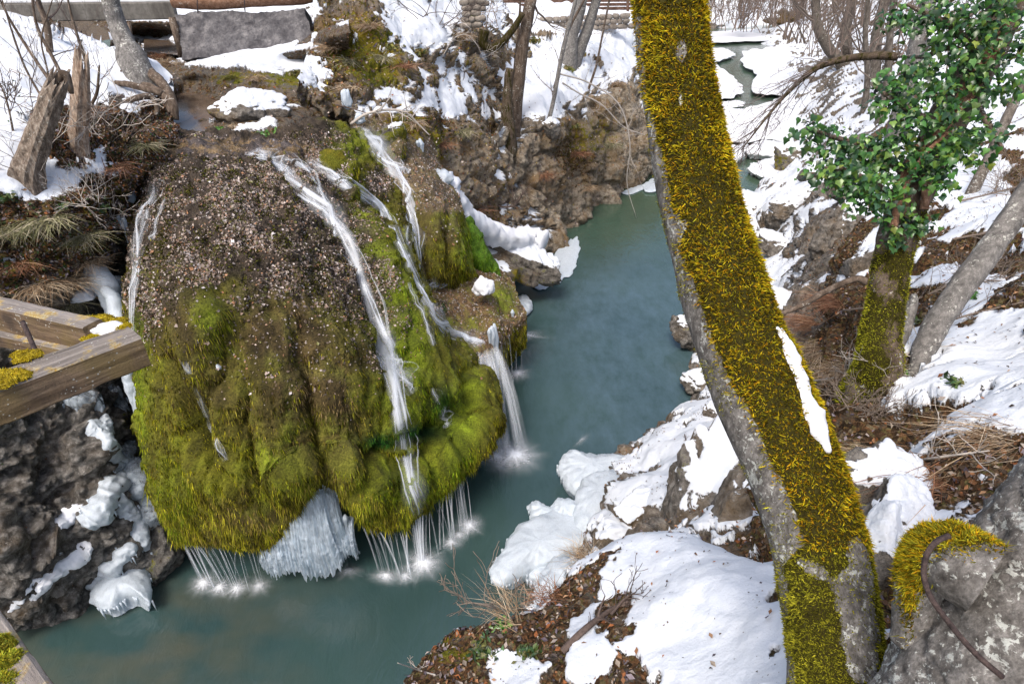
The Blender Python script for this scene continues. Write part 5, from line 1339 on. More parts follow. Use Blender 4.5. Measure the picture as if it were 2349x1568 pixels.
for k, (tp, bt) in enumerate([
  ([(615, 1115, 7.55), (660, 1130, 7.5), (700, 1140, 7.45), (740, 1130, 7.5)], [(655, 1300, 7.35), (690, 1310, 7.3), (735, 1325, 7.28), (790, 1290, 7.4)]),
  ([(735, 1120, 7.6), (755, 1130, 7.6), (770, 1140, 7.65)], [(780, 1285, 7.5), (800, 1270, 7.55), (818, 1262, 7.6)]),
  ([(600, 1230, 7.5), (630, 1210, 7.5), (660, 1180, 7.5)], [(602, 1290, 7.35), (635, 1318, 7.32), (680, 1300, 7.33)]),
  ([(755, 1205, 7.6), (785, 1195, 7.65), (808, 1190, 7.7)], [(765, 1280, 7.45), (800, 1265, 7.5), (824, 1275, 7.55)]),
  ([(598, 1165, 7.55), (625, 1160, 7.5), (640, 1165, 7.5)], [(604, 1190, 7.5), (625, 1215, 7.45), (650, 1225, 7.45)])]):
    f, F_ = ice_sheet(tp, bt, 70, 90 if k == 0 else 46, 120 + k)
    b = f.copy(); b[:, 1] += .12; m = len(f)
    mobj('ice_sheet', np.concatenate([f, b]), [F_, F_[:, ::-1] + m], M['ice_curtain'], ic)
for k, (u, v, Y_, u2, v2) in enumerate([(560, 1118, 7.5, 580, 1150), (580, 1125, 7.5, 598, 1165), (590, 1120, 7.5, 606, 1172), (497, 835, 7.5, 508, 870), (1134, 742, 12.6, 1143, 905), (1128, 748, 12.5, 1132, 850), (1122, 752, 12.4, 1124, 800), (1175, 710, 14.1, 1177, 740), (790, 1180, 7.6, 795, 1215), (963, 318, 16.4, 972, 380), (957, 322, 16.3, 960, 345)]):
    V_, F_ = tube(path([(u, v, Y_), ((u*.6+u2*.4), (v*.6+v2*.4), Y_), (u2, v2, Y_)]), np.array([.02, .07, .05, .03, .008]) * (1.3 if k in (4, 5, 9) else .8), 10, 16)
    V_ = V_ + .012 * np.stack([fbm(V_, 6, 2, seed=k), fbm(V_, 6, 2, seed=k + 5), np.zeros(len(V_))], 1)
    lab = ['short icicle under the middle moss curtain, leftmost of three', 'short icicle under the middle moss curtain, second of three', 'short icicle under the middle moss curtain, nearest the ice curtain', 'lone small icicle under the upper left moss tuft',
           'long white icicle hanging from the ledge over the pool', 'second icicle tight beside the long one on the ledge', 'short icicle left of the long one on the ledge', 'tiny icicle at the very tip of the ledge', 'stub of ice at the right edge of the ice curtain', 'white ice column beside the green cascade shoulder', 'small ice stub left of the white ice column'][k]
    tag(mobj('icicle', V_, F_, M['ice'], None, None, True, PY(u, v, Y_)), lab, 'icicle', 'icicles on the waterfall rock')
def pillow(label, u, v, Y_, r, seed, mat='snow', name='snow_lump', cat='snow', rot=0, group='lumps of snow and ice on the waterfall'):
    V_, F_ = ico(4); P_ = V_ * (1 + .3 * fbm(V_, 1.3, 3, seed=seed))[:, None] * np.array(r)
    P_[:, 2] = np.where(P_[:, 2] < 0, P_[:, 2] * .5, P_[:, 2])
    c_, s_ = math.cos(rot), math.sin(rot); P_ = np.stack([P_[:, 0] * c_ - P_[:, 1] * s_, P_[:, 0] * s_ + P_[:, 1] * c_, P_[:, 2]], 1)
    c = PY(u, v, Y_)
    tag(mobj(name, P_ + c, [F_], M[mat], None, None, True, c), label, cat, group)
pillow('white snow cap on the mossy ledge knob', 1110, 662, 13.7, (.26, .24, .32), 1)
pillow('rounded ice cushion at the top of the white chute', 1010, 415, 16.3, (.3, .3, .3), 2, 'ice', 'ice_cushion', 'ice')
pillow('small hanging ice lump under the left brow', 288, 455, 11.3, (.18, .16, .25), 3, 'ice', 'ice_lump', 'ice')
pillow('forked ice lump in the dark hollow behind the cascade head', 795, 235, 15.6, (.12, .11, .3), 4, 'ice', 'ice_lump', 'ice')
pillow('icy blob under the fallen branch at the cascade head', 825, 275, 15.3, (.13, .12, .16), 5, 'ice', 'ice_lump', 'ice')
pillow('snow on the icy rocks left of the dark hollow', 195, 680, 9.5, (.2, .2, .12), 7)
ch = thing('ice_chute', 'long white ice chute sliding from the shoulder down to the mossy slab', 'ice', PY(1060, 470, 16))
ice_run(ch, 'ice_flow', [(1000, 402, 16.6), (1025, 430, 16.6), (1045, 470, 16.7), (1075, 505, 17.2), (1120, 530, 18), (1170, 548, 18.6), (1215, 545, 19.4), (1250, 555, 19.2)], [.3, .36, .36, .34, .34, .36, .4, .35], seed=60, mat='snow', lump=.4, n=60)
mc = thing('moss_chute', 'vivid green moss chute below the ice chute', 'moss', PY(1090, 590, 15.6))
V_, F_ = tube(path([(1065, 500, 16.0), (1080, 545, 15.9), (1095, 580, 15.8), (1115, 610, 15.8), (1130, 640, 15.8)]), [.15, .3, .34, .3, .2], 20, 40)
V_ = V_ + unit(rng.normal(size=V_.shape)) * .01 + .1 * np.stack([fbm(V_, 2, 3, seed=3), fbm(V_, 2, 3, seed=4), fbm(V_, 2, 3, seed=5)], 1)
mobj('moss_body', V_, F_, M['tufa'], mc, {'Col': np.clip(palette(len(V_), [(.07, .15, .012), (.10, .18, .015)], .3), 0, 1)})
SURF['chute'] = (V_, tri_of(V_, F_[0]), {'brown': np.zeros(len(V_)), 'bright': np.ones(len(V_)), 'deep': np.zeros(len(V_))}, proj(V_))
mk_strands('moss_fringe', 'chute', 4000, None, .04, .12, .015, mc, col_fn=lambda V, T, i, A: palette(len(i), [(.09, .19, .015), (.15, .25, .02), (.05, .10, .01)], .3))
# ------------------------------------------------------------------ trees
def trunk_mesh(P, rad, sides, n, amp, seed, stretch=.25, mossfn=None):
    V_, F_ = tube(P, rad, sides, n)
    c = resample(P, n); rr = np.interp(np.linspace(0, 1, n), np.linspace(0, 1, len(rad)), rad)
    m = n * sides; cc = np.repeat(c, sides, 0)
    o = V_[:m] - cc
    r0 = np.repeat(rr, sides)
    q = V_[:m] * np.array([1, 1, stretch])
    V_[:m] = cc + o * (1 + amp * fbm(V_[:m] / r0.mean(), .45, 3, seed=seed) + amp * .35 * ridged(q / r0.mean(), 1.6, 3, seed=seed + 1))[:, None]
    mo = np.zeros(len(V_)) if mossfn is None else mossfn(V_)
    return V_, F_, mo
def grow(mb, p, d, L, r, lev, spread=.55, up=.15, kids=(3, 5), seg=6, wig=.16, colr=(.16, .13, .11), minr=.0015):
    pts = [np.array(p, float)]; d = unit(np.array(d, float))
    for k in range(seg):
        d = unit(d + wig * rng.normal(size=3) + np.array([0, 0, up * .3]))
        pts.append(pts[-1] + d * L / seg)
    pts = np.array(pts)
    V_, F_ = tube(pts, [r, max(minr, r * .35)], 6 if r > .03 else (4 if r > .008 else 3), cap=False)
    mb.add(V_, F_, Col=np.array(colr) * (.8 + .4 * random.random()))
    if lev <= 0: return
    for _ in range(random.randint(*kids)):
        t = .25 + .75 * random.random(); i = min(seg - 1, int(t * seg))
        dd = unit(unit(pts[i + 1] - pts[i]) + spread * 1.6 * unit(rng.normal(size=3)) + np.array([0, 0, up]))
        grow(mb, pts[i + 1], dd, L * (.35 + .3 * random.random()), max(minr, r * .45 * (1 - .4 * t)), lev - 1, spread, up, kids, seg, wig, colr, minr)
def tree(name, label, pts, rad, mat='bark_brown', mode='Y', crown=(), colr=(.16, .13, .11), group=None, sides=10, amp=.08, seed=0, n=30, cat='tree', moss=None, lev=2, rb=.25, up=.3, kids=(3, 5), spread=.55, blen=1.6, ground=True):
    P_ = path(pts, mode); rad = np.array(rad, float)
    if ground:
        kk = snap(P_[0]); P_ = C0 + (P_ - C0) * kk; rad = rad * kk
        P_ = np.concatenate([[P_[0] - unit(P_[1] - P_[0]) * rad[0] * 2 - np.array([0, 0, rad[0] * 2])], P_]); rad = np.concatenate([[rad[0] * 1.25], rad])
    if proj(P_[-1:])[0][1] < 0 and name in ('bare_tree', 'sapling'):      # the stem goes on above the frame
        e_ = unit(P_[-1] - P_[-2]); hh = 12 * rad[-1] / .2 + 1.5
        P_ = np.concatenate([P_, [P_[-1] + e_ * hh * .5, P_[-1] + e_ * hh * .8 + np.array([0, 0, hh * .2])]]); rad = np.concatenate([rad, [rad[-1] * .6, rad[-1] * .12]]); n = n + 14
    root = thing(name, label, cat, P_[0], group)
    V_, F_, mo = trunk_mesh(P_, rad, sides, n, amp, seed, mossfn=moss)
    tr_ = mobj('trunk', V_, F_, M[mat], root, {'moss': mo})
    if crown:
        c = resample(P_, 40); d = unit(np.gradient(c, axis=0)); rr = np.interp(np.linspace(0, 1, 40), np.linspace(0, 1, len(rad)), rad)
        mb = MB()
        for k in range(crown[0]):
            t = crown[1] + (crown[2] - crown[1]) * random.random(); i = min(39, int(t * 39))
            dd = unit(d[i] * .6 + .9 * unit(rng.normal(size=3)) + np.array([0, 0, .2]))
            grow(mb, c[i], dd, blen * (.5 + random.random()), rr[i] * rb, lev, spread, up, kids, colr=colr)
        mb.build('crown', M['twig'], root)
    return root

# --- far right thicket, each stool and trunk a thing of its own
far = 'bare trees of the far right slope'
tree('bare_tree', 'crooked tree with moss leaning over the far river bank', [(1932, 150, 40), (1900, 110, 40), (1875, 60, 40), (1872, 20, 40), (1868, -60, 40)], [.34, .3, .27, .24, .2], 'bark_far', crown=(9, .3, 1, 1), group=far, moss=lambda V: .4 + 0 * V[:, 0], blen=4, seed=2)
tree('bare_tree', 'thick grey stem right of the crooked mossy tree', [(1945, 135, 39), (1940, 70, 39), (1955, 0, 39), (1960, -60, 39)], [.32, .28, .26, .2], 'bark_far', crown=(9, .2, 1), group=far, blen=4, seed=3)
tree('bare_tree', 'dark upright trunk behind the tip of the mossy branch', [(2005, 180, 32), (2010, 90, 32), (2030, 0, 32), (2040, -60, 32)], [.28, .24, .22, .18], 'bark_far', crown=(8, .2, 1), group=far, blen=3.4, seed=4)
tree('bare_tree', 'pale straight trunk leaning right behind the ivy', [(2048, 330, 17.5), (2075, 220, 17.5), (2100, 120, 17.5), (2135, -20, 17.5)], [.24, .22, .2, .17], 'bark_grey', crown=(6, .3, 1), group=far, blen=2.4, seed=5)
tree('bare_tree', 'slim stem left of the pale leaning trunk', [(2020, 270, 20), (2035, 190, 20), (2040, 100, 20), (2052, -30, 20)], [.13, .11, .1, .08], 'bark_far', crown=(6, .3, 1), group=far, blen=2, seed=6)
tree('bare_tree', 'thin dark stem in the snow below the mossy branch', [(1980, 260, 24), (1990, 180, 24), (1985, 80, 24), (1995, -30, 24)], [.12, .1, .09, .07], 'bark_far', crown=(7, .3, 1), group=far, blen=2.4, seed=7)
lab_c = ['coppice stool at the foot of the far river snow', 'wispy bush right of the far coppice stool', 'dense brown coppice on the far slope brow', 'spreading thin-stemmed bush under the far cliff', 'tall thicket clump touching the top edge', 'pale fan of stems behind the crooked tree', 'leaning clump of rods left of the dark trunk', 'low reddish scrub on the far snow slope', 'small bush above the drooping twigs', 'grey brush clump nearest the far cliff foot', 'straggling bush high on the right slope', 'fan of fine rods behind the ivy crown']
for k, (u, v, Yd, h, ns) in enumerate([(1808, 92, 60, 4.5, 9), (1840, 100, 55, 4, 7), (1895, 90, 58, 5, 9), (1770, 62, 90, 6, 10), (1980, 60, 46, 5, 8), (1915, 125, 42, 4, 8), (1985, 140, 36, 4, 8), (2080, 130, 30, 3, 6), (1860, 130, 44, 2.5, 5), (1700, 66, 98, 6, 9), (2180, 180, 22, 2.5, 6), (2110, 60, 34, 4, 8)]):
    b = PY(u, v, Yd)
    rt = thing('coppice_bush', lab_c[k], 'bush', b, 'bare bushes of the far slope')
    for j in range(ns):
        mb = MB(); d = unit(np.array([rng.normal() * .35, rng.normal() * .25, 1]))
        grow(mb, b + rng.normal(size=3) * np.array([.25, .25, .02]), d, h * (.6 + .5 * random.random()), .05 * h / 4, 2, .5, .25, (3, 5), colr=(.17, .135, .115), minr=.004 * Yd / 25)
        mb.build('stem', M['twig'], rt)
# scrub in front of the far cliff: nobody could count it
mb = MB()
for k in range(170):
    u = rng.uniform(1610, 2080); v = rng.uniform(20, 78); b = PY(u, v, rng.uniform(96, 106))
    grow(mb, b, unit(np.array([rng.normal() * .3, 0, 1])), rng.uniform(2.5, 5), .06, 2, .55, .2, (3, 5), colr=(.2, .15, .125), minr=.028)
tag(mb.build('hillside_scrub', M['twig']), 'brown leafless scrub covering the foot of the far cliff', 'scrub', kind='stuff')

# --- trees on the snow slope beyond the pool
cg = 'trees on the snow slope beyond the pool'
tree('bare_tree', 'straight brown trunk with a dark foot at the cliff edge', [(1178, 285, 24.2), (1188, 200, 24.2), (1200, 100, 24.2), (1218, 0, 24.2), (1225, -50, 24.2)], [.3, .23, .21, .2, .18], 'bark_brown', group=cg, crown=(4, .6, 1), moss=lambda V: .45 - .12 * (V[:, 2] - 4), seed=11)
tree('bare_tree', 'thick leaning trunk, left of the pair by the fence', [(1305, 140, 31.5), (1312, 80, 31.5), (1330, 20, 31.5), (1345, -40, 31.5)], [.42, .3, .27, .24], 'bark_grey', group=cg, crown=(5, .4, 1), seed=12)
tree('bare_tree', 'thinner leaning trunk, right of the pair by the fence', [(1320, 135, 31.3), (1345, 75, 31.3), (1362, 20, 31.3), (1380, -40, 31.3)], [.34, .24, .22, .2], 'bark_grey', group=cg, crown=(5, .4, 1), seed=13)
tree('bare_tree', 'slender grey sapling leaning left over the cliff', [(1255, 290, 26.5), (1270, 230, 26.5), (1290, 120, 26.5), (1318, 10, 26.5), (1330, -40, 26.5)], [.09, .085, .08, .07, .06], 'bark_grey', group=cg, crown=(6, .3, 1), seed=14, blen=1.4)
tree('bare_tree', 'dark sapling right beside the slender grey one', [(1272, 205, 29), (1285, 150, 29), (1300, 80, 29), (1340, 0, 29)], [.08, .07, .06, .05], 'bark_brown', group=cg, crown=(4, .4, 1), seed=15)
tree('bare_tree', 'thin rod-like sapling left of the mossy trunk', [(1350, 205, 30), (1368, 150, 30), (1380, 90, 30), (1400, -10, 30)], [.06, .05, .045, .04], 'bark_brown', group=cg, crown=(5, .2, 1), seed=16, blen=1.2)
tree('bare_tree', 'whip-thin stem beside the brown trunk', [(1172, 250, 24), (1180, 160, 24), (1190, 60, 24), (1195, -20, 24)], [.05, .045, .04, .03], 'bark_brown', group=cg, crown=(4, .3, 1), seed=17, blen=1.2)
tree('broken_tree', 'broken ivy-rooted stump left of the brown trunk', [(1165, 290, 24.0), (1163, 240, 24.0), (1166, 190, 24.0), (1172, 158, 24.0)], [.28, .2, .16, .18], 'bark_brown', group=cg, seed=18, amp=.2, moss=lambda V: .5 + 0 * V[:, 0])
tree('bent_tree', 'mossy hooked branch curling up from the outcrop', [(1112, 70, 23.5), (1108, 98, 23.5), (1125, 112, 23.5), (1148, 100, 23.5), (1175, 70, 23.5), (1200, 30, 23.5)], [.18, .16, .14, .13, .11, .09], 'bark_brown', group=cg, seed=19, moss=lambda V: .6 + 0 * V[:, 0], ground=False)
tree('hanging_root', 'long dangling root on the cliff under the brown trunk', [(1180, 290, 23.6), (1176, 350, 23.4), (1170, 420, 23.2), (1168, 470, 23)], [.12, .09, .08, .06], 'bark_brown', group=cg, seed=20, cat='root', ground=False)
for k, (a, lab) in enumerate(((( (1290, 190, 27), (1330, 215, 27), (1380, 240, 27), (1430, 290, 27), (1480, 310, 27)), 'pale twig arching from the sapling to the mossy trunk, upper'), (((1285, 170, 26), (1350, 190, 26), (1420, 240, 26), (1445, 330, 26), (1438, 420, 26), (1460, 500, 26)), 'long pale twig drooping over the cliff face'))):
    P_ = path(a); mb = MB(); V_, F_ = tube(P_, [.035, .03, .015], 5, 24); mb.add(V_, F_, Col=(.36, .33, .3))
    c = resample(P_, 24)
    for j in range(9): grow(mb, c[rng.integers(4, 23)], unit(rng.normal(size=3) + np.array([0, 0, -.3])), .9, .012, 1, colr=(.34, .31, .28), minr=.006)
    tag(mb.build('bare_twig', M['twig'], None, True, P_[0]), lab, 'branch', 'loose twigs')

# --- left tree above the creek with its roots
lt = tree('bare_tree', 'grey speckled tree leaning over the creek by the footbridge', [(305, 140, 15.6), (292, 110, 15.8), (272, 60, 16), (258, 20, 16), (245, -40, 16)], [.34, .23, .2, .19, .18], 'bark_grey', sides=14, seed=25)
for k, (pts, r) in enumerate([([(300, 140, 15.4), (335, 160, 15), (365, 185, 14.4), (385, 210, 14), (398, 240, 13.7), (402, 275, 13.6)], [.16, .12, .11, .09, .09, .07]), ([(330, 195, 14.2), (355, 205, 14), (380, 225, 13.8), (392, 260, 13.6)], [.07, .08, .08, .06]), ([(265, 190, 14), (300, 195, 13.9), (340, 205, 13.9), (372, 215, 13.8)], [.05, .07, .07, .06]), ([(285, 235, 13.2), (315, 225, 13.3), (345, 222, 13.5), (360, 245, 13.4), (358, 265, 13.3)], [.05, .06, .06, .05, .04])]):
    V_, F_, mo = trunk_mesh(path(pts), r, 10, 40, .15, 30 + k)
    mobj('root', V_, F_, M['bark_brown'], lt, {'moss': mo})

# --- stumps and saplings on the left bank
lg = 'stems and stumps of the left bank'
def stump(label, pts, rad, seed, jag, amp=.2):
    P_ = path(pts); kk = snap(P_[0]); P_ = C0 + (P_ - C0) * kk; rad = np.array(rad) * kk
    P_ = np.concatenate([[P_[0] + (P_[0] - P_[1]) * .5 - np.array([0, 0, .25])], P_]); rad = np.concatenate([[rad[0] * 1.2], rad]); root = thing('broken_stump', label, 'stump', P_[0], lg)
    sides, n = 28, 60
    V_, F_, mo = trunk_mesh(P_, rad, sides, n, amp, seed, .12)
    d = unit(P_[-1] - P_[-2])
    th = np.arange(sides) / sides * 2 * math.pi
    j = fbm(np.stack([np.cos(th) * 1.6, np.sin(th) * 1.6, np.full(sides, seed * 1.0)], 1), 1, 4, .7, seed=seed) + .25 * rng.normal(size=sides)
    for k in range(n):
        t = k / (n - 1)
        V_[k * sides:(k + 1) * sides] += d * (jag * j * sstep(.6, 1, t))[:, None]
    V_[-1] = V_[-1] - d * jag * 1.2
    c = np.repeat(resample(P_, n), sides, 0); o = V_[:n * sides] - c
    V_[:n * sides] = c + o * (1 + .12 * np.tile(np.sign(np.sin(th * 5 + seed)) * .5 + .6 * np.sin(th * 9), n) * .6)[:, None]
    mobj('trunk', V_, F_, M['wood_pale' if seed == 34 else 'wood_dead'], root, {'moss': mo}, False)
    return root
st = stump('weathered broken stump leaning right on the left snow bank', [(62, 405, 9.8), (75, 350, 9.9), (95, 290, 10.0), (118, 225, 10.1), (136, 185, 10.2)], [.24, .19, .16, .15, .13], 31, .25)
V_, F_, mo = trunk_mesh(path([(118, 215, 10.1), (135, 180, 10.1), (150, 172, 10.1), (158, 190, 10.1), (165, 215, 10.1)]), [.1, .08, .06, .05, .03], 10, 26, .25, 33)
mobj('snag', V_, F_, M['bark_brown'], st, {'moss': mo})
stump('pale barkless splintered stump upright beside the leaning one', [(180, 335, 10.6), (182, 280, 10.6), (186, 215, 10.6), (188, 165, 10.6), (188, 135, 10.6)], [.15, .14, .13, .11, .08], 34, .4, .12)
for k, (pts, r, lab) in enumerate([
  ([(198, 240, 10.7), (200, 200, 10.7), (196, 140, 10.7), (180, 90, 10.7), (160, 20, 10.7), (150, -40, 10.7)], .05, 'dark stem rising close behind the pale stump'),
  ([(205, 250, 10.6), (222, 215, 10.6), (226, 180, 10.6), (228, 150, 10.6)], .045, 'short crooked snag right of the pale stump'),
  ([(125, 200, 10.2), (90, 150, 10.3), (50, 90, 10.4), (20, 40, 10.4), (-10, -20, 10.4)], .045, 'long dark stem slanting to the upper left corner'),
  ([(160, 210, 10.3), (120, 130, 10.4), (85, 60, 10.5), (70, -30, 10.5)], .05, 'brown stem slanting left from between the stumps'),
  ([(100, 230, 9.9), (60, 160, 10), (30, 80, 10), (5, 0, 10)], .03, 'thin rod left of the long dark stem'),
  ([(80, 250, 9.6), (110, 180, 9.8), (95, 90, 9.9), (120, 0, 10)], .025, 'fine whip crossing in front of the brown stem'),
  ([(30, 300, 9.2), (15, 230, 9.3), (-10, 170, 9.4)], .025, 'short whip at the left edge over the snow'),
  ([(115, 120, 12), (108, 60, 12), (90, 10, 12), (80, -40, 12)], .1, 'darker thick stem near the bridge girder')]):
    r *= .6
    tree('sapling', lab, pts, [r, r * .9, r * .7, r * .5], 'bark_brown', crown=(5, .25, 1), sides=7, seed=40 + k, group=lg, lev=2, rb=.35, blen=.8, colr=(.11, .085, .075))

# --- the near mossy trunk leaning over the pool
TP = [(1935, 1640, 1.95), (1915, 1500, 2.0), (1898, 1360, 2.06), (1870, 1220, 2.14), (1812, 1060, 2.22), (1745, 900, 2.3), (1682, 740, 2.36), (1632, 580, 2.4), (1590, 400, 2.43), (1555, 200, 2.46), (1535, 40, 2.5), (1520, -120, 2.55), (1500, -350, 2.68), (1490, -700, 2.95)]
TR = np.array([125, 103, 100, 100, 104, 108, 98, 92, 86, 80, 79, 78, 76, 74]) * np.array([t[2] for t in TP]) / 1400
TPw = path(TP, 'T')
mt = thing('mossy_tree', 'thick leaning tree trunk furred with golden green moss in the foreground', 'tree', TPw[0])
sides, nn_ = 64, 260
V_, F_, _m = trunk_mesh(TPw, TR, sides, nn_, .05, 70, .5)
uvt = proj(V_)
axis_uv = np.array([(t[0], t[1]) for t in TP])
def side_of(V):
    """signed survey-pixel offset from the trunk axis: negative is the barkier left flank"""
    u = proj(V); ax = np.interp(-u[:, 1], -axis_uv[:, 1], axis_uv[:, 0]); return u[:, 0] - ax, u
so, uu = side_of(V_)
ax3 = np.concatenate([np.repeat(resample(TPw, nn_), sides, 0), TPw[:1], TPw[-1:]])
tn = unit(V_ - ax3)
bare = fbm(V_, 5, 4, seed=71)
rel = so / 100.0
edge = np.interp(uu[:, 1], [0, 150, 300, 450, 650, 850, 950, 1050, 1150, 1250, 1300, 1568], [-.72, -.8, -.74, -.68, -.66, -.66, -.52, -.5, -.42, -.35, -.95, -1.1])
mossw = sstep(-.1, .16, rel - edge + .16 * bare)
mossw *= 1 - .9 * sstep(.5, .9, blobs(uu, [(1565, 120, 12, 35, 1), (1563, 235, 10, 20, .8), (1570, 520, 10, 25, .8), (1600, 370, 8, 12, .6), (1965, 1400, 50, 170, 1.3), (1860, 1300, 40, 16, 1.1, 30), (1800, 1190, 30, 60, .6), (1985, 1500, 30, 60, 1)]) + .45 * fbm(V_, 9, 4, seed=75))
mossw = np.clip(mossw, 0, 1)
tk = mobj('trunk', V_, F_, M['bark_lichen'], mt, {'moss': mossw * .8})
TT = tri_of(V_, F_[0])
def shoots(name, V, T, w, n, lmin, lmax, wid, pal, parent, bendk=.6, seed=0, outk=.9, body=None):
    q_, nr_, i = sample(V, T, n, w)
    cen = q_ - V.mean(0)
    d0 = unit(np.array([0, 0, 1.0]) * .15 + nr_ * outk + .75 * rand_unit(n))
    big = fbm(q_, 6, 3, seed=80 + seed); cl = fbm(q_, 34, 2, seed=84 + seed)
    L = (lmin + (lmax - lmin) * rng.random(n)) * np.clip(1 + .35 * cl + .25 * big, .45, 1.6)
    c = palette(n, pal, .22); c = c * np.clip(1 + .5 * big + .55 * cl, .2, 2.2)[:, None]
    d0 = unit(d0 + .55 * np.stack([fbm(q_, 26, 2, seed=k_) for k_ in (91, 92, 93)], 1))
    bend = unit(.6 * rand_unit(n) + np.array([0, 0, -.5]) + .4 * unit(np.cross(nr_, [0, 0, 1.0])))
    Vb, Fb, Cb = blades(q_ - nr_ * .002, d0, L, wid * (.7 + .6 * rng.random(n)), np.clip(c, .004, .9), bend * bendk, None, 2.0, .16)
    o = tag(mobj(name, Vb, Fb, M['strand'], parent, {'Col': np.clip(Cb, .003, .9)}, False), kind='stuff')
    return under(o, body if body else body_of(parent))
# outward triangle winding for the shoots
def orient(V, T, N):
    a, b, c = V[T[:, 0]], V[T[:, 1]], V[T[:, 2]]
    fl_ = (np.cross(b - a, c - a) * N[T].mean(1)).sum(1) < 0
    T = T.copy(); T[fl_] = T[fl_][:, ::-1]; return T
TT = orient(V_, TT, tn)
gold = [(.36, .235, .008), (.27, .19, .008), (.44, .32, .012), (.09, .07, .005), (.32, .165, .006), (.18, .165, .008)]
olive = [(.20, .19, .015), (.14, .14, .012), (.28, .26, .02), (.09, .085, .01)]
up_ = mossw * sstep(1300, 1240, uu[:, 1]); lo_ = mossw * sstep(1230, 1300, uu[:, 1])
shoots('moss_coat', V_, TT, up_, 96000, .011, .027, .0044, gold + [(.2, .18, .01), (.26, .23, .012)], mt)
shoots('lower_moss', V_, TT, lo_, 26000, .007, .017, .004, olive, mt, seed=1)
shoots('edge_moss', V_, TT, np.clip(1 - mossw, 0, 1) * sstep(.0, .4, bare + .12) , 5000, .006, .014, .003, olive, mt, seed=2)
# strip of snow lying along the upper flank
sp = path([(1744, 690, 2.285), (1776, 765, 2.24), (1810, 840, 2.20), (1842, 908, 2.16), (1875, 980, 2.11), (1900, 1036, 2.085)], 'T')
V2, F2 = tube(sp, np.array([.012, .032, .04, .038, .042, .010]), 16, 50)
V2 = V2 + .014 * np.stack([fbm(V2, 14, 3, seed=k) for k in (1, 2, 3)], 1)
under(mobj('snow_strip', V2, F2, M['snow'], mt), tk)
sp = path([(1690, 590, 2.33), (1700, 630, 2.31), (1712, 660, 2.3)], 'T')
V2, F2 = tube(sp, np.array([.003, .012, .003]), 10, 20); under(mobj('snow_strip', V2, F2, M['snow'], mt), tk)

# --- the lichen-spotted trunk at the lower right corner, with its mossy stub and iron rod
nt_ = thing('lichen_tree', 'massive grey lichen-spotted trunk crossing the lower right corner', 'tree', PT(2150, 1900, 1.5))
P4 = path([(2130, 1900, 1.62), (2235, 1680, 1.58), (2350, 1480, 1.52), (2480, 1300, 1.48), (2640, 1120, 1.45), (2950, 800, 1.45)], 'T')
V_, F_, _ = trunk_mesh(P4, [.235, .222, .215, .21, .2, .19], 110, 240, .08, 90, .6)
ax4 = np.concatenate([np.repeat(resample(P4, 240), 110, 0), P4[:1], P4[-1:]])
V_ = V_ + unit(V_ - ax4) * (.012 * ridged(V_, 9, 4, seed=94) + .006 * fbm(V_, 30, 3, seed=95) - .01 * np.exp(-(fbm(V_, 6, 3, seed=96) / .07) ** 2))[:, None]
u4 = proj(V_)
mobj('trunk', V_, F_, M['bark_lichen'], nt_, {'moss': np.clip(blobs(u4, [(2020, 1500, 30, 80, .4)]), 0, 1)})
P5 = path([(2260, 1330, 1.42), (2190, 1290, 1.46), (2130, 1275, 1.52), (2096, 1290, 1.56)], 'T')
V5, F5, _ = trunk_mesh(P5, [.09, .085, .065, .02], 40, 60, .12, 92, .8)
P6 = path([(2090, 1470, 1.62), (2100, 1400, 1.60), (2112, 1330, 1.56), (2130, 1285, 1.52)], 'T')
V6, F6, _ = trunk_mesh(P6, [.05, .055, .055, .05], 40, 50, .12, 93, .8)
for VV, FF in ((V5, F5), (V6, F6)):
    u5 = proj(VV); mw = np.clip(blobs(u5, [(2190, 1225, 110, 38, 1.3), (2095, 1290, 30, 60, 1.0), (2085, 1380, 14, 60, .6)]), 0, 1)
    stb = mobj('stub', VV, FF, M['bark_lichen'], nt_, {'moss': mw * .7})
    n5 = unit(VV - VV.mean(0)); T5 = tri_of(VV, FF[0])
    a_, b_, c_ = VV[T5[:, 0]], VV[T5[:, 1]], VV[T5[:, 2]]
    if (np.cross(b_ - a_, c_ - a_) * (a_ - VV.mean(0))).sum() < 0: T5 = T5[:, ::-1]
    shoots('stub_moss', VV, T5, mw ** 1.5, 9000, .008, .022, .003, gold + olive, nt_, seed=4, body=stb)
P7 = path([(2178, 1228, 1.33), (2150, 1240, 1.33), (2128, 1268, 1.33), (2119, 1310, 1.33), (2132, 1362, 1.32), (2175, 1425, 1.30), (2235, 1495, 1.27), (2300, 1552, 1.25)], 'T')
V_, F_ = tube(P7, [.0062, .006, .006], 12, 60)
tag(mobj('iron_rod', V_, F_, M['rust'], None, None, True, P7[-1]), 'bent rusty iron rod hooked against the lichen-spotted trunk', 'rod')

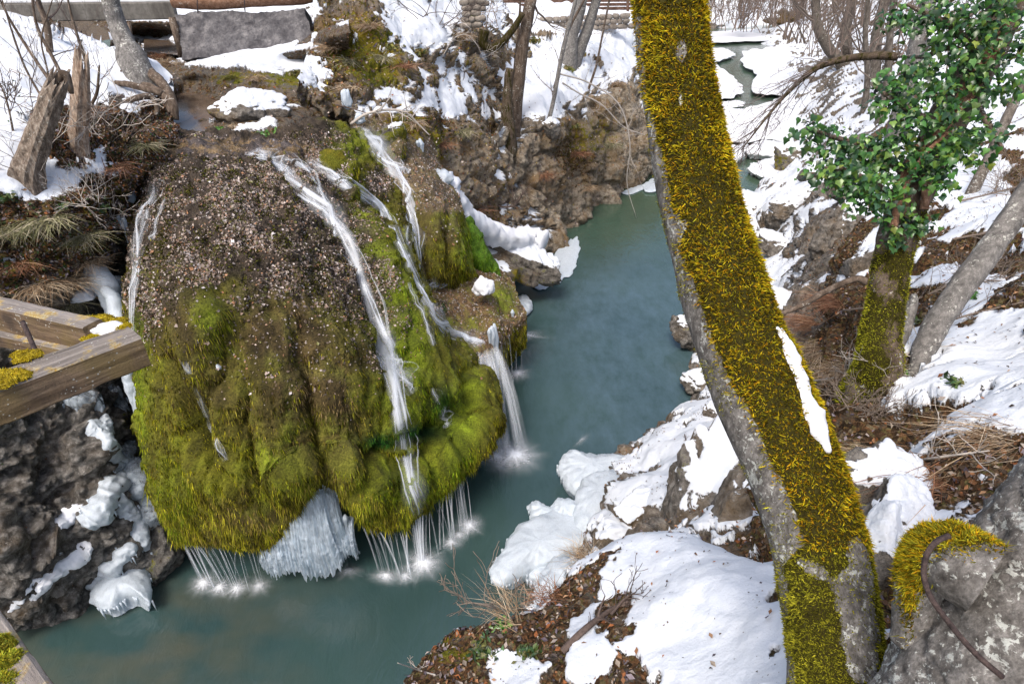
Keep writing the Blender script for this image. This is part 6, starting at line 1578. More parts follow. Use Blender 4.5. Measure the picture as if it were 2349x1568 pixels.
# --- ivy tree on the right slope
ivp = [(2012, 850, 5.9), (2018, 780, 5.9), (2030, 700, 5.9), (2045, 610, 5.88), (2062, 530, 5.85), (2098, 430, 5.8), (2150, 320, 5.75), (2215, 200, 5.7), (2280, 80, 5.65), (2340, -60, 5.6), (2420, -300, 5.7)]
KI = snap(PT(2012, 850, 5.9))
PT0 = PT
def PT(u, v, t): return PT0(u, v, t * KI)
it = thing('ivy_tree', 'mossy tree on the right slope smothered in glossy ivy', 'tree', PT(2012, 850, 5.9))
IP = path(ivp, 'T')
IP = np.concatenate([[IP[0] - np.array([0, 0, .45])], IP])
V_, F_, _ = trunk_mesh(IP, KI * np.array([.26, .21, .165, .155, .16, .165, .17, .17, .165, .16, .15, .12]), 40, 140, .14, 100, .4)
u6 = proj(V_)
mw = np.clip(.35 + .8 * fbm(V_, 2.5, 3, seed=5) + blobs(u6, [(2000, 760, 50, 120, .5), (2040, 640, 30, 60, .3)]), 0, 1) * sstep(430, 520, u6[:, 1])
mobj('trunk', V_, F_, M['bark_brown'], it, {'moss': mw})
T6 = tri_of(V_, F_[0]); n6 = unit(V_ - np.concatenate([np.repeat(resample(IP, 140), 40, 0), IP[:1], IP[-1:]]))
shoots('trunk_moss', V_, orient(V_, T6, n6), mw, 16000, .012, .03, .007, olive + [(.24, .26, .02)], it, seed=6)
for k, (pts, r) in enumerate([([(2050, 520, 5.6), (2065, 450, 5.55), (2090, 380, 5.5), (2130, 320, 5.45), (2200, 230, 5.4), (2260, 130, 5.4), (2320, 40, 5.4)], .032), ([(2120, 480, 5.6), (2128, 400, 5.55), (2140, 340, 5.5), (2190, 260, 5.45), (2240, 180, 5.4), (2300, 80, 5.4)], .036), ([(2070, 440, 5.5), (2110, 360, 5.45), (2150, 300, 5.4), (2230, 220, 5.4), (2290, 110, 5.35)], .026), ([(2060, 430, 5.55), (2100, 340, 5.5), (2160, 285, 5.45), (2215, 190, 5.4)], .022), ([(2125, 470, 5.55), (2120, 420, 5.5), (2150, 370, 5.5)], .022), ([(2090, 400, 5.4), (2130, 345, 5.35), (2180, 300, 5.35)], .02)]):
    V_, F_, mo = trunk_mesh(path(pts, 'T'), [r * 1.1, r, r * .8], 10, 60, .12, 110 + k)
    mobj('ivy_vine', V_, F_, M['log'], it, {'moss': mo})
limbs = [
  [(2080, 400, 5.7), (2020, 360, 5.6), (1960, 330, 5.5), (1900, 310, 5.4), (1860, 295, 5.35)],
  [(2070, 460, 5.6), (2000, 420, 5.4), (1940, 390, 5.3), (1890, 385, 5.25)],
  [(2060, 130, 6.4), (2010, 128, 6.5), (1960, 132, 6.6), (1900, 145, 6.7), (1860, 165, 6.75), (1800, 220, 6.8), (1750, 280, 6.8), (1700, 345, 6.85)],
  [(2250, 150, 5.6), (2180, 110, 5.6), (2120, 130, 5.8), (2060, 130, 6.4)],
  [(2240, 120, 5.5), (2180, 60, 5.4), (2120, 30, 5.4), (2080, 10, 5.4)],
  [(2230, 230, 5.5), (2270, 290, 5.3), (2300, 340, 5.2)],
  [(2170, 300, 5.5), (2100, 260, 5.4), (2050, 230, 5.4), (2010, 200, 5.4)],
  [(1985, 645, 5.8), (1960, 640, 5.8), (1900, 665, 5.8), (1840, 700, 5.8), (1790, 720, 5.85)]]
for k, pts in enumerate(limbs):
    V_, F_, mo = trunk_mesh(path(pts, 'T'), [.04, .03, .022, .012] if k not in (2, 7) else [.045, .04, .035, .02, .006] if k == 2 else [.04, .03, .028, .022], 8, 40, .12, 130 + k)
    lim_ = mobj('limb', V_, F_, M['bark_brown'], it, {'moss': np.full(len(V_), .5 if k in (2,) else .15)})
mb = MB()
c = resample(path(limbs[2], 'T'), 60)
for k in range(26):
    i = rng.integers(24, 59)
    grow(mb, c[i], unit(unit(c[i] - c[i - 1]) + .8 * rand_unit(1)[0] + np.array([-.3, 0, -.35])), rng.uniform(.3, .8), .007, 2, .5, -.1, (2, 4), colr=(.13, .105, .1), minr=.0022)
mb.build('drooping_twigs', M['twig'], it)
# ivy leaves
lv = np.array([(0, 0, 0), (.30, -.10, -.05), (.50, .22, -.12), (.30, .46, -.05), (0, 1.0, -.16), (-.30, .46, -.05), (-.50, .22, -.12), (-.30, -.10, -.05), (0, .36, .06)])
lf = np.array([(8, 0, 1), (8, 1, 2), (8, 2, 3), (8, 3, 4), (8, 4, 5), (8, 5, 6), (8, 6, 7), (8, 7, 0)])
clus = [(1860, 295, 5.35, .16, 45), (1885, 310, 5.4, .16, 55), (1930, 330, 5.45, .2, 80), (1975, 350, 5.5, .22, 110), (2030, 370, 5.55, .24, 130), (1900, 390, 5.25, .18, 90), (1945, 395, 5.3, .2, 110), (2000, 415, 5.35, .2, 110), (2050, 440, 5.4, .16, 60), (1960, 440, 5.3, .14, 50), (2000, 470, 5.35, .14, 45),
        (2045, 210, 5.4, .17, 70), (2055, 240, 5.4, .15, 50), (2120, 280, 5.35, .22, 110), (2180, 260, 5.3, .24, 120), (2150, 200, 5.35, .24, 130), (2090, 160, 5.4, .2, 80), (2180, 130, 5.35, .26, 150), (2240, 70, 5.3, .28, 170), (2300, 20, 5.25, .28, 160), (2320, 120, 5.25, .24, 120), (2360, -60, 5.4, .3, 160), (2400, -160, 5.5, .3, 140), (2280, -80, 5.4, .26, 120), (2200, -50, 5.4, .22, 90), (2250, 180, 5.3, .22, 100), (2120, 40, 5.4, .2, 90), (2070, 30, 5.5, .16, 50), (2180, 30, 5.35, .22, 110), (2260, 300, 5.2, .16, 60), (2230, 340, 5.2, .18, 70), (2190, 330, 5.25, .18, 70), (2130, 370, 5.35, .16, 60), (2160, 400, 5.3, .14, 45), (2075, 500, 5.6, .16, 60), (2120, 505, 5.55, .12, 36), (2050, 550, 5.65, .1, 24), (2110, 350, 5.35, .16, 60), (2310, 200, 5.2, .16, 50), (2005, 330, 5.5, .16, 60), (2060, 320, 5.5, .16, 60), (2170, 430, 5.3, .1, 20)]
Q, S, Cl = [], [], []
for (u, v, t, r, cnt) in clus:
    c = PT(u, v, t)
    cnt = int(cnt * 1.25); d = rand_unit(cnt) * (rng.random((cnt, 1)) ** .6) * r * KI * np.array([1.55, 1.1, .95])
    d[:, 2] -= .25 * np.abs(d[:, 0])
    Q.append(c + d)
Q = np.concatenate(Q); n = len(Q)
out = unit(unit(C0 - Q) * .55 + np.array([0, 0, .7]) + .85 * rand_unit(n))
tip = unit(np.array([0, 0, -1.0]) + .55 * rand_unit(n)); tip = unit(tip - out * (tip * out).sum(1)[:, None])
sd_ = np.cross(tip, out)
S = KI * (.032 + .045 * rng.random(n))
lcol = 1.0 * palette(n, [(.04, .12, .022), (.02, .065, .018), (.075, .17, .04), (.12, .21, .035), (.03, .08, .04), (.16, .2, .03)], .35, [.3, .25, .2, .12, .1, .03])
W_ = Q[:, None] + (lv[None, :, 0, None] * sd_[:, None] + lv[None, :, 1, None] * tip[:, None] + lv[None, :, 2, None] * out[:, None]) * S[:, None, None]
near = np.argsort(-S / np.linalg.norm(Q - C0, axis=1))[:300]
isn = np.zeros(n, bool); isn[near] = True
lmesh = [mesh_data('ivy_leaf', lv, [lf], M['ivy'], {'Col': np.tile(cc_, (9, 1)) * np.array([1, 1, 1, 1, 1.1, 1, 1, 1, .8])[:, None]}, True) for cc_ in ((.045, .13, .022), (.028, .08, .02), (.08, .18, .035), (.125, .22, .035), (.04, .1, .045))]
base = Vector(it.location)
for k, i in enumerate(near):
    o = bpy.data.objects.new('ivy_leaf', lmesh[k % 5])
    m = Matrix(((sd_[i][0], tip[i][0], out[i][0]), (sd_[i][1], tip[i][1], out[i][1]), (sd_[i][2], tip[i][2], out[i][2])))
    o.matrix_local = Matrix.Translation(Vector(Q[i]) - base) @ (m * S[i]).to_4x4()
    col.objects.link(o); o.parent = it
k = np.where(~isn)[0]
tag(mobj('ivy_foliage', W_[k].reshape(-1, 3), [(np.arange(len(k))[:, None, None] * 9 + lf[None]).reshape(-1, 3)], M['ivy'], it, {'Col': np.repeat(lcol[k], 9, 0)}, True), kind='stuff')
PT = PT0
# slender grey tree right of it
gt = tree('bare_tree', 'smooth pale grey trunk leaning right on the near slope', [(2105, 850, 5.4), (2125, 790, 5.4), (2170, 710, 5.4), (2235, 620, 5.4), (2300, 530, 5.4), (2390, 390, 5.4), (2600, 60, 5.5), (2800, -300, 5.7)], [.075, .1, .105, .105, .1, .095, .08, .05], 'bark_grey', 'T', sides=24, n=60, seed=150, group='trees of the near right slope')
tree('bare_tree', 'thin dark stem leaning behind the ivy at the right edge', [(2230, 440, 8), (2270, 360, 8), (2310, 270, 8), (2370, 150, 8)], [.07, .065, .06, .05], 'bark_far', 'T', seed=151, group='trees of the near right slope')
tree('broken_stump', 'small grey stub between the mossy and the pale trunk', [(2060, 800, 5.3), (2075, 760, 5.3), (2092, 700, 5.3), (2098, 675, 5.3)], [.04, .05, .045, .02], 'bark_grey', 'T', seed=152, group='trees of the near right slope', cat='stump')
# ------------------------------------------------------------------ built things
br = thing('footbridge', 'stained concrete footbridge with snow on its deck at upper left', 'bridge', PY(200, 60, 20))
V_, F_ = beam(PY(-260, 33, 19.2), PY(402, 24, 21.2), .5, .46, 40, 1); mobj('girder', V_, F_, M['girder'], br, None, False)
V_, F_ = beam(PY(-260, 12, 19.6) + np.array([0, .3, 0]), PY(400, 6, 21.6) + np.array([0, .3, 0]), 1.5, .1, 40, 2); mobj('deck', V_, F_, M['girder'], br, None, False)
V_, F_ = beam(PY(-260, 8, 19.6) + np.array([0, .3, .02]), PY(398, 1, 21.6) + np.array([0, .3, .02]), 1.45, .1, 60, 3, wob=.03); mobj('deck_snow', V_, F_, M['snow'], br, None, True)
for (u, v, u2, v2, Yy) in ((296, 52, 303, 100, 19.5), (394, 40, 418, 132, 19.2)):
    V_, F_ = tube(path([(u, v, Yy), (u2, v2, Yy)]), [.05, .05] if u < 300 else [.1, .1], 8); mobj('post', V_, F_, M['bark_brown'], br)
def bobj(name, p0, p1, w, h, seg, seed, parent, up=(0, 0, 1), wob=.004):
    V_, F_ = beam(p0, p1, w, h, seg, seed, up, wob)
    q0, d, s_, u_, L = box_pts(p0, p1, w, h, up)
    r_ = V_ - q0
    return mobj(name, V_, F_, M['timber'], parent, {'gx': r_ @ d + seed * 3.7, 'gy': r_ @ s_ + seed, 'gz': r_ @ u_}, False)
def slab(name, label, cat, quad, depth, mat, seed, amp=.03, parent=None, nr_=40, nc_=90):
    """upright slab with a rough face: quad = bottom-left, bottom-right, top-right, top-left"""
    a, b, c, d = [np.array(x) for x in quad]
    g = grid([[a, b], [d, c]], nr_, nc_); n = gnormals(g); f = g.reshape(-1, 3); n = n.reshape(-1, 3)
    f = f + n * (amp * (fbm(f, 2.2, 4, seed=seed) + .6 * fbm(f, 11, 3, seed=seed)))[:, None]
    f = f + np.stack([.05 * fbm(f, 3, 3, seed=seed + 1), np.zeros(len(f)), .07 * fbm(f, 2, 4, seed=seed + 2)], 1)
    bk = f - n * depth; m = len(f)
    ring = np.concatenate([np.arange(nc_), nc_ - 1 + nc_ * np.arange(1, nr_), (nr_ - 1) * nc_ + np.arange(nc_ - 2, -1, -1), nc_ * np.arange(nr_ - 2, 0, -1)])
    r2 = np.roll(ring, -1)
    o = mobj(name, np.concatenate([f, bk]), [gfaces(nr_, nc_), gfaces(nr_, nc_)[:, ::-1] + m, np.stack([ring, r2, r2 + m, ring + m], 1)], M[mat], parent, None, False, a)
    return tag(o, label, cat) if parent is None else o
slab('concrete_wall', 'mottled grey concrete wall beside the creek', 'wall', [PY(418, 136, 19), PY(722, 106, 19.2), PY(700, 22, 19.6), PY(402, 30, 19.4)], .7, 'concrete', 5)
lg_ = thing('log', 'thick reddish barkless log lying on the concrete wall', 'log', PY(540, 15, 19.6))
V_, F_, mo = trunk_mesh(path([(395, 0, 19.5), (470, 2, 19.6), (560, -4, 19.7), (690, -12, 19.8), (720, -20, 19.8)]), [.2, .23, .24, .25, .2], 20, 50, .06, 160)
mobj('trunk', V_, F_, M['log'], lg_, {'moss': mo})
for (u, v) in ((452, 8), (560, 4)):
    V_, F_ = tube(path([(u, v - 10, 19.25), (u + 2, v + 22, 19.25)]), [.018, .018], 6); mobj('iron_pin', V_, F_, M['rust'], lg_)
# fence on the road
fe = thing('rail_fence', 'dark brown rail fence along the road at the top', 'fence', PY(1290, 30, 42))
for v0, v1 in ((4, 1), (13, 10), (22, 19)):
    V_, F_ = beam(PY(1120, v0, 41), PY(1480, v1, 43), .08, .16, 12, v0); mobj('rail', V_, F_, M['fence'], fe, None, False)
for u in (1135, 1190, 1248, 1310, 1372, 1440):
    V_, F_ = beam(PY(u, 38, 41.6), PY(u, -12, 41.6), .14, .14, 6, u, (0, 1, 0)); mobj('post', V_, F_, M['fence'], fe, None, False)
# stone retaining walls, stone by stone
def stone_wall(label, u0, v0, u1, v1, Y0, rows, size, seed, dvy):
    a, b = PY(u0, v0, Y0), PY(u1, v1, Y0)
    rt = thing('stone_wall', label, 'wall', a, 'dry stone walls under the road')
    L = np.linalg.norm(b - a); rs = random.Random(seed)
    ms = []
    for k in range(5):
        V0, F0 = ico(2); V1 = V0 * (1 + .2 * fbm(V0 + k * 9, 1.2, 2, seed=seed + k))[:, None]
        V1 = np.sign(V1) * np.abs(V1) ** .6
        ms.append(mesh_data('stone', V1, [F0], M['masonry'], None, True))
    d = (b - a) / L
    for r in range(rows):
        x = -rs.random() * size * .5
        while x < L:
            w = size * rs.uniform(.8, 1.7)
            o = bpy.data.objects.new('stone', rs.choice(ms))
            p_ = a + d * (x + w / 2) + np.array([0, rs.uniform(-.05, .05), (r + .5) * size * .72])
            o.location = Vector(p_ - a); o.scale = (w * .53, size * .45, size * .4); o.rotation_euler = (rs.uniform(-.1, .1), rs.uniform(-.1, .1), math.atan2(d[1], d[0]) + rs.uniform(-.1, .1))
            col.objects.link(o); o.parent = rt; x += w
    return rt
stone_wall('upper tan stone wall stump beside the outcrop', 1068, 28, 1112, 26, 24.6, 6, .24, 1, 0)
stone_wall('lower tan stone wall stump beside the hooked branch', 1062, 66, 1102, 62, 23.6, 5, .24, 2, 0)
stone_wall('long dark stone retaining wall under the snowy road', 1225, 76, 1440, 66, 36.6, 3, .34, 3, 0)
# near timber railing
ra = thing('timber_railing', 'weathered grey timber railing corner with yellow moss at the left edge', 'railing', PT(120, 860, 2.8))
bobj('beam', PT(-330, 640, 3.8), PT(225, 772, 3.0), .10, .155, 60, 11, ra)
bobj('beam', PT(-330, 700, 3.86), PT(190, 812, 3.06), .08, .075, 60, 13, ra)
bp0, bp1 = PT(-420, 1075, 2.25), PT(318, 792, 3.0)
bobj('beam', bp0, bp1, .17, .165, 80, 12, ra)
V_, F_ = tube(path([(52, 738, 2.86), (75, 790, 2.8), (98, 850, 2.74), (117, 893, 2.7)], 'T'), [.011, .011], 10, 20); mobj('iron_pin', V_, F_, M['rust'], ra)
def moss_mat(c0, n_, ru, parent, pal, seed, size=(.01, .022), name='moss_cushion'):
    V0, F0 = ico(4)
    P_ = V0 * np.array(ru) * (1 + .3 * fbm(V0, 2, 3, seed=seed))[:, None]; P_[:, 2] = np.maximum(P_[:, 2], -.004)
    W = P_ + c0
    o = mobj(name, W, [F0], M['tufa'], parent, {'Col': palette(len(W), pal, .1)})
    shoots('moss_shoots', W, F0, (V0[:, 2] > -.2).astype(float), n_, size[0], size[1], .0035, pal, parent, seed=seed, body=o)
yel = [(.36, .27, .012), (.28, .2, .012), (.42, .33, .03)]
for k, (u, v, t, ru) in enumerate([(205, 738, 3.04, (.05, .04, .02)), (235, 736, 3.06, (.06, .05, .022)), (268, 742, 3.05, (.05, .05, .018)), (282, 752, 3.0, (.035, .04, .012)), (20, 862, 2.62, (.09, .05, .012)), (60, 815, 2.75, (.06, .05, .012)), (215, 775, 2.95, (.05, .03, .01)), (-20, 880, 2.55, (.09, .05, .012))]):
    moss_mat(PT(u, v, t), 1300, ru, ra, yel, 200 + k, (.006, .014))
pt = PT(245, 752, 3.0)
V0, F0 = ico(4); P_ = V0 * np.array([.09, .055, .022]) * (1 + .25 * fbm(V0, 1.5, 3, seed=3))[:, None]
tag(mobj('snow_pad', P_ + pt, [F0], M['snow'], None, None, True, pt), 'small pad of snow on the timber railing corner', 'snow')
cb_ = thing('timber_beam', 'lichen-covered beam end with green moss in the bottom left corner', 'beam', PT(20, 1520, 1.7))
bobj('beam_body', PT(-150, 1310, 1.95), PT(110, 1720, 1.5), .15, .15, 50, 15, cb_)
for k, (u, v, t, ru) in enumerate([(15, 1515, 1.62, (.035, .03, .014)), (-5, 1480, 1.65, (.04, .03, .014)), (60, 1600, 1.55, (.04, .03, .012)), (15, 1558, 1.58, (.03, .02, .01))]):
    moss_mat(PT(u, v, t), 1500, ru, cb_, [(.16, .19, .02), (.24, .25, .025), (.3, .24, .02)], 220 + k, (.006, .014))

# ------------------------------------------------------------------ undergrowth
def tuft(label, c, n, L, wid, pal, spread=.8, droop=.8, dirv=(0, 0, 1), name='grass_tuft', cat='grass', group='tufts of dry grass'):
    c = np.array(c)
    q_ = c + rng.normal(size=(n, 3)) * np.array([.25, .25, .03]) * L
    d = unit(np.array(dirv) + spread * rng.normal(size=(n, 3)) * np.array([1, 1, .4]))
    d[:, 2] = np.abs(d[:, 2]) * .7 + .05
    Vb, Fb, Cb = blades(q_, unit(d), L * (.5 + .7 * rng.random(n)), wid * (.7 + .6 * rng.random(n)), palette(n, pal, .2), unit(d * np.array([1, 1, 0]) + np.array([0, 0, -1.0])) * droop, None, 1.1, .7)
    tag(mobj(name, Vb, Fb, M['grass'], None, {'Col': np.clip(Cb, .005, .9)}, False, c), label, cat, group)
dry = [(.46, .35, .23), (.34, .24, .15), (.56, .46, .34), (.24, .16, .1)]
pg = [(.34, .32, .2), (.24, .23, .12), (.44, .39, .28), (.15, .15, .07)]
redg = [(.34, .17, .10), (.26, .13, .08), (.42, .27, .17), (.2, .11, .07)]
for (u, v, n, L, pal, lab, dv) in [
  (1870, 740, 300, .55, redg, 'reddish grass spilling over the rock left of the ivy tree', (-1, 0, .3)), (1920, 690, 260, .5, redg, 'reddish grass mane beside the ivy tree trunk', (-1, 0, .3)), (1880, 800, 260, .45, dry, 'straw grass hanging below the reddish mane', (-.8, -.4, .2)), (1940, 850, 220, .4, dry, 'straw tuft at the foot of the ivy tree', (-.8, -.3, .2)), (1840, 790, 160, .35, redg, 'rusty tuft over mossy rock near the trunk snow', (-.6, 0, .3)),
  (2010, 1060, 300, .38, dry, 'pale combed grass mane beside the mossy trunk', (-1, -.2, .2)), (2160, 1100, 200, .35, redg, 'orange grass wisp on the near right slope', (-.7, -.5, .2)), (2330, 1010, 160, .4, dry, 'pale wisps on the snow at the right edge', (-1, 0, .3)), (1970, 1180, 120, .25, dry, 'short straw tuft under the combed mane', (-.5, -.5, .3)),
  (385, 150, 220, .55, dry, 'straw tuft by the creek, in front of the bridge post', (0, -.5, .6)), (370, 135, 160, .5, redg, 'rusty weeds behind the creek straw tuft', (0, -.2, 1)), (150, 640, 260, .5, dry, 'pale grass curtain on the left brow', (.5, -.5, -.1)), (90, 650, 240, .5, dry, 'pale grass curtain further left on the brow', (.4, -.6, -.1)), (200, 600, 160, .4, dry, 'small grass fringe beside the dark hollow', (.5, -.5, -.1)), (40, 600, 160, .4, redg, 'rusty grass at the far left brow', (.3, -.6, .1)), (220, 260, 160, .4, redg, 'rusty tuft behind the pale stump', (.2, -.3, .7)),
  (1170, 1400, 120, .2, dry, 'curled dry grass overhanging the pool from the near lip', (-.5, .6, .4)), (1340, 1275, 120, .2, dry, 'brown grass fringe along the rock foot near the snow mound', (-.3, .3, .6)), (1260, 1380, 120, .22, redg, 'short brown weeds by the ice shelf root', (-.5, .4, .5)),
  (760, 110, 260, .5, dry, 'tawny grass on the outcrop above the concrete wall end', (-.2, -.5, .4)), (850, 60, 220, .5, dry, 'tawny tuft on the mossy outcrop crown', (-.2, -.5, .4)), (930, 150, 200, .5, redg, 'rusty weeds on the outcrop flank', (0, -.6, .3)), (1050, 80, 240, .6, dry, 'hanging straw under the outcrop brow', (.5, -.4, -.2)), (800, 200, 200, .4, dry, 'straw fringe over the dark hollow', (-.2, -.6, -.2)), (1010, 330, 220, .5, redg, 'brown dead stalks over the outcrop ledge', (0, -.6, -.2)), (1330, 350, 260, .6, redg, 'reddish plant fringe on the cliff face', (0, -.6, -.3)), (1250, 400, 240, .6, redg, 'brown hanging roots left on the cliff face', (0, -.6, -.4)), (1420, 190, 140, .5, dry, 'straw on the cliff shoulder by the trunk', (-.3, -.4, .2)), (1090, 480, 220, .5, redg, 'tangle of thin brown stems above the chute', (0, -.6, -.1)),
  (30, 520, 260, .5, pg, 'grey-green grass spilling from the far left brow', (.3, -.7, -.1)), (110, 500, 260, .5, pg, 'grey-green grass below the left snow tongue', (.3, -.7, -.1)), (190, 540, 240, .45, pg, 'grey-green grass near the icicles of the hollow', (.4, -.6, -.1)), (60, 700, 240, .45, dry, 'pale grass fringe just above the railing', (.3, -.7, -.2)), (160, 690, 220, .4, pg, 'wispy grass above the frozen fall', (.4, -.6, -.2)), (330, 330, 160, .4, pg, 'olive grass on the creek bank by the dome crown', (.4, -.5, -.1)), (260, 380, 180, .4, redg, 'russet stems on the bank below the roots', (.3, -.6, 0)),
  (880, 130, 240, .5, pg, 'olive grass streaming off the outcrop crown', (0, -.7, -.2)), (800, 140, 240, .5, pg, 'olive grass on the outcrop left flank', (-.3, -.6, -.2)), (950, 280, 200, .45, dry, 'pale stems over the moss face by the cascade', (0, -.7, -.2)), (1060, 300, 220, .5, pg, 'olive fringe on the outcrop right flank', (.2, -.7, -.2)), (1400, 330, 240, .7, pg, 'olive fringe high on the gorge cliff', (0, -.7, -.3)), (1350, 430, 220, .6, dry, 'pale rootlets low on the gorge cliff', (0, -.6, -.4)),
  (530, 178, 200, .3, [(.2, .2, .04), (.12, .14, .03), (.3, .25, .1)], 'green-brown sedge hummock by the creek, left one', (0, -.5, .5)), (585, 180, 160, .3, dry, 'straw edge of the creek hummock', (.3, -.5, .4)), (545, 285, 120, .22, dry, 'small straw tuft on the creek lip rock', (0, -.5, .3))]:
    tuft(lab, on(u, v), n, L, .0035 if v > 900 else .006 if v > 500 else .012, pal, .45, .9, dv)
gr_ = [(.07, .2, .03), (.05, .14, .02), (.12, .26, .04)]
def herb(label, c, n, s_, pal=gr_):
    q_ = np.array(c) + rng.normal(size=(n, 3)) * np.array([1, 1, .25]) * s_ * .9
    nn = unit(rand_unit(n) + np.array([0, -.3, 1.0]))
    Vb, Fb, Cb = flakes(q_, nn, s_ * (.7 + .8 * rng.random(n)), palette(n, pal, .25), .3, s_ * .3, .3, .45)
    tag(mobj('leafy_plant', Vb, Fb, M['ivy'], None, {'Col': Cb}, False, np.array(c)), label, 'plant', 'small green plants')
for (u, v, n, s_, lab) in [(505, 300, 60, .1, 'bright green sprouts at the left foot of the creek rock'), (600, 308, 40, .09, 'bright green sprout on the wet crown right of the creek rock'), (640, 300, 30, .08, 'tiny green sprout at the top of the main stream'), (1320, 290, 90, .14, 'green leafy patch on the cliff brow'), (1300, 160, 90, .2, 'dark ivy clump in the snow by the leaning pair'), (1330, 125, 70, .2, 'dark green clump at the foot of the fence trees'), (1220, 95, 70, .22, 'dark shrub clump below the retaining wall, left'), (2010, 850, 120, .06, 'ivy sprigs at the foot of the ivy tree'), (2110, 740, 70, .06, 'ivy trailing on the snow right of the ivy tree'), (2190, 880, 70, .06, 'small ivy sprig on the snow near the pale trunk foot'), (2090, 860, 60, .05, 'green sprig under the pale fallen branch'), (150, 470, 160, .07, 'dark ivy on the left brow under the snow tongue'), (60, 540, 160, .07, 'dark ivy mat at the far left brow'), (230, 480, 120, .07, 'ivy over the left hollow roof'), (110, 720, 140, .06, 'ivy on the damp wall above the railing'), (1110, 1490, 90, .04, 'green leaf clump on the near leafy lip'), (1210, 1500, 70, .04, 'small green leaves beside the snow tongue on the lip'), (1150, 1440, 60, .04, 'green sprig at the edge above the pool'), (900, 110, 160, .12, 'olive shrub mat on the outcrop crown'), (1080, 40, 160, .14, 'dark bush at the outcrop top by the stone walls'), (960, 120, 120, .12, 'olive twiggy mat right of the outcrop crown'), (680, 170, 220, .1, 'yellow-green leafy mound over the dark hollow'), (2230, 680, 60, .06, 'grassy green tuft on the slope behind the pale trunk'), (10, 455, 120, .08, 'dark green fern at the left edge')]:
    herb(lab, on(u, v), n, s_, gr_ if n < 65 else [(.04, .09, .03), (.03, .06, .02), (.08, .12, .03), (.12, .12, .03)] if v > 300 else [(.10, .11, .02), (.16, .15, .03), (.2, .14, .04), (.05, .06, .015)])

def fallen(label, pts, r, colr, twigs=8, tl=.4, lift=.03, name='fallen_branch', mode=None, minr=.002):
    P_ = np.array([on(u, v) + np.array([0, 0, lift]) for u, v in pts]) if mode is None else path(pts, mode)
    mb = MB(); V_, F_ = tube(P_, [r, r * .8, r * .4], 7, 30); mb.add(V_, F_, Col=colr)
    c = resample(P_, 30)
    for j in range(twigs):
        grow(mb, c[rng.integers(6, 29)], unit(unit(P_[-1] - P_[0]) * .7 + .8 * rand_unit(1)[0] + np.array([0, 0, .25])), tl * rng.uniform(.5, 1.2), r * .45, 1, colr=colr, minr=minr)
    tag(mb.build(name, M['twig'], None, True, P_[0]), label, 'branch', 'fallen branches and brush')
pale = (.42, .38, .34); dk = (.10, .075, .065); mid = (.2, .16, .13)
fallen('pale forked branch lying below the ivy tree', [(1860, 880), (1930, 870), (2000, 850), (2060, 835)], .018, pale, 16, .45, .05)
fallen('second pale branch crossing toward the pale trunk', [(1960, 900), (2020, 860), (2080, 820), (2110, 790)], .014, pale, 12, .4, .06)
fallen('thin pale stick across the dry grass near the mossy trunk', [(1990, 1075), (2080, 1072), (2180, 1060), (2260, 1050)], .009, pale, 6, .25, .05)
fallen('dark branch lying on the slope above the pale trunk', [(1930, 640 + 80), (2080, 700), (2200, 650), (2300, 610)], .016, mid, 10, .5, .06)
fallen('brushwood stick in the right edge snow', [(2130, 760), (2220, 730), (2349, 700)], .014, mid, 10, .5, .05)
fallen('upper brushwood stick at the right edge', [(2200, 470), (2280, 450), (2349, 430)], .02, mid, 14, .7, .08)
fallen('lowest brushwood stick at the right edge', [(2180, 560), (2270, 540), (2349, 500)], .02, mid, 14, .6, .08)
fallen('dark broken stick on the leaf-covered near lip', [(1290, 1500), (1340, 1450), (1400, 1405), (1440, 1385)], .022, dk, 5, .15, .03)
fallen('black forked twig on the snow mound edge', [(1400, 1420), (1430, 1385), (1455, 1370)], .010, dk, 6, .16, .05)
fallen('twigs overhanging the pool at the near lip', [(1180, 1430), (1130, 1405), (1085, 1395), (1050, 1400)], .006, mid, 12, .25, .05)
fallen('thin twig at the tip of the lip over the water', [(1000, 1560), (960, 1548), (915, 1535)], .005, pale, 4, .12, .06)
fallen('small dark twig on the rock snow', [(1570, 1000), (1575, 1030), (1580, 1060)], .012, dk, 4, .2, .05)
fallen('dark stick lying on the snow shelf by the boulder', [(1805, 640), (1830, 645), (1850, 650)], .02, dk, 3, .3, .05)
fallen('bleached branch arching over the cascade head', [(805, 285, 15.2), (840, 262, 15.2), (890, 252, 15.3), (930, 258, 15.4), (960, 285, 15.5), (985, 310, 15.5)], .035, pale, 12, .5, 0, mode='Y')
fallen('thin dark branch lying behind the dome crown', [(770, 240, 15.4), (810, 250, 15.4), (850, 262, 15.3)], .02, dk, 4, .3, 0, mode='Y')
fallen('bramble arching over the outcrop brow', [(1015, 130, 20), (1040, 90, 20), (1070, 80, 20.3), (1095, 105, 20.4), (1110, 140, 20.5)], .012, pale, 8, .7, 0, mode='Y', minr=.005)
fallen('tangled roots at the base of the gorge cliff', [(1120, 470), (1150, 480), (1185, 475), (1200, 440)], .04, dk, 14, .8, .1)
lbk = ['fine brush tangle under the leaning stump', 'fine brush tangle right of the pale stump', 'pale twigs spread over the left brow', 'thin shrub in front of the left snow bank', 'twiggy shrub at the far left edge', 'pale twigs trailing into the dark hollow', 'wiry stems beneath the snow tongue', 'dry stems leaning over the creek bank', 'wiry brush on the near right slope', 'wiry brush above the combed grass', 'dense brush heap behind the pale trunk', 'brush heap at the right edge slope', 'thin shrub on the snow slope by the fence', 'thin shrub on the outcrop snow', 'second thin shrub on the outcrop snow', 'bare rods beside the hooked branch']
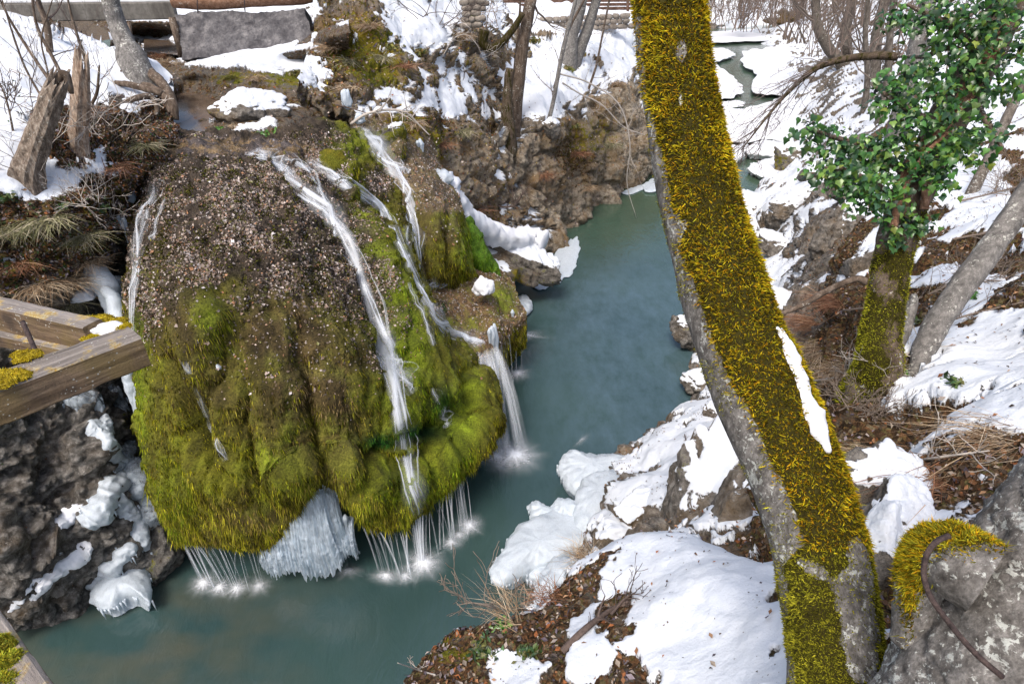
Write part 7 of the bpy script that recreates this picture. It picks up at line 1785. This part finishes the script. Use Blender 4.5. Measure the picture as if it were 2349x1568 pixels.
for k, (u, v, n, h, cl) in enumerate([(120, 330, 12, .8, pale), (210, 300, 16, .9, pale), (200, 460, 16, .7, pale), (60, 260, 9, .9, dk), (10, 380, 9, .8, dk), (250, 500, 12, .6, pale), (130, 520, 12, .6, mid), (270, 320, 12, .7, mid), (2010, 960, 16, .35, mid), (1950, 930, 16, .4, mid), (2260, 640, 16, .5, mid), (2320, 440, 22, .8, mid), (1330, 90, 7, 1.6, mid), (960, 40, 7, 1.6, dk), (1010, 60, 7, 1.6, dk), (1100, 60, 8, 2.0, mid)]):
    b = on(u, v); mb = MB()
    for j in range(n):
        grow(mb, b + rng.normal(size=3) * np.array([.2, .2, .02]) * h, unit(np.array([rng.normal() * .9, rng.normal() * .7 - .2, .7])), h * rng.uniform(.5, 1.1), .008 * max(1, h), 2, .5, .05, (2, 4), colr=cl, minr=.0022 if v > 300 else .006)
    tag(mb.build('brush', M['twig'], None, True, b), lbk[k], 'bush', 'fine leafless brush')

# ------------------------------------------------------------------ fallen leaves: uncountable
def litter(name, srf, cnt, wfn, smin, smax, pal, label, tilt=.55, clip=None):
    V, T, A, uvv = SURF[srf]
    w = wfn(A, uvv, V)
    q_, nn, i = sample(V, T, cnt, w)
    nn = np.where((nn[:, 2] < 0)[:, None] & (np.abs(nn[:, 2]) > .15)[:, None], -nn, nn)
    nn = np.where(((nn * (C0 - q_)).sum(1) < 0)[:, None], -nn, nn)
    Vb, Fb, Cb = flakes(q_, nn, smin + (smax - smin) * rng.random(cnt) ** 1.6, palette(cnt, pal, .25), tilt, .008, .35)
    tag(mobj(name, Vb, Fb, M['litter'], None, {'Col': Cb}, False), label, 'leaves', kind='stuff')
lp = [(.14, .07, .035), (.24, .12, .06), (.08, .05, .035), (.34, .2, .11), (.30, .25, .2), (.05, .035, .025), (.26, .10, .04), (.16, .13, .12), (.2, .17, .19), (.11, .09, .11), (.4, .34, .3)]
def inview(uv, m=60): return ((uv[:, 0] > -m) & (uv[:, 0] < 2349 + m) & (uv[:, 1] > -m) & (uv[:, 1] < 1568 + m)).astype(float)
litter('leaf_litter', 'near_bank', 15000, lambda A, uv, V: (np.clip(1 - 1.5 * A['snow'], 0, 1) + .03) * inview(uv), .018, .05, lp, 'brown dead leaves covering the near bank')
litter('leaf_litter', 'right_bank', 16000, lambda A, uv, V: (np.clip(1 - 1.4 * A['snow'], 0, 1) * (.1 + A['lit']) + .045) * inview(uv) * sstep(40, 8, V[:, 1]), .03, .07, lp, 'dead leaves scattered over the right slope')
litter('leaf_litter', 'left_bank', 16000, lambda A, uv, V: (np.clip(1 - 1.4 * A['snow'], 0, 1) * np.clip(A['lit'] * 1.6 - .3, 0, 1) + .004) * inview(uv), .03, .075, lp + [(.03, .06, .02), (.05, .09, .03)], 'dead leaves and ivy scraps on the left brow')
litter('leaf_litter', 'rocky_outcrop', 14000, lambda A, uv, V: (np.clip(1 - 1.3 * A['snow'], 0, 1) * (.1 + A['lit']) + .02) * inview(uv), .045, .10, lp + [(.16, .14, .02), (.26, .2, .03), (.38, .32, .25), (.3, .22, .05)], 'dead leaves and olive scraps on the rocky outcrop')
litter('leaf_litter', 'gorge_cliff', 16000, lambda A, uv, V: (np.clip(1 - 1.3 * A['snow'], 0, 1) * (.1 + A['lit']) + .03) * inview(uv), .05, .11, lp + [(.4, .34, .27), (.2, .17, .04)], 'dead leaves caught on the gorge cliff and its snow')
litter('leaf_litter', 'creek_bed', 2500, lambda A, uv, V: (np.clip(1 - 1.3 * A['snow'], 0, 1) + .01) * inview(uv) * sstep(.0, 1, V[:, 2]), .04, .1, lp, 'dead leaves along the creek')
crumb = [(.10, .07, .05), (.05, .035, .03), (.16, .10, .06), (.07, .06, .06)]
litter('leaf_crumbs', 'near_bank', 3800, lambda A, uv, V: A['snow'] * inview(uv) * np.clip(.25 + 1.2 * fbm(V, 1.3, 3, seed=88), .03, 2), .005, .02, crumb, 'tiny dark leaf crumbs sprinkled on the near snow', .3)
litter('leaf_crumbs', 'right_bank', 7000, lambda A, uv, V: A['snow'] * inview(uv) * sstep(45, 6, V[:, 1]) * np.clip(.25 + 1.2 * fbm(V, .9, 3, seed=89), .03, 2), .014, .05, crumb, 'dark leaf crumbs sprinkled on the snow of the right bank', .3)
litter('leaf_crumbs', 'gorge_cliff', 3500, lambda A, uv, V: A['snow'] * inview(uv) * np.clip(.2 + 1.2 * fbm(V, .6, 3, seed=90), .02, 2), .04, .1, crumb, 'dark leaf crumbs on the snow slope below the fence', .3)
